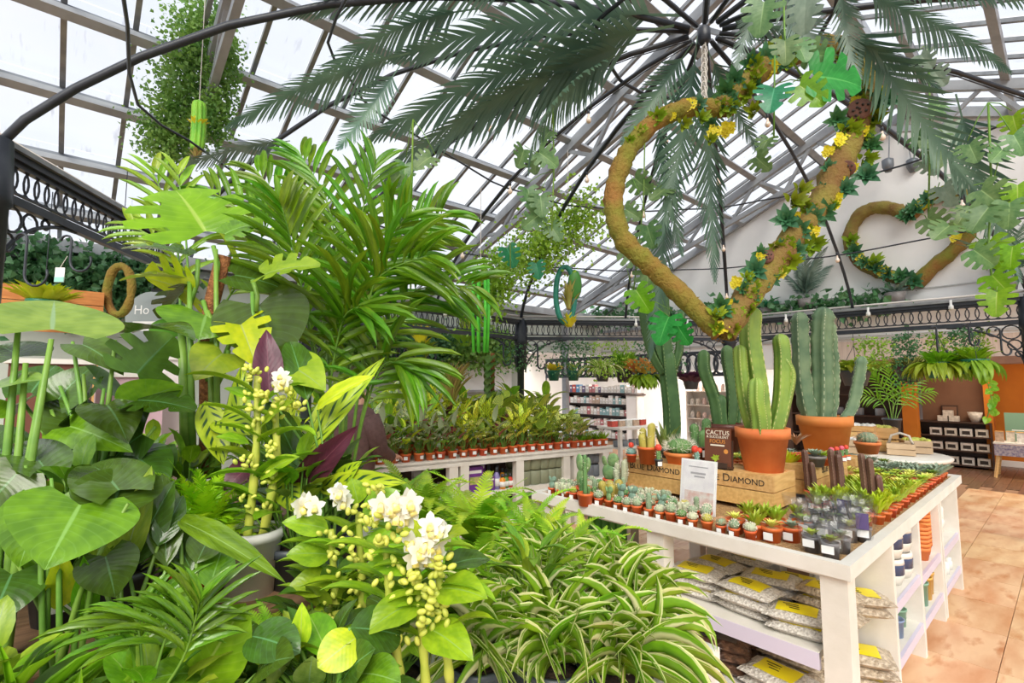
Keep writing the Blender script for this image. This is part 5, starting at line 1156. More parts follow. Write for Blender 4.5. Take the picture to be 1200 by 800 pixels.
# C: big split-leaf philodendron on a moss pole
b = base_px(240, 2.0, 1.0); t = thing('split_leaf_philodendron', 'big split-leaf philodendron climbing a coir pole above the orchids', 'plant', b); potted(t, .14, .2, m_gypot)
inv = wm(t).inverted()
MB().tube([inv @ at_y(x, y, 2.03) for x, y in ((243, 560), (243, 430), (247, 360), (262, 300))], .030, 10).build('coir_pole', m_bark, t, True)
for (x0, y0, x1, y1, r) in ((220, 560, 213, 385, .020), (226, 560, 222, 330, .012), (255, 560, 253, 292, .011), (250, 560, 246, 400, .012)): MB().tube([inv @ at_y(x, y, 1.98) for x, y in ((x0, y0), ((x0+x1)/2, (y0+y1)/2), (x1, y1))], [r*1.3, r, r*.7], 8).build('stalk', m_stem, t, True)
pspec(t, b, 2.0, [(250, 288, 205, 222, 150, .1, 'split', 'brt', .5, .6), (254, 280, 305, 262, 70, .1, 'split', 'big', .6, .35), (232, 304, 140, 292, 66, -.1, 'split', 'big', .6, .25), (225, 330, 138, 330, 44, -.1, 'split', 'gr', .7, .2), (238, 352, 168, 325, 92, .05, 'split', 'ylw', .4, -.5),
    (243, 364, 233, 398, 96, -.08, 'heart', 'big', .4, .7), (296, 328, 378, 312, 60, 0, 'split', 'gr', .6, .45), (296, 342, 330, 425, 108, .05, 'heart', 'bigd', .4, .75), (276, 366, 300, 428, 62, -.12, 'split', 'ylw', .5, .75), (268, 410, 228, 446, 58, -.15, 'heart', 'gr', .8, .55),
    (328, 425, 382, 458, 58, -.15, 'heart', 'gr', .6, .6), (215, 400, 200, 372, 60, .1, 'heart', 'dk', .5, .4), (230, 440, 262, 425, 50, .1, 'heart', 'bigd', .6, .5), (235, 330, 190, 375, 60, .15, 'split', 'bigd', .5, .4), (255, 320, 345, 345, 60, .2, 'heart', 'bigd', .6, .5)], .008, stem=False)
inv = wm(t).inverted()
for (x0, y0, x1, y1) in ((250, 420, 238, 352), (253, 330, 250, 288), (222, 360, 232, 304), (250, 400, 243, 364), (300, 365, 296, 328), (262, 420, 276, 366), (290, 480, 296, 342), (300, 480, 328, 425), (250, 460, 268, 410)):
    MB().tube([inv @ at_y(x, y, 1.99) for x, y in ((x0, y0), ((x0+x1)/2+4, (y0+y1)/2), (x1, y1))], .009, 7).build('petiole', m_stem, t, True)
# Palm
b = base_px(398, 2.45, 1.0); t = thing('kentia_palm', 'tall bright green palm with arching fronds above the foliage bench', 'palm', b); potted(t, .15, .24, m_bkpot)
lf = {}
def frond_px(t, pts, d, n, L, wd, droop=.25, m=None, side=None, dl=0, name='frond', rs=.007, start=.35):
    inv = wm(t).inverted(); P = [at_y(x, y, d+dl*i/(len(pts)-1)) for i, (x, y) in enumerate(pts)]; k = 14; C = []
    for i in range(k+1):
        x = i/k*(len(P)-1); a = min(int(x), len(P)-2); f = x-a; p0, p1, p2, p3 = P[max(a-1, 0)], P[a], P[a+1], P[min(a+2, len(P)-1)]
        C.append(.5*((2*p1)+(p2-p0)*f+(2*p0-5*p1+4*p2-p3)*f*f+(3*p1-p0-3*p2+p3)*f**3))
    o = MB().tube([inv @ p for p in C], [rs*(1.3-.9*i/k) for i in range(k+1)], 6).build(name, m_stem, t, True)
    for i in range(n):
        tt = start+(1-start)*(i+.5)/n; x = tt*k; a = min(int(x), k-1); p = C[a].lerp(C[a+1], x-a); dr = (C[a+1]-C[a]).normalized()
        nr = dr.cross(side if side else toward(p)*.8+V((.2, 0, .2))).normalized(); q = (tt-start)/(1-start); ln = L*(.55+.9*q*(1-q)*2)*f5.uniform(.85, 1.1)*(1-.25*q)
        for sg in (-1, 1):
            dd = (dr*(.55+.7*q)+nr*sg*(1-.35*q)+V((0, 0, -droop))+toward(p)*f5.uniform(-.25, .3)).normalized()
            me = leaf('lance', m or L_palm, 6, .5+.3*droop*2, .35, 0, 3); place(o, me, p, p+dd*ln, wd*f5.uniform(.85, 1.1), ZUP*.7+toward(p)*.5, 'leaflet', inv=inv)
    return o
for pts, dl, dp in [([(388, 575), (372, 420), (330, 290), (245, 222)], .1, .2), ([(392, 575), (382, 400), (352, 270), (300, 200)], .3, .1), ([(398, 575), (398, 360), (386, 245), (352, 182)], .4, .0), ([(402, 575), (410, 400), (418, 280), (440, 192)], .3, .0), ([(405, 575), (430, 400), (462, 300), (520, 250)], .2, .25),
    ([(408, 575), (436, 440), (480, 345), (555, 335)], 0, .4), ([(408, 575), (428, 480), (452, 425), (486, 440)], -.1, .35), ([(400, 575), (406, 430), (430, 320), (475, 255)], -.2, .3), ([(395, 575), (375, 460), (352, 330), (330, 240)], -.35, .2), ([(405, 575), (425, 420), (440, 330), (500, 300)], -.25, .4), ([(396, 575), (385, 480), (400, 380), (420, 360)], -.3, .3)]:
    frond_px(t, pts, 2.45, 14, .44, .040, dp, None, None, dl)
b = base_px(205, 2.5, 1.0); t = thing('slender_palm', 'slender young palm with a few long leaflets behind the split-leaf philodendron', 'palm', b); potted(t, .12, .2, m_bkpot)
for pts, dp in [([(215, 560), (212, 380), (205, 270), (178, 200)], .0), ([(215, 560), (220, 380), (205, 300), (150, 262)], .1), ([(216, 560), (222, 400), (218, 280), (208, 200)], 0), ([(216, 560), (225, 420), (280, 330), (330, 230)], .1)]: frond_px(t, pts, 2.5, 7, .28, .035, dp, L_gr, None, 0, start=.5)
# D: lance calatheas with purple leaf backs
b = base_px(385, 1.85, 1.0); t = thing('rattlesnake_plant', 'spotted lance-leaved plant with purple leaf backs in a charcoal pot', 'plant', b); potted(t, .10, .16, m_bkpot)
pspec(t, b, 1.85, [(316, 465, 312, 386, 33, .05, 'lance', 'pur', .2, .9), (342, 578, 420, 498, 32, -.1, 'lance', 'pur', .2, .9), (350, 540, 452, 418, 26, .15, 'lance', 'rat', .5, .7), (375, 572, 478, 566, 30, -.15, 'lance', 'rat', .6, .8), (275, 530, 285, 425, 26, .1, 'lance', 'rat', .3, .8), (240, 470, 262, 545, 34, -.05, 'lance', 'rat', .6, .7),
    (250, 490, 300, 510, 36, -.05, 'lance', 'rat', .8, .7), (370, 520, 400, 450, 34, .1, 'lance', 'rat', .4, .7), (330, 560, 345, 600, 34, -.1, 'oval', 'rat', .7, .6), (300, 540, 262, 575, 30, -.1, 'lance', 'pur', .6, .6), (352, 550, 312, 470, 34, .2, 'lance', 'bigd', .4, .5), (395, 575, 425, 540, 26, -.1, 'lance', 'rat', .7, .7),
    (360, 470, 340, 400, 36, .2, 'oval', 'bigd', .5, .6), (372, 480, 440, 440, 22, -.1, 'lance', 'lime', .5, .6)], .005)
# orchids
def flower_me():
    mb = MB()
    for i in range(5):
        a = 2*pi*i/5+.3; dd = V((cos(a), sin(a), .25)).normalized(); leafstrip(mb, PROF['oval'], 4, .6, .2, 0, 3, 1, 0, orient(V((0, 0, 0)), dd*.032, .021, ZUP))
    mb.cur = 1; mb.tube([(0, 0, 0), (0, -.006, .012), (0, -.016, .018)], [.006, .008, .009], 7); return mb.mesh('flower', [m_pet, mat('flower_lip', (238, 220, 110), (246, 240, 200), 60, .5)])
fl_me = flower_me(); bud_me = MB().blob((0, 0, .011), .0075, 7, 5, (1, 1, 1.6)).mesh('bud', m_bud)
def orchid(label, base, d, canes, flowers, nleaf, lw=30, pot=True, potm=None, pr_=.09, ph=.15, leaves=()):
    t = thing('dendrobium_orchid', label, 'orchid', base); inv = wm(t).inverted()
    if pot: potted(t, pr_, ph, potm or m_whpot)
    for pts in canes:
        P = [at_y(x, y, d) for x, y in pts]; C = []; rs = []; N = 14
        for i in range(N+1):
            x = i/N*(len(P)-1); a = min(int(x), len(P)-2); C.append(P[a].lerp(P[a+1], x-a)); rs.append(d*.0092*(1.12 if i % 2 else .92)*(1-.35*i/N))
        MB().tube([inv @ p for p in C], rs, 10).build('cane', m_cane, t, True)
        for i in range(nleaf):
            f = .25+.72*i/nleaf; x = f*N; a = min(int(x), N-1); p = C[a].lerp(C[a+1], x-a); sg = 1 if i % 2 else -1
            ln = d*f5.uniform(.10, .14); dd = V((sg*.85, f5.uniform(-.6, .5), f5.uniform(.0, .55))).normalized()
            place(t, leaf('lance', L_orch, 8, .9, .3, 0, 5), p, p+dd*ln, d*lw/FPX*f5.uniform(.55, .8), ZUP, inv=inv)
            if i % 2 == 0:
                for q in range(4): pp = p+V((f5.uniform(-.03, .03), -.02+f5.uniform(-.02, .01), f5.uniform(-.01, .03))); link('bud', bud_me, t, inv @ (M.Translation(pp) @ M.Rotation(f5.uniform(-1.2, 1.2), 4, 'Y') @ M.Diagonal((.95, .95, .95, 1))))
    for (x, y, n, sp, k) in flowers:
        for i in range(n):
            p = at_y(x+f5.uniform(-sp, sp), y+f5.uniform(-sp, sp)*.8, d-.05+f5.uniform(-.03, .03))
            if k == 'f': link('flower', fl_me, t, inv @ (M.Translation(p) @ toward(p).to_track_quat('Z', 'Y').to_matrix().to_4x4() @ M.Rotation(f5.uniform(-.7, .7), 4, 'X') @ M.Rotation(f5.uniform(-.7, .7), 4, 'Y')))
            else: link('bud', bud_me, t, inv @ (M.Translation(p) @ M.Rotation(f5.uniform(-1.4, 1.4), 4, 'X') @ M.Rotation(f5.uniform(-1.4, 1.4), 4, 'Y') @ M.Diagonal((1.0, 1.0, 1.0, 1))))
    pspec(t, base, d, leaves, stem=False); return t
b = at_z(293, 694, 1.0)
orchid('flowering orchid with thick yellow-green canes in a white pot', b, b.y, [[(287, 655), (297, 570), (302, 500), (301, 440)], [(303, 650), (318, 580), (325, 530), (322, 470)]], [(333, 446, 7, 9, 'f'), (300, 440, 14, 12, 'b'), (325, 468, 16, 18, 'b'), (300, 470, 12, 14, 'b'), (350, 472, 8, 12, 'b'), (285, 545, 6, 8, 'b'), (315, 530, 6, 10, 'b')], 7, 26, True, m_whpot, .10, .21,
    [(306, 500, 345, 470, 26, -.05, 'lance', 'orch', .6, .5), (305, 560, 352, 535, 24, -.05, 'lance', 'orch', .6, .6), (312, 565, 345, 548, 22, 0, 'lance', 'orch', .5, .5), (300, 470, 262, 455, 18, 0, 'lance', 'orch', .6, .4), (292, 520, 252, 512, 18, -.05, 'lance', 'orch', .7, .4)])
b = base_px(505, 1.22, .77); b.z = .77
orchid('white-flowered orchid whose canes rise out of the lowest leaves', b, 1.22, [[(500, 815), (494, 730), (488, 660), (492, 640)], [(527, 800), (520, 720), (512, 660)], [(470, 800), (456, 700), (452, 640)]], [(498, 645, 8, 14, 'f'), (512, 622, 6, 9, 'f'), (470, 596, 9, 14, 'f'), (447, 592, 3, 6, 'f'), (495, 690, 22, 22, 'b'), (520, 660, 12, 14, 'b'), (455, 625, 14, 18, 'b'), (505, 720, 12, 20, 'b'), (440, 610, 8, 14, 'b')], 7, 34, False, None, .09, .14,
    [(498, 700, 424, 745, 40, -.1, 'lance', 'orch', .8, .5), (515, 690, 572, 702, 44, -.1, 'lance', 'orch', .7, .6), (490, 665, 430, 660, 36, 0, 'lance', 'orch', .7, .5), (505, 640, 550, 625, 30, -.1, 'lance', 'orch', .6, .5), (500, 735, 555, 775, 44, -.1, 'lance', 'orch', .7, .6), (480, 735, 430, 700, 40, .1, 'lance', 'bigd', .7, .5), (520, 665, 575, 655, 34, .1, 'lance', 'bigd', .6, .4), (487, 640, 482, 605, 30, .1, 'lance', 'lime', .4, .5)])
b = base_px(410, 1.5, .77)
orchid('leafy budding orchid between the white pot and the white blossoms', b, 1.5, [[(398, 770), (392, 690), (388, 620)], [(428, 760), (424, 680), (420, 600)]], [(360, 590, 5, 9, 'f'), (398, 582, 5, 8, 'f'), (425, 605, 14, 18, 'b'), (395, 640, 14, 22, 'b'), (440, 575, 8, 12, 'b')], 8, 30, True, m_plpot, .09, .14,
    [(385, 620, 330, 612, 30, -.05, 'lance', 'orch', .6, .6), (388, 650, 335, 650, 34, -.05, 'lance', 'orch', .6, .6), (392, 680, 336, 690, 36, -.05, 'lance', 'orch', .6, .6), (425, 600, 470, 575, 30, 0, 'lance', 'orch', .6, .6), (425, 640, 480, 640, 36, 0, 'lance', 'orch', .7, .6), (420, 590, 412, 560, 28, 0, 'lance', 'orch', .4, .7), (395, 720, 350, 745, 36, -.05, 'lance', 'orch', .7, .5), (430, 690, 468, 705, 36, -.05, 'lance', 'orch', .7, .6)])
# ferns: every pinna grows from the rachis strip, so a frond is one surface
def frond_mesh(name, m, n=22, L=.16, ang=.9, arch=.9, taper=1.0, droop=.0, w0=.004, seg=2, v=.0, base=.08, jit=0, rnd=f5):
    cl = _cl(arch, 30); mb = MB(); vs = []; uv = []; fs = []
    st = [base+(1-base)*i/n for i in range(n+1)]
    for t in [0]+st:
        y, z = _at(cl, t); w = w0*(1-.7*t)
        for sg in (-1, 1): vs.append(V((sg*w, y, z))); uv.append((.5+.1*sg, t*.99+.005))
    fs += [(2*i, 2*i+1, 2*i+3, 2*i+2) for i in range(n+1)]
    for i in range(1, n+1):
        t = st[i-1]; ln = L*(min(1, .45+t*2.2))*(1-t**2.2)*taper+.012
        for sg in (0, 1):
            s_ = 1 if sg else -1; a = 2*i+sg; b = 2*i+2+sg; pa, pb = V(vs[a]), V(vs[b]); an = ang*(1-.45*t)+rnd.uniform(-jit, jit); d = V((s_*sin(an), cos(an), v-droop*.3)).normalized()
            prev = (a, b); wv = (pb-pa)
            for k in range(1, seg+1):
                f = k/(seg+1); o = len(vs); c = (pa+pb)/2+d*ln*f+V((0, 0, -droop*ln*f*f)); q = wv*(.5 if seg > 1 else .45)*(1-f*.35); vs += [c-q, c+q]; uv += [(.5+.5*f*s_*.9, .3), (.5+.5*f*s_*.9, .6)]
                fs.append((prev[0], prev[1], o+1, o) if sg == 0 else (prev[1], prev[0], o, o+1)); prev = (o, o+1)
            o = len(vs); vs.append((pa+pb)/2+d*ln+V((0, 0, -droop*ln))); uv.append((.5+.49*s_, .5)); fs.append((prev[0], prev[1], o) if sg == 0 else (prev[1], prev[0], o))
    return mb.add(vs, fs, uv).mesh(name, m)
FERN = [frond_mesh('frond', L_fern, 24, .15, 1.25, a, 1, .1) for a in (.9, 1.5, 2.1)]
def fern(label, base, n, L, wd=1.0, protos=FERN, pot=(.09, .13), seed=0, up=.55, name='boston_fern'):
    rn = random.Random(seed); t = thing(name, label, 'fern', base); potted(t, pot[0], pot[1], m_bkpot); c = V((0, 0, pot[1]))
    for i in range(n):
        a = i*2.4+rn.uniform(-.3, .3); e = up*(1-i/n)*1.3+rn.uniform(-.25, .35); l = L*rn.uniform(.65, 1.1)
        d = V((cos(a)*cos(e), sin(a)*cos(e), sin(e))); place(t, protos[i % 3], c, c+d*l, l*wd*rn.uniform(.85, 1.1), ZUP+d*.01, 'frond', inv=M.Identity(4))
    return t
for k, (x, y, n, L) in enumerate([(500, 622, 46, .42), (560, 640, 52, .44), (625, 655, 46, .40), (470, 590, 40, .40), (665, 690, 40, .36), (560, 700, 40, .36), (690, 690, 34, .34)]):
    fern(['feathery fern beside the white orchid flowers', 'big feathery fern in the middle of the bench end', 'bright fern whose tips hang over the bench corner', 'fern behind the white orchid, below the brown jacket', 'fern tucked behind the striped spider plants', 'small fern between orchid and spider plants', 'fern at the bench end before the green cactus ornament'][k], at_z(x, y+38, .75), n, L, seed=k)
ASP = [frond_mesh('frond', L_asp, 30, .22, 1.1, a, 1, .1, seg=1, w0=.003, jit=.25) for a in (.6, 1.0, 1.5)]
fern('lacy asparagus fern with lime green plumes beside the white pot', base_px(236, 1.74, 1.02), 80, .30, 1.2, ASP, (.08, .12), 31, .9, 'asparagus_fern')
fern('low lacy fern below the white orchid pot', base_px(330, 1.45, .75), 34, .26, 1.0, FERN, (.08, .12), 41, .6, 'asparagus_fern')
# spider plants
def spider(label, base, n, L, seed, m2=.3):
    rn = random.Random(seed); t = thing('spider_plant', label, 'spider plant', base); potted(t, .09, .13, m_bkpot); c = V((0, 0, .13))
    for i in range(n):
        a = i*2.4+rn.uniform(-.6, .6); f = i/n; e = -.1+1.3*f+rn.uniform(-.35, .35); l = L*rn.uniform(.6, 1.2)*(1-.2*f)
        d = V((cos(a)*cos(e), sin(a)*cos(e), sin(e))); me = leaf('strap', L_spid2 if rn.random() < m2 else L_spid, 9, rn.choice((.8, 1.3, 1.8, 2.3)), .5, 0, 5)
        place(t, me, c+V((cos(a), sin(a), 0))*.012, c+d*l, .0115*rn.uniform(.8, 1.3), ZUP*(1-.4*f)+d*.05+V((rn.uniform(-.5, .5), rn.uniform(-.5, .5), 0)), inv=M.Identity(4))
    return t
SPL = ['striped spider plant at the bench corner above the white edge', 'striped spider plant in the middle of the bench end', 'striped spider plant next to the orchid canes', 'striped spider plant at the bottom rim of the bench', 'striped spider plant behind the bench corner plant', 'striped spider plant against the feathery ferns', 'small striped spider plant below the orchid leaves', 'striped spider plant leaning over the bench side']
for k, (x, y) in enumerate([(742, 772), (680, 765), (600, 775), (650, 820), (715, 735), (640, 725), (560, 815), (728, 832)]): spider(SPL[k], at_z(x, y+12, .75), 120, .30, 50+k)
for k, (x, y) in enumerate([(672, 722), (688, 780), (770, 770)]): pass
# low plants at the near end of the bench
def lowplant(name, label, x, d, z, specs, r=.006, pot=(.09, .13), m=None):
    b = base_px(x, d, z); t = thing(name, label, 'plant', b); potted(t, pot[0], pot[1], m or m_bkpot); pspec(t, b, d, specs, r); return t
lowplant('philodendron', 'glossy dark philodendron with one huge ribbed heart leaf', 80, 1.25, .75, [(102, 578, 52, 668, 118, -.15, 'heart', 'big', .5, .75), (55, 575, 22, 665, 66, -.05, 'heart', 'big', .5, .7), (130, 600, 150, 548, 90, .2, 'heart', 'bigd', .5, .6), (30, 545, -20, 600, 70, -.05, 'heart', 'bigd', .6, .6), (120, 640, 135, 700, 60, 0, 'heart', 'bigd', .6, .6), (20, 660, -15, 740, 70, -.1, 'heart', 'bigd', .6, .6), (150, 590, 105, 545, 80, .25, 'heart', 'bigd', .4, .5), (60, 560, 20, 520, 60, .2, 'heart', 'bigd', .4, .5)])
lowplant('cast_iron_plant', 'upright strap-leaved plant with pale striped and dark leaves', 165, 1.35, .75, [(142, 672, 178, 545, 30, 0, 'lance', 'strp', .3, .8), (150, 665, 205, 562, 42, .05, 'lance', 'bigd', .3, .7), (110, 650, 136, 580, 36, 0, 'lance', 'strp', .4, .7), (195, 665, 190, 555, 40, .15, 'lance', 'bigd', .4, .7), (135, 690, 105, 630, 22, -.1, 'lance', 'strp', .5, .6), (72, 710, 68, 635, 26, -.15, 'lance', 'lime', .3, .8), (100, 720, 98, 650, 24, -.15, 'lance', 'brt', .3, .8), (60, 690, 0, 630, 30, -.1, 'lance', 'big', .9, .5), (185, 640, 215, 580, 30, .1, 'lance', 'bigd', .5, .6)])
lowplant('birds_nest_fern', 'long glossy fern leaf with yellow midrib lying across the white pot', 235, 1.4, .78, [(210, 610, 336, 684, 25, -.2, 'lance', 'big', .6, .8), (230, 660, 255, 612, 40, .1, 'lance', 'bigd', .5, .6), (225, 670, 190, 610, 40, .1, 'lance', 'bigd', .6, .6), (245, 690, 262, 640, 40, .1, 'lance', 'big', .6, .6)])
lowplant('anthurium', 'broad bright leaf with yellow midrib among the lowest foliage', 245, 1.1, .75, [(222, 812, 288, 706, 76, 0, 'oval', 'brt', .3, .85), (215, 760, 200, 690, 60, .1, 'oval', 'big', .5, .6), (265, 760, 300, 730, 50, .1, 'oval', 'bigd', .6, .6), (292, 745, 352, 765, 50, -.05, 'oval', 'bigd', .7, .7), (300, 790, 345, 770, 50, -.1, 'oval', 'bigd', .6, .7), (235, 790, 160, 800, 40, -.1, 'lance', 'big', .7, .5)])
lowplant('chinese_evergreen', 'yellow-tipped broad leaves at the bottom beside the orchid canes', 385, 1.1, .75, [(420, 745, 372, 782, 44, -.05, 'oval', 'ylw', .5, .8), (385, 770, 362, 720, 40, .1, 'oval', 'brt', .5, .6), (330, 790, 318, 770, 34, -.05, 'oval', 'blue', .5, .8), (362, 800, 366, 768, 34, -.05, 'oval', 'blue', .5, .8), (400, 800, 440, 760, 50, -.05, 'oval', 'bigd', .6, .6), (410, 735, 470, 745, 54, .1, 'oval', 'bigd', .5, .7), (420, 790, 470, 800, 44, -.1, 'oval', 'big', .6, .7), (352, 760, 354, 705, 22, 0, 'lance', 'lime', .3, .7)])
# parlour and lady palms, grassy plants
def parlour(label, x, d, z, fr, L, wd, m=L_gr, n=9, start=.35):
    b = base_px(x, d, z); t = thing('parlour_palm', label, 'palm', b); potted(t, .07, .10, m_plpot); link('label', label_me(.068, .05, .06, .05), t)
    for pts, dp in fr: frond_px(t, pts, d, n, L, wd, dp, m, None, 0, rs=.003, start=start)
parlour('small feather-leaved palm in an orange pot beside the white orchid pot', 232, 1.66, 1.0, [([(226, 690), (216, 650), (212, 605)], .1), ([(230, 690), (232, 650), (244, 615)], .2), ([(226, 690), (205, 660), (182, 645)], .3)], .085, .018, L_gr, 8, .3)
parlour('drooping fan-leaved palm low at the front of the bench', 165, 1.02, .75, [([(170, 830), (165, 760), (160, 722)], .6), ([(172, 830), (190, 760), (205, 722)], .6), ([(175, 830), (215, 770), (235, 700)], .1)], .17, .017, L_big, 7, .5)
def grassy(label, x, d, z, n, L, wd, m, seed, kind='strap'):
    rn = random.Random(seed); b = base_px(x, d, z); t = thing('grassy_plant', label, 'plant', b); potted(t, .08, .12, m_bkpot); c = V((0, 0, .12))
    for i in range(n):
        a = i*2.4; f = i/n; e = .1+1.2*f+rn.uniform(-.2, .2); l = L*rn.uniform(.7, 1.1); d_ = V((cos(a)*cos(e), sin(a)*cos(e), sin(e))); place(t, leaf(kind, m, 8, rn.choice((.7, 1.3)), .4, 0, 5), c, c+d_*l, wd*rn.uniform(.8, 1.2), ZUP+d_*.1, inv=M.Identity(4))
grassy('strap-leaved green plant in the corner of the bench under the huge heart leaf', 40, 1.0, .75, 30, .30, .028, L_big, 1)
grassy('broad strap-leaved plant with light green blades at the very front', 100, .95, .72, 16, .34, .045, L_brt, 2, 'lance')
grassy('fine grassy plant between the fan palm and the broad bright leaf', 205, 1.12, .75, 34, .24, .014, L_gr, 3)
grassy('small bushy bamboo-like plant below the huge heart leaf', 10, .95, .78, 44, .22, .026, L_gr, 4, 'lance')
grassy('bright bladed plant on the staging between the thick stalks', 45, 1.75, 1.0, 40, .32, .02, L_brt, 11)
grassy('bright bladed plant on the staging behind the huge heart leaf', 150, 1.6, 1.0, 40, .28, .018, L_gr, 12)
grassy('tall narrow-bladed green plant at the picture corner below the stalks', 22, 1.0, .74, 44, .33, .017, L_brt, 5)
grassy('narrow arching grassy plant in front of the fan palm', 120, .92, .72, 46, .27, .015, L_gr, 6)
grassy('arching narrow-leaved plant beside the strap-leaved plant', 175, 1.2, .75, 40, .30, .017, L_big, 7)
grassy('small lance-leaved plant beneath the white orchid pot', 310, 1.35, .76, 40, .18, .03, L_dk, 8, 'lance')
fern('lacy fern low between the broad bright leaf and the orchids', base_px(350, 1.25, .75), 40, .22, 1.1, ASP, (.07, .1), 44, .7, 'asparagus_fern')
fern('lacy lime fern below the striped strap leaves', base_px(190, 1.42, .80), 44, .24, 1.1, ASP, (.07, .1), 45, .8, 'asparagus_fern')
# leafy fillers that close the bench
FL = [foliage_proto([L_bigd, L_dk, L_gr], 34, .24, .18, .12, .62, 'heart', (.085, .065, .12), .8, m_bkpot, (.2, 1.2)), foliage_proto([L_gr, L_big], 40, .26, .18, .15, .28, 'lance', (.085, .065, .12), .8, m_bkpot, (.2, 1.2)), foliage_proto([L_dk, L_gr, L_brt], 38, .24, .18, .11, .5, 'oval', (.085, .065, .12), .8, m_bkpot, (.2, 1.2))]
for k, (u, ww, z, q, nm) in enumerate([(-.55, 1.25, .75, 0, 'dark heart-leaved filler plant by the fan palm'), (-.2, 1.2, .75, 1, 'narrow-leaved plant behind the fan palm'), (.15, 1.25, .75, 2, 'dark oval-leaved plant below the broad bright leaf'), (.45, 1.15, .75, 0, 'dark heart-leaved plant under the orchid leaves'), (.75, 1.35, .75, 2, 'oval-leaved plant under the budding orchid'), (1.15, 1.2, .75, 1, 'narrow-leaved plant hidden behind the spider leaves'),
    (-.6, 2.2, 1.0, 1, 'narrow-leaved plant on the staging behind the dark monstera'), (-.1, 2.5, 1.0, 0, 'heart-leaved plant on the staging behind the coir pole'), (.3, 2.9, 1.0, 2, 'oval-leaved plant at the rear of the staging'), (.75, 2.75, 1.0, 1, 'narrow-leaved plant at the foot of the kentia palm'), (-.9, 1.7, .76, 0, 'dark heart-leaved plant under the two-lobed leaves'), (.8, 1.95, 1.0, 0, 'dark-leaved plant beside the charcoal pot'), (.35, 2.25, 1.0, 2, 'oval-leaved plant behind the white orchid pot'), (-.35, 1.88, 1.0, 1, 'narrow-leaved plant at the front edge of the staging'), (-.72, 1.86, 1.0, 0, 'small heart-leaved plant on the staging below the thick stalks'), (.02, 2.05, 1.0, 2, 'small oval-leaved plant on the staging behind the strap leaves'), (-.45, 2.75, 1.0, 0, 'heart-leaved plant deep on the staging under the dark monstera'), (-.85, 2.4, 1.0, 2, 'oval-leaved plant on the staging behind the arrowhead stalks'), (.62, 1.86, 1.0, 2, 'small oval-leaved plant on the staging beside the white orchid pot'), (.62, 1.5, .75, 0, 'small heart-leaved plant in the gap below the white orchid pot'), (-.1, 1.5, .75, 2, 'small oval-leaved plant in the gap below the huge heart leaf')]):
    put(FL[q], 'leafy_pot_plant', nm, 'plant', bp(u, ww, z), k*1.3, 1.15 if z > .9 else 1.05, 'leafy plants filling the bench')
# ================================================================== OVERHEAD: ARTIFICIAL FRONDS, HEARTS, VINES
f6 = random.Random(19)
L_art = leafmat('artificial_frond', (112, 142, 118), (82, 114, 98), tl=.25, var=.35, rough=.45, gain=False)
L_artg = leafmat('grey_artificial_frond', (140, 160, 146), (84, 112, 98), tl=.18, var=.2, rough=.5, gain=False)
FR = {}
for nm, m in (('a', L_art), ('g', L_artg)):
    FR[nm] = [frond_mesh('leaflets', m, 40, .24, .85, a, 1, .25, .006, 3, .02, .12, .1) for a in (.5, 1.0, 1.5)]
rch = MB().tube([(0, y, z) for y, z in _cl(1.0, 10)], [.010-.0007*i for i in range(11)], 5).mesh('rachis', mat('frond_rachis', (118, 150, 78), (84, 118, 66), 8, .5))
def frond(label, P0, P1, up, wd=1.0, q=1, kind='a'):
    L = (P1-P0).length; o = link('palm_frond', FR[kind][q], None, orient(P0, P1, L*wd, up)); tag(o, label, 'palm frond', 'artificial palm fronds under the dome'); return o
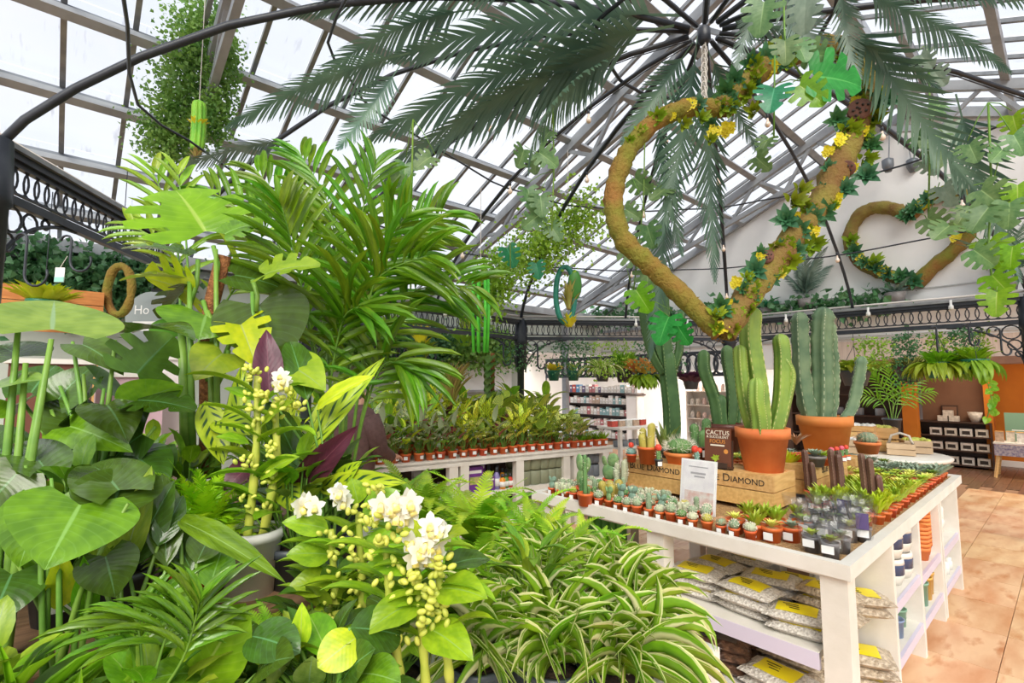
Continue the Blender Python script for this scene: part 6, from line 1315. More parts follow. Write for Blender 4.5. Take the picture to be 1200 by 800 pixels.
FRD = [  # base px, base depth, tip px, tip depth, width, arch, kind, label
 ((800, 18), 3.6, (455, 70), 3.1, .85, 0, 'a', 'long frond running out along the topmost rib, green rachis uppermost'),
 ((790, 30), 3.6, (430, 165), 3.2, .75, 0, 'a', 'long frond lying along the second rib from the hub'),
 ((760, 45), 3.6, (445, 205), 3.3, .6, 0, 'a', 'dark frond along the third rib, its tip over the two hanging leaves'),
 ((735, 60), 3.6, (620, 205), 3.1, .65, 1, 'a', 'pale-lit drooping frond above the middle hanging vine'),
 ((720, 80), 3.7, (505, 180), 3.5, .6, 1, 'a', 'short dark frond with its tip beside a festoon bulb'),
 ((480, 62), 2.9, (265, 150), 2.7, .7, 0, 'a', 'dark frond over the kentia palm, along the sloping rib'),
 ((470, 75), 2.9, (395, 175), 2.7, .8, 1, 'a', 'frond hanging down over the upper rim of the kentia palm'),
 ((560, 10), 3.2, (360, 110), 2.9, .7, 1, 'a', 'frond with down-swept leaflets left of the upper hoop'.replace(' left of', ' beside')),
 ((640, -30), 3.2, (340, 20), 3.0, .6, 0, 'a', 'frond cut by the top of the picture above the long ribs'),
 ((340, 165), 3.4, (200, 200), 3.2, .8, 0, 'g', 'grey-green frond below the ivy-covered rafter'),
 ((818, 40), 3.8, (770, 285), 3.9, .62, 1, 'a', 'frond hanging straight down behind the heart notch'),
 ((824, 60), 3.75, (838, 330), 3.9, .42, 0, 'a', 'longest frond hanging inside the moss heart'),
 ((812, 50), 3.8, (728, 170), 3.8, .8, 1, 'a', 'dark frond fanning out over the heart lobe with yellow flowers'),
 ((830, 60), 3.7, (890, 180), 3.9, .7, 1, 'a', 'dark frond fanning behind the flowered heart arm'),
 ((780, 230), 4.2, (762, 420), 4.2, .5, 0, 'a', 'blue-green frond tip hanging over the candelabra cactus'),
 ((770, 130), 4.1, (800, 300), 4.1, .5, 1, 'a', 'frond hanging between the other two inside the heart'),
 ((985, -25), 2.9, (1008, 105), 3.0, .7, 1, 'g', 'grey-backed frond hanging over the bright swiss-cheese leaf'),
 ((1000, -10), 3.0, (1185, 85), 2.6, .6, 0, 'a', 'frond sweeping out across the upper beam'),
 ((990, 10), 3.0, (1165, 250), 2.8, .62, 1, 'a', 'long frond curving down beside the hanging vines'),
 ((1005, -35), 3.0, (1230, 10), 2.5, .6, 0, 'a', 'frond at the picture top crossing the gable ridge'),
 ((960, 40), 3.1, (1105, 110), 2.9, .55, 1, 'a', 'short frond above the second moss heart'),
 ((900, -30), 3.3, (860, 90), 3.4, .7, 1, 'g', 'grey frond hanging by the hub chain'),
 ((905, -40), 3.2, (985, 110), 3.1, .7, 1, 'g', 'grey frond behind the bright swiss-cheese leaf'),
 ((1120, 110), 2.9, (1195, 330), 2.8, .6, 1, 'a', 'frond hanging over the iron beam at the gable column'),
 ((840, 20), 3.6, (1010, 70), 3.3, .5, 0, 'a', 'frond running from the hub toward the flowered lobe')]
for (a, da, b, db, wd, q, k, lb) in FRD:
    P0 = at_y(*a, da); P1 = at_y(*b, db); up = ZUP*.75-toward(P0)*.5 if abs(P1.z-P0.z) < .8*(P1-P0).length else -toward(P0)+V((f6.uniform(-.3, .3), 0, 0))
    frond(lb[0].lower()+lb[1:] if not lb.startswith('artificial') else lb, P0, P1, up, wd*.95+.1, q, k)

# monstera vines
L_mon = leafmat('monstera_leaf', (124, 158, 100), (92, 132, 78), (150, 182, 120), tl=.35, var=.5, rough=.4, gain=False)
L_mons = leafmat('silver_leaf_back', (160, 178, 158), (134, 156, 136), None, tl=.25, var=.2, rough=.45, gain=False)
L_monb = leafmat('vivid_green_leaf', (56, 172, 70), (40, 146, 56), (100, 200, 100), tl=.35, var=.1, rough=.35, gain=False)
L_emer = leafmat('emerald_leaf', (50, 150, 100), (40, 128, 86), (90, 176, 130), tl=.3, var=.2, rough=.35, gain=False)
MM = {'m': L_mon, 's': L_mons, 'v': L_monb, 'e': L_emer, 'l': L_brt}
def vine(label, pts, d, leaves, size=34, r=.006, name='monstera_vine'):
    P = [at_y(x, y, d) for x, y in pts]; t = thing(name, label, 'vine', P[0]); inv = wm(t).inverted()
    MB().tube([inv @ p for p in P], r, 5).build('stem', m_stem if r < .008 else m_bark, t, True)
    for q in leaves:
        x, y, mk = q[:3]; s_ = q[3] if len(q) > 3 else size; ang = q[4] if len(q) > 4 else f6.uniform(-2.6, -.6)
        p = at_y(x, y, d+f6.uniform(-.08, .05)); dd = V((cos(ang), f6.uniform(-.35, .2), sin(ang))).normalized(); L = s_/FPX*d; p0 = p-dd*L*.5
        place(t, leaf('split', MM[mk], arch=.6, fold=.2), p0, p0+dd*L, L*.92, toward(p)+V((f6.uniform(-.5, .5), 0, f6.uniform(-.2, .7))), inv=inv)
        k = min(P, key=lambda v: (v-p0).length); MB().tube([inv @ k, inv @ (k.lerp(p0, .5)+V((0, 0, .02))), inv @ p0], .003, 4).build('leaf_stalk', m_stem, t, True)
    return t
vine('hanging swiss-cheese vine with silver-backed leaves over the second moss heart', [(1088, 55), (1090, 150), (1088, 260)], 3.2, [(1096, 128, 'm', 30), (1092, 165, 'm', 38), (1112, 158, 's', 36), (1098, 185, 'm', 34), (1088, 195, 's', 30), (1082, 165, 'm', 30), (1110, 228, 's', 34), (1122, 215, 's', 30), (1098, 262, 'm', 38), (1085, 70, 's', 30), (1100, 90, 's', 30), (1128, 255, 'm', 34)])
vine('longest hanging swiss-cheese vine beside the picture edge, reaching the iron beam', [(1158, 120), (1162, 220), (1158, 290), (1166, 355)], 2.8, [(1140, 178, 'm', 36), (1168, 182, 'm', 34), (1190, 145, 'l', 34), (1192, 168, 'm', 36), (1160, 232, 'm', 48), (1192, 228, 'l', 36), (1150, 256, 'm', 48), (1182, 250, 'm', 40), (1165, 296, 'l', 46), (1186, 300, 'l', 34), (1170, 330, 'l', 40), (1168, 354, 'l', 40), (1150, 300, 'm', 40), (1105, 272, 'm', 40)])
vine('hanging swiss-cheese vine in the middle of the dome', [(648, 120), (649, 200), (646, 285)], 3.4, [(610, 184, 'm', 34), (640, 186, 'm', 36), (628, 192, 'm', 30), (620, 232, 'm', 34), (634, 240, 'm', 36, -1.5), (624, 258, 'm', 34), (650, 272, 'm', 30), (640, 160, 'm', 26)])
vine('hanging vine of two split leaves over the kentia palm', [(484, 140), (482, 240), (481, 360)], 2.9, [(498, 190, 'm', 34), (474, 202, 'm', 34), (462, 212, 'm', 36), (492, 270, 'm', 40), (475, 262, 'm', 34), (482, 300, 'm', 40), (500, 310, 'm', 34), (465, 250, 'm', 30)])
vine('vine with pale split leaves hanging inside the moss heart', [(756, 150), (754, 240), (742, 345)], 4.0, [(752, 215, 'm', 36), (773, 228, 'm', 36), (740, 250, 'm', 30), (762, 275, 'm', 36), (744, 300, 'm', 40), (760, 325, 'm', 40), (752, 350, 'l', 40), (780, 385, 'v', 46), (800, 390, 'v', 34)])
vine('vivid green swiss-cheese leaf cluster at the top of the moss heart', [(918, -10), (920, 60), (945, 96)], 2.7, [(974, 96, 'v', 78, -.15), (948, 110, 'l', 50, -.9), (958, 66, 'm', 44, -.1), (905, 116, 'e', 50, -1.9), (936, 60, 'm', 44), (893, 20, 'm', 56, -1.7), (945, 16, 's', 56, -1.6), (920, 60, 'm', 40)])
vine('small two-leaf sprig hanging over the heart opening', [(908, 60), (907, 160)], 3.1, [(897, 170, 'm', 30), (893, 190, 'm', 30)])
vine('emerald split leaf on the hanging ivy over the lattice beam', [(598, 285), (598, 320)], 4.8, [(597, 300, 'e', 32, -1.2), (690, 140, 'm', 1)] [:1]+[(630, 316, 'e', 26, -1.4)])

# moss hearts
def tube_var(mb, P, r, n=9, jit=.12, closed=True, rnd=f6):
    k = len(P); o = len(mb.v); mb.tube(P, [r*(1+rnd.uniform(-jit, jit)) for _ in P], n, closed=closed)
    for i in range(o, len(mb.v)): v = mb.v[i]; mb.v[i] = (v[0]+rnd.uniform(-.1, .1)*r, v[1]+rnd.uniform(-.1, .1)*r, v[2]+rnd.uniform(-.1, .1)*r)
    return mb
ros_me = rosette(leafmat('heart_succulent', (74, 128, 80), (52, 104, 64), tl=.1, var=.5, gain=False), 20, .10, 0, .3, .45).mesh('succulent', bpy.data.materials['heart_succulent'])
fern_me = tuft(leafmat('heart_foliage', (112, 146, 52), (86, 124, 46), tl=.2, var=.4), 26, .08, .09, .035, 0).mesh('foliage', bpy.data.materials['heart_foliage'])
m_yf = leafmat('yellow_flower', (244, 232, 60), (232, 214, 36), tl=.2, var=.1); yf = MB()
for i in range(9):
    a = i*2.4; c = V((cos(a), sin(a), 0))*.045*sqrt(i/9)+V((0, 0, .02))
    for q in range(5):
        b_ = 2*pi*q/5+i; dd = V((cos(b_), sin(b_), .5)).normalized(); leafstrip(yf, PROF['oval'], 3, .5, .2, 0, 3, 1, 0, orient(c, c+dd*.035, .026, ZUP))
yf_me = yf.mesh('flower', m_yf)
m_pod = mat('lotus_pod', (120, 80, 66), (96, 62, 52), 30, .8); pod = MB().lathe([(.015, 0), (.04, .03), (.055, .05), (.05, .056), (.005, .056)], 14); 
pod.cur = 1
for i in range(9): a = i*2.4; pod.blob((.040*sqrt(i/9)*cos(a), .040*sqrt(i/9)*sin(a), .057), .007, 6, 4)
pod_me = pod.mesh('seed_pod', [m_pod, m_ink])
def heart(name, label, left, righ, dl, dr, r, deco, n=96, mats=(m_moss, m_mossg), surf=None, scale=1.0, normal=None):
    f = (lambda q, d: at_y(q[0], q[1], d)) if surf is None else (lambda q, d: surf(q))
    PL = [f(q, dl[0]+(dl[1]-dl[0])*i/(len(left)-1)) for i, q in enumerate(left)]; PR2 = [f(q, dr[0]+(dr[1]-dr[0])*i/(len(righ)-1)) for i, q in enumerate(righ)]
    t = thing(name, label, 'heart wreath', PL[-1]); inv = wm(t).inverted()
    for P, m, nm in ((PL, mats[0], 'moss_arm'), (PR2, mats[1], 'twig_arm')):
        S = [inv @ p for p in spline(P, n)]; tube_var(MB(), S, r*(1.3 if nm == 'twig_arm' and surf is None else 1), 12, .10, False).build(nm, m, t, True)
        fz = MB(); vs = []; fs = []                                # loose moss tufts
        for _ in range(1500 if surf is None else 400):
            p = f6.choice(S)+V((f6.gauss(0, 1), f6.gauss(0, 1), f6.gauss(0, 1))).normalized()*r*.98; q = V((f6.gauss(0, 1), f6.gauss(0, 1), f6.gauss(0, 1))).normalized()*r*.30; o = len(vs); s_ = q.orthogonal().normalized()*r*.07; vs += [p-s_, p+s_, p+q]; fs.append((o, o+1, o+2))
        fz.add(vs, fs).build('moss_fuzz', m, t, False, kind='stuff')
    for (x, y, k, s_, off) in deco:
        best = None; src = PL if off == 'l' else PR2; S = spline(src, n); d = min(S, key=lambda p: (V(_pxof(p))-V((x, y))).length)
        p = f((x, y), d.y); tw = toward(p) if normal is None else normal; p = p+tw*r*.75; me = {'r': ros_me, 'y': yf_me, 'f': fern_me, 'p': pod_me}[k]
        nm = {'r': 'succulent', 'y': 'flower_cluster', 'f': 'foliage_tuft', 'p': 'seed_pod'}[k]
        qd = (tw+V((f6.uniform(-.5, .5), f6.uniform(-.3, .3), f6.uniform(-.2, .5)))).normalized().to_track_quat('Z', 'Y').to_matrix().to_4x4(); s2 = s_*f6.uniform(.75, 1.0)*scale*(.82 if k == 'y' else 1)
        link(nm, me, t, inv @ (M.Translation(p) @ qd @ M.Diagonal((s2, s2, s2, 1))))
    return t, PL
def _pxof(p):
    q = p-EYE; Yf = q.y*cos(T)+q.z*sin(T); Z = -q.y*sin(T)+q.z*cos(T); return (600+FPX*q.x/Yf, 400-FPX*Z/Yf)
LH = [(845, 128), (825, 126), (800, 128), (770, 141), (741, 170), (724, 205), (719, 240), (730, 280), (762, 311), (800, 347), (828, 375), (846, 390)]
RH = [(846, 390), (868, 358), (902, 314), (932, 276), (960, 240), (978, 203), (998, 160), (1012, 125), (1013, 95), (998, 70), (968, 56), (930, 62), (898, 78), (870, 102), (845, 128)]
deco = [(x+f6.uniform(-6, 6), y+f6.uniform(-6, 6), k, s, 'r') for (x, y, k, s) in [(852, 372, 'r', 1.1), (846, 362, 'r', 1), (860, 385, 'f', 1), (845, 380, 'y', 1), (838, 375, 'f', 1.1), (870, 345, 'r', 1.1), (862, 335, 'y', 1), (885, 318, 'r', 1.2), (905, 325, 'y', 1.1), (892, 300, 'r', 1), (888, 305, 'y', 1), (893, 297, 'p', 1), (918, 305, 'f', 1.2), (932, 270, 'y', 1.2), (925, 262, 'r', 1.2), (940, 268, 'r', 1.4), (950, 262, 'r', 1.3), (952, 278, 'y', 1.1), (965, 250, 'r', 1.3), (928, 240, 'f', 1.2), (938, 225, 'f', 1.2), (975, 238, 'y', 1.2), (985, 222, 'r', 1.3), (990, 200, 'p', 1.2), (1000, 195, 'y', 1), (1010, 210, 'r', 1.2), (985, 168, 'y', 1.3), (972, 172, 'y', 1), (1008, 158, 'y', 1.4), (1015, 170, 'r', 1.3), (1000, 132, 'p', 1.5), (982, 145, 'r', 1.4), (1025, 120, 'r', 1.5), (1030, 105, 'y', 1.2), (1022, 88, 'y', 1.1), (1035, 112, 'r', 1.2), (900, 82, 'y', 1.3), (908, 70, 'y', 1.2), (880, 72, 'r', 1.4), (893, 66, 'r', 1.3), (865, 95, 'r', 1.3), (850, 112, 'r', 1.3), (872, 105, 'f', 1.3), (845, 120, 'f', 1.2), (858, 128, 'f', 1.1), (878, 130, 'f', 1.2), (890, 92, 'f', 1.2), (838, 152, 'y', 1.2), (848, 155, 'y', 1.2), (832, 142, 'r', 1), (930, 60, 'r', 1.3), (915, 62, 'f', 1.2), (950, 285, 'f', 1.2), (935, 292, 'r', 1.1), (1012, 188, 'f', 1.2), (992, 150, 'f', 1.3), (1020, 140, 'f', 1.3)]]
deco += [(808, 124, 'y', 1, 'l'), (788, 136, 'y', .8, 'l'), (818, 124, 'r', .9, 'l'), (800, 145, 'f', .9, 'l'), (770, 138, 'f', 1, 'l'), (750, 155, 'f', .8, 'l'), (738, 165, 'f', .7, 'l'), (820, 140, 'f', 1.1, 'l'), (832, 165, 'f', .9, 'l')]
for i in range(70):
    f = f6.random()*.62; j = f*(len(RH)-1); a = int(j); q = j-a; x = RH[a][0]*(1-q)+RH[a+1][0]*q+f6.uniform(-13, 15); y = RH[a][1]*(1-q)+RH[a+1][1]*q+f6.uniform(-12, 12); deco.append((x, y, f6.choice('rfrffy'), f6.uniform(.55, .9), 'r'))
for i in range(26):
    f = .62+f6.random()*.38; j = f*(len(RH)-1); a = min(int(j), len(RH)-2); q = j-a; x = RH[a][0]*(1-q)+RH[a+1][0]*q+f6.uniform(-10, 10); y = RH[a][1]*(1-q)+RH[a+1][1]*q+f6.uniform(-10, 10); deco.append((x, y, f6.choice('rf'), f6.uniform(.6, 1.1), 'r'))
ht, PL = heart('moss_heart', 'large moss heart wreath with succulents and yellow flowers hanging from the dome hub', LH, RH, (3.45, 3.1), (3.1, 3.45), .064, deco)
inv = wm(ht).inverted(); ch = MB(); topz = HUB+V((0, 0, -.1)); e = PL[1]
for i in range(14):
    p = topz.lerp(e, i/13); q = V((.022, 0, 0)) if i % 2 else V((0, .022, 0)); ch.tube([inv @ (p+q*cos(a)+V((0, 0, .05*sin(a)))) for a in [2*pi*j/8 for j in range(8)]], .006, 5, closed=True)
ch.build('chain', m_rope, ht, True)
UG = 11.02; sf = lambda q: at_u(q[0], q[1], UG)
tr = lambda L: [(960+x/2.5, 60+y/2.5) for x, y in L]
LH2 = tr([(262, 482), (235, 468), (195, 458), (150, 462), (112, 488), (90, 540), (100, 590), (140, 630), (200, 655), (283, 682)]); RH2 = tr([(283, 682), (330, 635), (385, 590), (425, 548), (445, 500), (448, 450), (425, 422), (385, 418), (330, 432), (290, 460), (262, 482)])
d2 = [(960+x/2.5, 60+y/2.5, k, s, sd) for (x, y, k, s, sd) in [(95, 560, 'f', 1.2, 'l'), (105, 590, 'r', 1.2, 'l'), (120, 605, 'y', 1.1, 'l'), (135, 622, 'r', 1.2, 'l'), (150, 632, 'y', 1.1, 'l'), (170, 640, 'r', 1.2, 'l'), (190, 645, 'y', 1.2, 'l'), (205, 655, 'r', 1.2, 'l'), (220, 660, 'y', .9, 'l'), (240, 665, 'r', 1.3, 'l'), (262, 672, 'r', 1.3, 'l'), (280, 678, 'r', 1.2, 'l'), (110, 575, 'y', .9, 'l'), (160, 625, 'f', 1.2, 'l'),
    (400, 548, 'y', .9, 'r'), (300, 450, 'y', 1.1, 'r'), (285, 470, 'r', 1.2, 'r'), (270, 485, 'r', 1.3, 'r'), (320, 440, 'r', 1.1, 'r'), (310, 455, 'y', 1, 'r'), (250, 490, 'r', 1.2, 'r'), (340, 430, 'f', 1.2, 'r'), (440, 500, 'f', 1.3, 'r'), (430, 470, 'r', 1.3, 'r'), (445, 450, 'r', 1.3, 'r')]]
heart('moss_heart', 'smaller moss heart wreath with yellow flowers mounted on the white gable wall', LH2, RH2, (9, 9), (9, 9), .115, d2, 40, (m_mossg, m_moss), sf, 2.0, -U)

# ivy: garlands and trailers of tiny leaves nobody could count
L_ivy = leafmat('ivy_leaf', (146, 184, 88), (106, 152, 72), tl=.4, var=.1, gain=False); L_ivyd = leafmat('dark_ivy_leaf', (98, 148, 96), (74, 124, 80), tl=.35, var=.1, gain=False); L_str = leafmat('string_leaf', (120, 168, 84), (92, 144, 70), tl=.3, var=.1)
def ivy(name, label, P, n, spread, sz, m, cat='ivy', drop=0, seed=0, stems=0):
    rn = random.Random(seed); mb = MB(); vs = []; fs = []; uv = []
    for _ in range(n):
        x = rn.random()*(len(P)-1); a = min(int(x), len(P)-2); p = P[a].lerp(P[a+1], x-a)+V((rn.gauss(0, 1), rn.gauss(0, 1), rn.gauss(0, .8)))*spread*.5
        if drop: p.z -= rn.random()**1.6*drop
        d = V((rn.gauss(0, 1), rn.gauss(0, 1), rn.gauss(-.6, .8))).normalized(); s_ = d.orthogonal().normalized(); s_.rotate(__import__('mathutils').Quaternion(d, rn.uniform(0, 6.28))); L = sz*rn.uniform(.6, 1.2); o = len(vs)
        nn = d.cross(s_)*L*.15; vs += [p, p+d*L*.35+s_*L*.5+nn, p+d*L, p+d*L*.35-s_*L*.5+nn]; uv += [(.5, .01), (.95, .35), (.5, .99), (.05, .35)]; fs += [(o, o+1, o+2), (o, o+2, o+3)]
    mb.add(vs, fs, uv)
    o = mb.build(name, m, None, False); tag(o, label, cat, None, 'stuff'); return o
Y_ = lambda l, d: [at_y(x, y, d) for x, y in l]
ivy('ivy_garland', 'thick ivy garland wound around the sloping roof rafter', Y_([(245, 10), (230, 50), (215, 100), (200, 150), (195, 175)], 4.6), 6500, .24, .042, L_ivy, seed=1)
ivy('ivy_garland', 'second ivy strand hanging beside the cactus ornament', Y_([(265, 40), (262, 90), (255, 130), (245, 160)], 4.6), 2600, .16, .04, L_ivy, seed=2)
ivy('ivy_garland', 'ivy bunch hanging from the white truss over the dome centre', Y_([(688, 235), (660, 260), (630, 285), (610, 300)], 6.2), 3600, .38, .05, L_str, drop=.25, seed=3)
ivy('ivy_garland', 'ivy ball hanging above the green strung cactus', Y_([(590, 300), (575, 320), (568, 345)], 5.4), 2000, .26, .045, L_str, drop=.25, seed=4)
ivy('wall_ivy', 'thick ivy curtain along the sage side wall above the pine board', [at_w(x, y, 8.75) for x, y in ((-30, 300), (60, 305), (130, 312), (190, 322))], 3600, .42, .10, L_ivyd, drop=.5, seed=5)
for k, (x0, x1, y, n, dr2) in enumerate([(650, 690, 402, 500, .45), (690, 740, 402, 420, .5), (745, 800, 402, 420, .45), (1005, 1040, 398, 380, .35), (1045, 1075, 393, 500, .55), (1085, 1110, 393, 300, .45), (1112, 1140, 390, 420, .40), (1142, 1155, 388, 160, .42), (585, 640, 405, 300, .35)]):
    ivy('trailing_plant', ['bushy trailer by the iron column', 'narrow trailers above the lattice frieze', 'trailers beside the candelabra cactus', 'thin string trailers over the pale cladding', 'dense grey trailer with a long tail over the timber lintel', 'thin trailer beside the iron S-hook', 'leafy trailer above the pothos basket', 'single strand trailer by the curled hook', 'light trailers around the column bracket'][k]+' hanging from the lattice beam', Y_([(x0, y), (x1, y-1)], 7.0 if x0 < 850 else 5.6), n, .07, .035, L_str if k % 2 else L_ivyd, 'trailing plant', dr2, 20+k)
ivy('ledge_plants', 'low grey-green plants along the top of the gable ledge', [at_u(x, y, 10.85) for x, y in ((660, 372), (720, 371), (800, 368), (880, 365), (960, 360), (1040, 352))], 1500, .35, .14, L_ivyd, 'plants', seed=40)

# artificial cactus ornaments and hanging things
t = thing('hanging_cactus', 'lime green striped cactus ornament hanging by the ivy rafter', 'ornament', at_y(232, 150, 4.3)); L4 = 4.3/FPX
part(column(MB(), [(0, 0, -.20), (.005, 0, .0), (0, 0, .20)], .062, 9, .35), 'cactus_body', cactmat('lime_cactus', (150, 214, 60), (110, 190, 50), (230, 226, 120), 14, 0), t, True)
for z in (.24, -.24): part(tuft(m_yf, 30, .09, .10, .05, 0).add([], []), 'flower_tuft', m_yf, t, True) if z > 0 else part(tuft(L_gold, 30, .09, .09, .03, -.28), 'moss_tuft', L_gold, t, True)
part(MB().tube([(0, 0, .25), (0, 0, 1.6)], .004, 4), 'cord', m_rope, t)
t = thing('string_cactus', 'tall hanging bundle of neon green cactus strands before the lattice beam', 'ornament', at_y(563, 345, 4.9)); mg = mat('neon_green', (96, 214, 62), (70, 186, 52), 8, .5)
for i in range(7): part(MB().tube([(.075*cos(i*.9), .075*sin(i*.9), .22), (.085*cos(i*.9), .085*sin(i*.9), -.2), (.07*cos(i*.9), .07*sin(i*.9), -.58)], .016, 6), 'strand', mg, t, True)
part(MB().tube([(0, 0, .2), (0, 0, 1.1)], .004, 4), 'cord', m_rope, t)
t = thing('hanging_planter', 'teal hanging loop ornament with emerald pads and trailing flowers', 'ornament', at_y(667, 345, 6.2)); m_teal = mat('teal_ribbon', (46, 140, 120), (36, 116, 100), 8, .5)
part(MB().tube([(.12*cos(a)-.05, 0, .36*sin(a)) for a in [2*pi*i/18 for i in range(18)]], .035, 7, closed=True), 'loop', m_teal, t, True)
part(MB().blob((.07, -.02, .12), .09, 10, 6, (1, .3, 2.2)), 'pad', m_cg, t, True); part(tuft(m_yf, 30, .2, .16, .06, -.42), 'flowers', m_yf, t, True); part(tuft(L_gold, 40, .4, .16, .05, -.2), 'leaves', L_gold, t, True); part(MB().tube([(0, 0, .36), (0, 0, 1.9)], .004, 4), 'cord', m_rope, t)
def basket(label, x, y, d, r, h, pm, plants, top=None):
    c = at_y(x, y, d); t = thing('hanging_basket', label, 'hanging basket', c); part(MB().lathe([(r*.7, 0), (r, h*.9), (r*1.06, h), (r*.9, h), (r*.85, h*.8), (.01, h*.8)], 16), 'pot', pm, t, True)
    tz = top or (ZB-c.z)
    for i in range(3): a = 2*pi*i/3; part(MB().tube([(r*cos(a), r*sin(a), h), (0, 0, h+.3), (0, 0, max(tz, h+.35))], .003, 4), 'hanger_wire', m_black, t)
    for (nm, mb, m) in plants: part(mb, nm, m, t, True)
    return t
L_ylwf = leafmat('autumn_leaf', (240, 206, 96), (230, 160, 104), tl=.3, var=.1); L_purp = leafmat('purple_foliage', (104, 58, 84), (76, 44, 66), tl=.25, var=.1)
basket('small green hanging pot of yellow primroses', 750/1.0*1.0-101, 446, 8.2, .11, .17, m_grpot, [('flowers', tuft(m_yf, 70, .17, .20, .09, .13), m_yf)])
basket('small green hanging pot with sparse pale plant', 672, 446, 8.2, .11, .17, m_grpot, [('leaves', tuft(L_strp, 30, .2, .18, .04, .12), L_strp)])
basket('hanging spider plant with long arching striped leaves before the bookcase', 706, 447, 8.0, .12, .17, m_bkpot, [('leaves', tuft(L_spid, 70, -.15, .50, .04, .2, 'strap', 2.0, f6, 7), L_spid), ('upper_leaves', tuft(L_spid, 40, .25, .3, .04, .15, 'strap', 1.2, f6, 6), L_spid)])
basket('charcoal hanging pot with green grassy plant', 732, 448, 8.0, .15, .22, m_bkpot, [('leaves', tuft(L_gr, 120, .34, .26, .03, .18, 'lance', .8, f6, 5), L_gr)])
basket('large hanging basket of yellow and orange foliage beside the candelabra cactus', 757, 450, 7.6, .16, .2, m_bkpot, [('leaves', tuft(L_ylwf, 150, .34, .40, .11, .08, 'oval', .8, f6), L_ylwf), ('green_leaves', tuft(L_gr, 70, -.26, .34, .10, .16, 'oval', .8, f6), L_gr)])
basket('dark purple hanging plant behind the tall cacti', 810, 456, 7.4, .12, .16, m_bkpot, [('leaves', tuft(L_purp, 170, .22, .30, .07, .06, 'oval', .8, f6), L_purp)])
basket('hanging fern with bright arching fronds behind the wavy cactus', 1003, 452, 5.9, .16, .18, m_bkpot, [('fronds', tuft(L_gr, 150, .24, .42, .05, .08, 'lance', 1.4, f6, 6), L_gr)])
basket('hanging basket of pink-variegated purple foliage above the small palm', 1068, 446, 5.7, .15, .16, m_bkpot, [('leaves', tuft(L_purp, 120, .26, .26, .07, -.02, 'oval', .8, f6), L_purp), ('pale_leaves', tuft(L_wht, 90, .3, .26, .06, .0, 'oval', .8, f6), L_wht)])
basket('hanging pothos basket with broad bright leaves under the curled hook', 1102, 443, 5.3, .13, .17, m_grpot, [('leaves', tuft(L_brt, 90, .30, .26, .08, .0, 'heart', 1.6, f6, 6), L_brt), ('side_leaves', tuft(L_gr, 80, -.22, .34, .08, .16, 'heart', 1.4, f6, 6), L_gr)])
basket('hanging pothos with long trailing stem below the timber lintel', 1142, 438, 5.1, .12, .15, m_grpot, [('leaves', tuft(L_brt, 60, .28, .24, .08, .02, 'heart', 1.6, f6, 6), L_brt), ('side_leaves', tuft(L_gr, 50, -.25, .26, .08, .14, 'heart', 1.4, f6, 6), L_gr)])
P = Y_([(1146, 432), (1158, 450), (1163, 470), (1156, 492)], 5.05); t = thing('pothos_trailer', 'long trailing pothos stem with variegated leaves against the brown wall', 'vine', P[0]); inv = wm(t).inverted(); part(MB().tube([inv @ p for p in P], .005, 5), 'stem', m_stem, t, True)
for i in range(13): p = spline(P, 13)[i]; a = f6.uniform(-3, 0); place(t, leaf('heart', L_brt, 6, .6, .2), p, p+V((cos(a)*.09, -.02, sin(a)*.09)), .07, toward(p), inv=inv)
for k, (x, y, d, lb, m, mm) in enumerate([(455, 402, 8.4, 'hanging basket of mid-green trailers by the small lattice piece', 'g', L_gr), (493, 418, 8.2, 'hanging basket of tall yellow blossom over the dragon tree', 'y', m_yf), (420, 392, 8.0, 'hanging lime basket behind the kentia palm fronds', 'l', L_lime), (545, 402, 8.6, 'hanging pale-leaved basket behind the green strung cactus', 'p', L_strp)]):
    basket(lb, x, y, d, .14, .18, m_grpot, [('leaves', tuft(L_gr, 110, .34, .30, .08, -.06, 'oval', .9, f6), L_gr), ('blossom', tuft(mm, 70, .45, .22, .08, .1, 'oval', .8, f6), mm)])
for k, (x0, x1, y) in enumerate([(385, 445, 388), (448, 520, 392), (525, 600, 398)]): ivy('wall_trailer', ['trailing ivy on the side wall behind the kentia palm', 'trailing ivy on the side wall above the dragon tree', 'trailing ivy on the side wall beside the iron column'][k], [at_w(x0, y, 8.7), at_w((x0+x1)/2, y-3, 8.7), at_w(x1, y, 8.7)], 2400, .32, .10, L_ivyd if k % 2 else L_ivy, 'ivy', .55, 60+k)
t = thing('wall_lattice', 'short black hoop-lattice piece fixed before the side wall', 'screen', at_w(475, 416, 8.4), AU)
for z in (-.2, .2): part(MB().box((0, 0, z), (1.3, .05, .05)), 'rail', m_black, t)
mb = MB()
for i in range(8): mb.tube([(-.56+.16*i+.12*cos(q), 0, .18*sin(q)) for q in [2*pi*j/12 for j in range(12)]], .022, 5, closed=True)
part(mb, 'hoop_lattice', m_black, t, True, 'stuff'); part(MB().box((0, .22, 0), (.06, .42, .06)), 'wall_bracket', m_black, t)
t = thing('white_banner', 'large white banner board on the side wall behind the moss pole plant', 'banner', at_w(560, 436, 8.86), AU); part(MB().box((0, 0, 0), (2.0, .03, .8)), 'board', m_tag, t); part(MB().box((0, -.01, -.42), (2.1, .05, .05)), 'bottom_rail', m_purl, t)
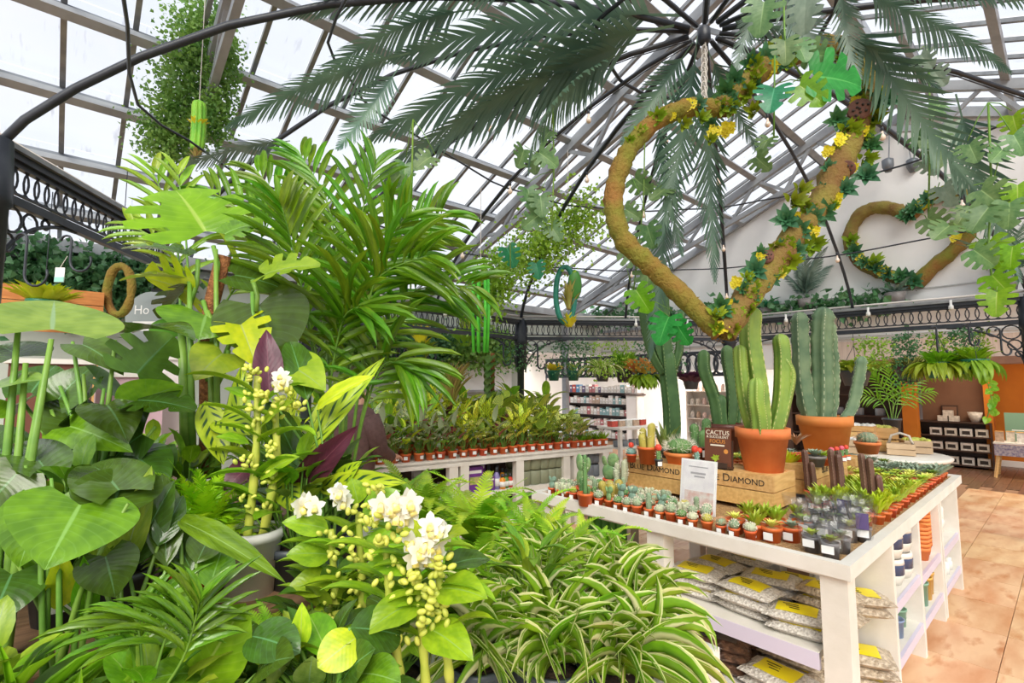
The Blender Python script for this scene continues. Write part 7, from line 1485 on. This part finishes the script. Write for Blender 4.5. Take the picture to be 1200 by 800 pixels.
# palm behind the crates
b = at_z(1046, 505, .95); t = thing('areca_palm', 'small bright palm standing behind the crates on the round table', 'palm', b); potted(t, .13, .2, m_bkpot)
for pts, dp in [([(1046, 500), (1040, 465), (1022, 440)], .2), ([(1046, 500), (1046, 460), (1040, 432)], .1), ([(1047, 500), (1054, 462), (1062, 436)], .1), ([(1047, 500), (1062, 470), (1092, 458)], .5), ([(1045, 500), (1032, 470), (1005, 462)], .5), ([(1046, 500), (1050, 470), (1078, 446)], .3)]: frond_px(t, pts, b.y, 9, .26, .03, dp, L_brt, None, 0, rs=.006, start=.4)
# palms and ferns on the gable ledge
for k, (x, y, h, lb, m) in enumerate([(945, 362, 85, 'grey-green feather palm standing on the gable ledge', L_artg), (898, 372, 26, 'blue-green succulent rosette on the gable ledge', L_emer), (1050, 356, 30, 'spreading fern on the gable ledge below the second heart', L_artg), (1180, 340, 90, 'dense dark palm on the ledge by the gable column', L_art)]):
    b = at_u(x, y, 10.8); t = thing('ledge_palm' if k != 1 else 'ledge_succulent', lb, 'plant', b, 0); s_ = b.y/FPX; part(MB().lathe([(.12, 0), (.16, .2), (.13, .2), (.01, .17)], 12), 'pot', m_gypot, t, True)
    for i in range(12):
        a = i*2.4; e = f6.uniform(.5, 1.4) if k in (0, 3) else f6.uniform(.1, .7); d_ = V((cos(a)*cos(e), sin(a)*cos(e), sin(e))); L = h*s_*f6.uniform(.6, 1.0)
        place(t, FR['g' if m is L_artg else 'a'][1] if k != 1 else leaf('lance', m, 6, .8), V((0, 0, .2)), V((0, 0, .2))+d_*L, L*(.8 if k != 1 else .3), ZUP+d_*.1, 'frond', inv=M.Identity(4))
led = bld('trim_4', MB().box((10.85, 2.5, at_u(950, 364, 10.85).z-.05), (.4, 12, .06)), m_purl); led['kind'] = 'structure'

# iron S-hooks hanging from the beam
def shook(label, x, y0, y1, d, w_=.05):
    a = at_y(x, y0, d); b = at_y(x, y1, d); L = a.z-b.z; P = []
    for i in range(9): q = pi*i/8; P.append(V((-w_*.5+w_*.5*cos(pi-q)*-1*-1, 0, 0))+V((0, 0, w_*.5*sin(q))))
    pts = [V((-w_*.6*(1-cos(q)) if False else w_*.5*(cos(q)-1), 0, w_*.5*sin(q))) for q in [pi-pi*i/6 for i in range(7)]]+[V((0, 0, -L*.5))]+[V((w_*(1-cos(q)), 0, -L+w_-w_*sin(q))) for q in [pi*i/7 for i in range(9)]]
    o = MB().tube([p for p in pts], .006*d/4+.002, 6).build('iron_hook', m_black, None, True, TR(a)); tag(o, label, 'hook', 'iron hooks on the lattice beam'); return o
for k, (x, y0, y1, d, lb) in enumerate([(32, 280, 335, 2.1, 'large curled iron hook in front of the ivy curtain'), (84, 282, 318, 2.3, 'iron S-hook carrying the white price tag'), (590, 405, 428, 6.8, 'slim iron hook beside the central column'), (630, 405, 432, 6.8, 'slim iron hook with chain by the lattice frieze'), (1097, 385, 418, 5.2, 'iron S-hook above the pothos basket'), (1135, 382, 405, 5.2, 'curled iron hook over the pale cladding'), (1172, 388, 416, 5.1, 'straight iron hook near the gable column')]): shook(lb, x, y0, y1, d)
p = at_y(70, 322, 2.3); t = thing('price_tag', 'white price tag hanging from an iron hook before the pine board', 'tag', p); part(MB().box((0, 0, 0), (.045, .002, .07)), 'card', m_tag, t); part(MB().box((0, -.002, -.022), (.045, .002, .024)), 'teal_band', mat('pale_teal', (150, 206, 190)), t); part(MB().tube([(0, 0, .035), (.03, 0, .09)], .0015, 4), 'string', m_rope, t)

# the stall by the side wall
def at_w_box(x0, y0, x1, y1, ww): a = at_w(x0, y0, ww); b = at_w(x1, y1, ww); return a, b
a = at_w(-60, 328, 6.6); b = at_w(122, 350, 6.6); z1 = at_w(30, 334, 6.6).z; z0 = at_w(30, 388, 6.6).z
st = thing('market_stall', 'pine-boarded market stall of potted plants by the side wall', 'stall', (a.x, a.y, 0), AU); Ls = (b-a).dot(U)
for k in range(3): hh = (z1-z0)/3; part(MB().box((Ls/2, 0, z0+hh*(k+.5)), (Ls, .03, hh-.008)), 'fascia_board', m_board, st)
for x in (.05, Ls-.05): part(MB().box((x, .06, z1/2), (.08, .08, z1)), 'post', m_pine, st)
part(MB().box((Ls/2+.3, -.15, .95), (Ls+.8, .7, .05)), 'counter', m_pine, st); part(MB().box((Ls/2+.3, -.47, .88), (Ls+.8, .03, .2)), 'counter_front', mat('red_brown_board', (120, 74, 58), (100, 60, 48), 4, .6), st); part(MB().box((Ls/2+.3, .2, .45), (Ls+.8, .04, .9)), 'back_panel', m_darkwood, st)
for k in range(6):
    p = M.Translation((a.x, a.y, 0)) @ M.Rotation(AU, 4, 'Z') @ V((.2+Ls*.22*k, -.15, .976))
    put([('pot', pot_me(.09, .07, .13, (m_grpot, m_plpot, m_whpot)[k % 3])), ('soil', soil_me(.075, .11)), ('foliage', tuft((s_lime, L_gr, s_pale)[k % 3], 80, .22, .22, .06, .1).mesh('foliage', (s_lime, L_gr, s_pale)[k % 3]))], 'stall_plant', f'{("lime", "green", "pale")[k % 3]} bushy plant, {ORD[k]} along the market stall counter', 'plant', p, 0, 1.2, 'plants on the market stall')
p = at_w(50, 372, 6.3); put([('pot', pot_me(.13, .10, .16, m_grpot)), ('foliage', tuft(s_lime, 110, .2, .3, .08, .12).mesh('foliage', s_lime)), ('hanger', MB().tube([(0, 0, .1), (0, 0, 1.2)], .004, 4).mesh('hanger', m_black))], 'hanging_basket', 'lime green hanging basket in front of the pine board', 'hanging basket', p, 0, 1)
t = thing('moss_hoop', 'mossy brown hoop wreath hanging at the end of the pine board', 'wreath', at_w(140, 340, 6.6)); part(tube_var(MB(), [V((.13*cos(q), 0, .26*sin(q))) for q in [2*pi*i/24 for i in range(24)]], .04, 8), 'hoop', m_moss, t, True); part(MB().tube([(0, 0, .3), (0, 0, 1.3)], .004, 4), 'cord', m_black, t)
p = at_w(176, 372, 7.0); t = thing('round_sign', 'round grey chalk sign with white lettering hanging by the side wall', 'sign', p, AU-.6); part(MB().lathe([(.001, -.01), (.30, -.01), (.30, .01), (.001, .01)], 28), 'disc', mat('chalk_grey', (150, 160, 160), None, rough=.7), t); t.rotation_euler = (pi/2, 0, AU-.8)
text('Ho', .15, m_tag, t, M.Translation((-.1, .04, .012))); part(MB().box((-.05, -.06, .012), (.3, .03, .003)).box((-.03, -.14, .012), (.26, .03, .003)), 'script_lines', m_tag, t)
part(MB().tube([(0, .3, 0), (0, 1.1, 0)], .004, 4), 'cord', m_black, t)
for k, (x, y, c) in enumerate([(60, 445, (112, 66, 50)), (150, 460, (214, 180, 190)), (190, 440, (236, 226, 226))]):
    p = at_w(x, y+20, 5.6+.4*k); p.z = 0; hgt = at_w(x, y-18, 5.6+.4*k).z
    t = thing('display_plinth', ['red-brown display plinth behind the dark monstera', 'pink display plinth behind the dark monstera stalks', 'white display plinth beside the coir pole'][k], 'plinth', p, AU); part(MB().box((0, 0, hgt/2), (.5, .4, hgt)), 'body', mat(f'plinth_paint_{"abc"[k]}', c), t); part(MB().box((0, 0, hgt+.02), (.55, .45, .04)), 'cap', m_white, t)
# white pendant wires and the spotlight bracket on the gable
t = thing('gable_lamps', 'pair of small spot lamps on a bracket below the gable ridge', 'lamp', at_u(1055, 195, 10.9))
for s_ in (-1, 1): part(MB().lathe([(.05, -.1), (.09, 0), (.09, .12), (.04, .15)], 12, (s_*.22, 0, 0)), 'lamp_head', m_steel, t, True); part(MB().tube([(s_*.2, 0, .12), (s_*.12, 0, 1.0)], .012, 5), 'rod', m_purl, t)
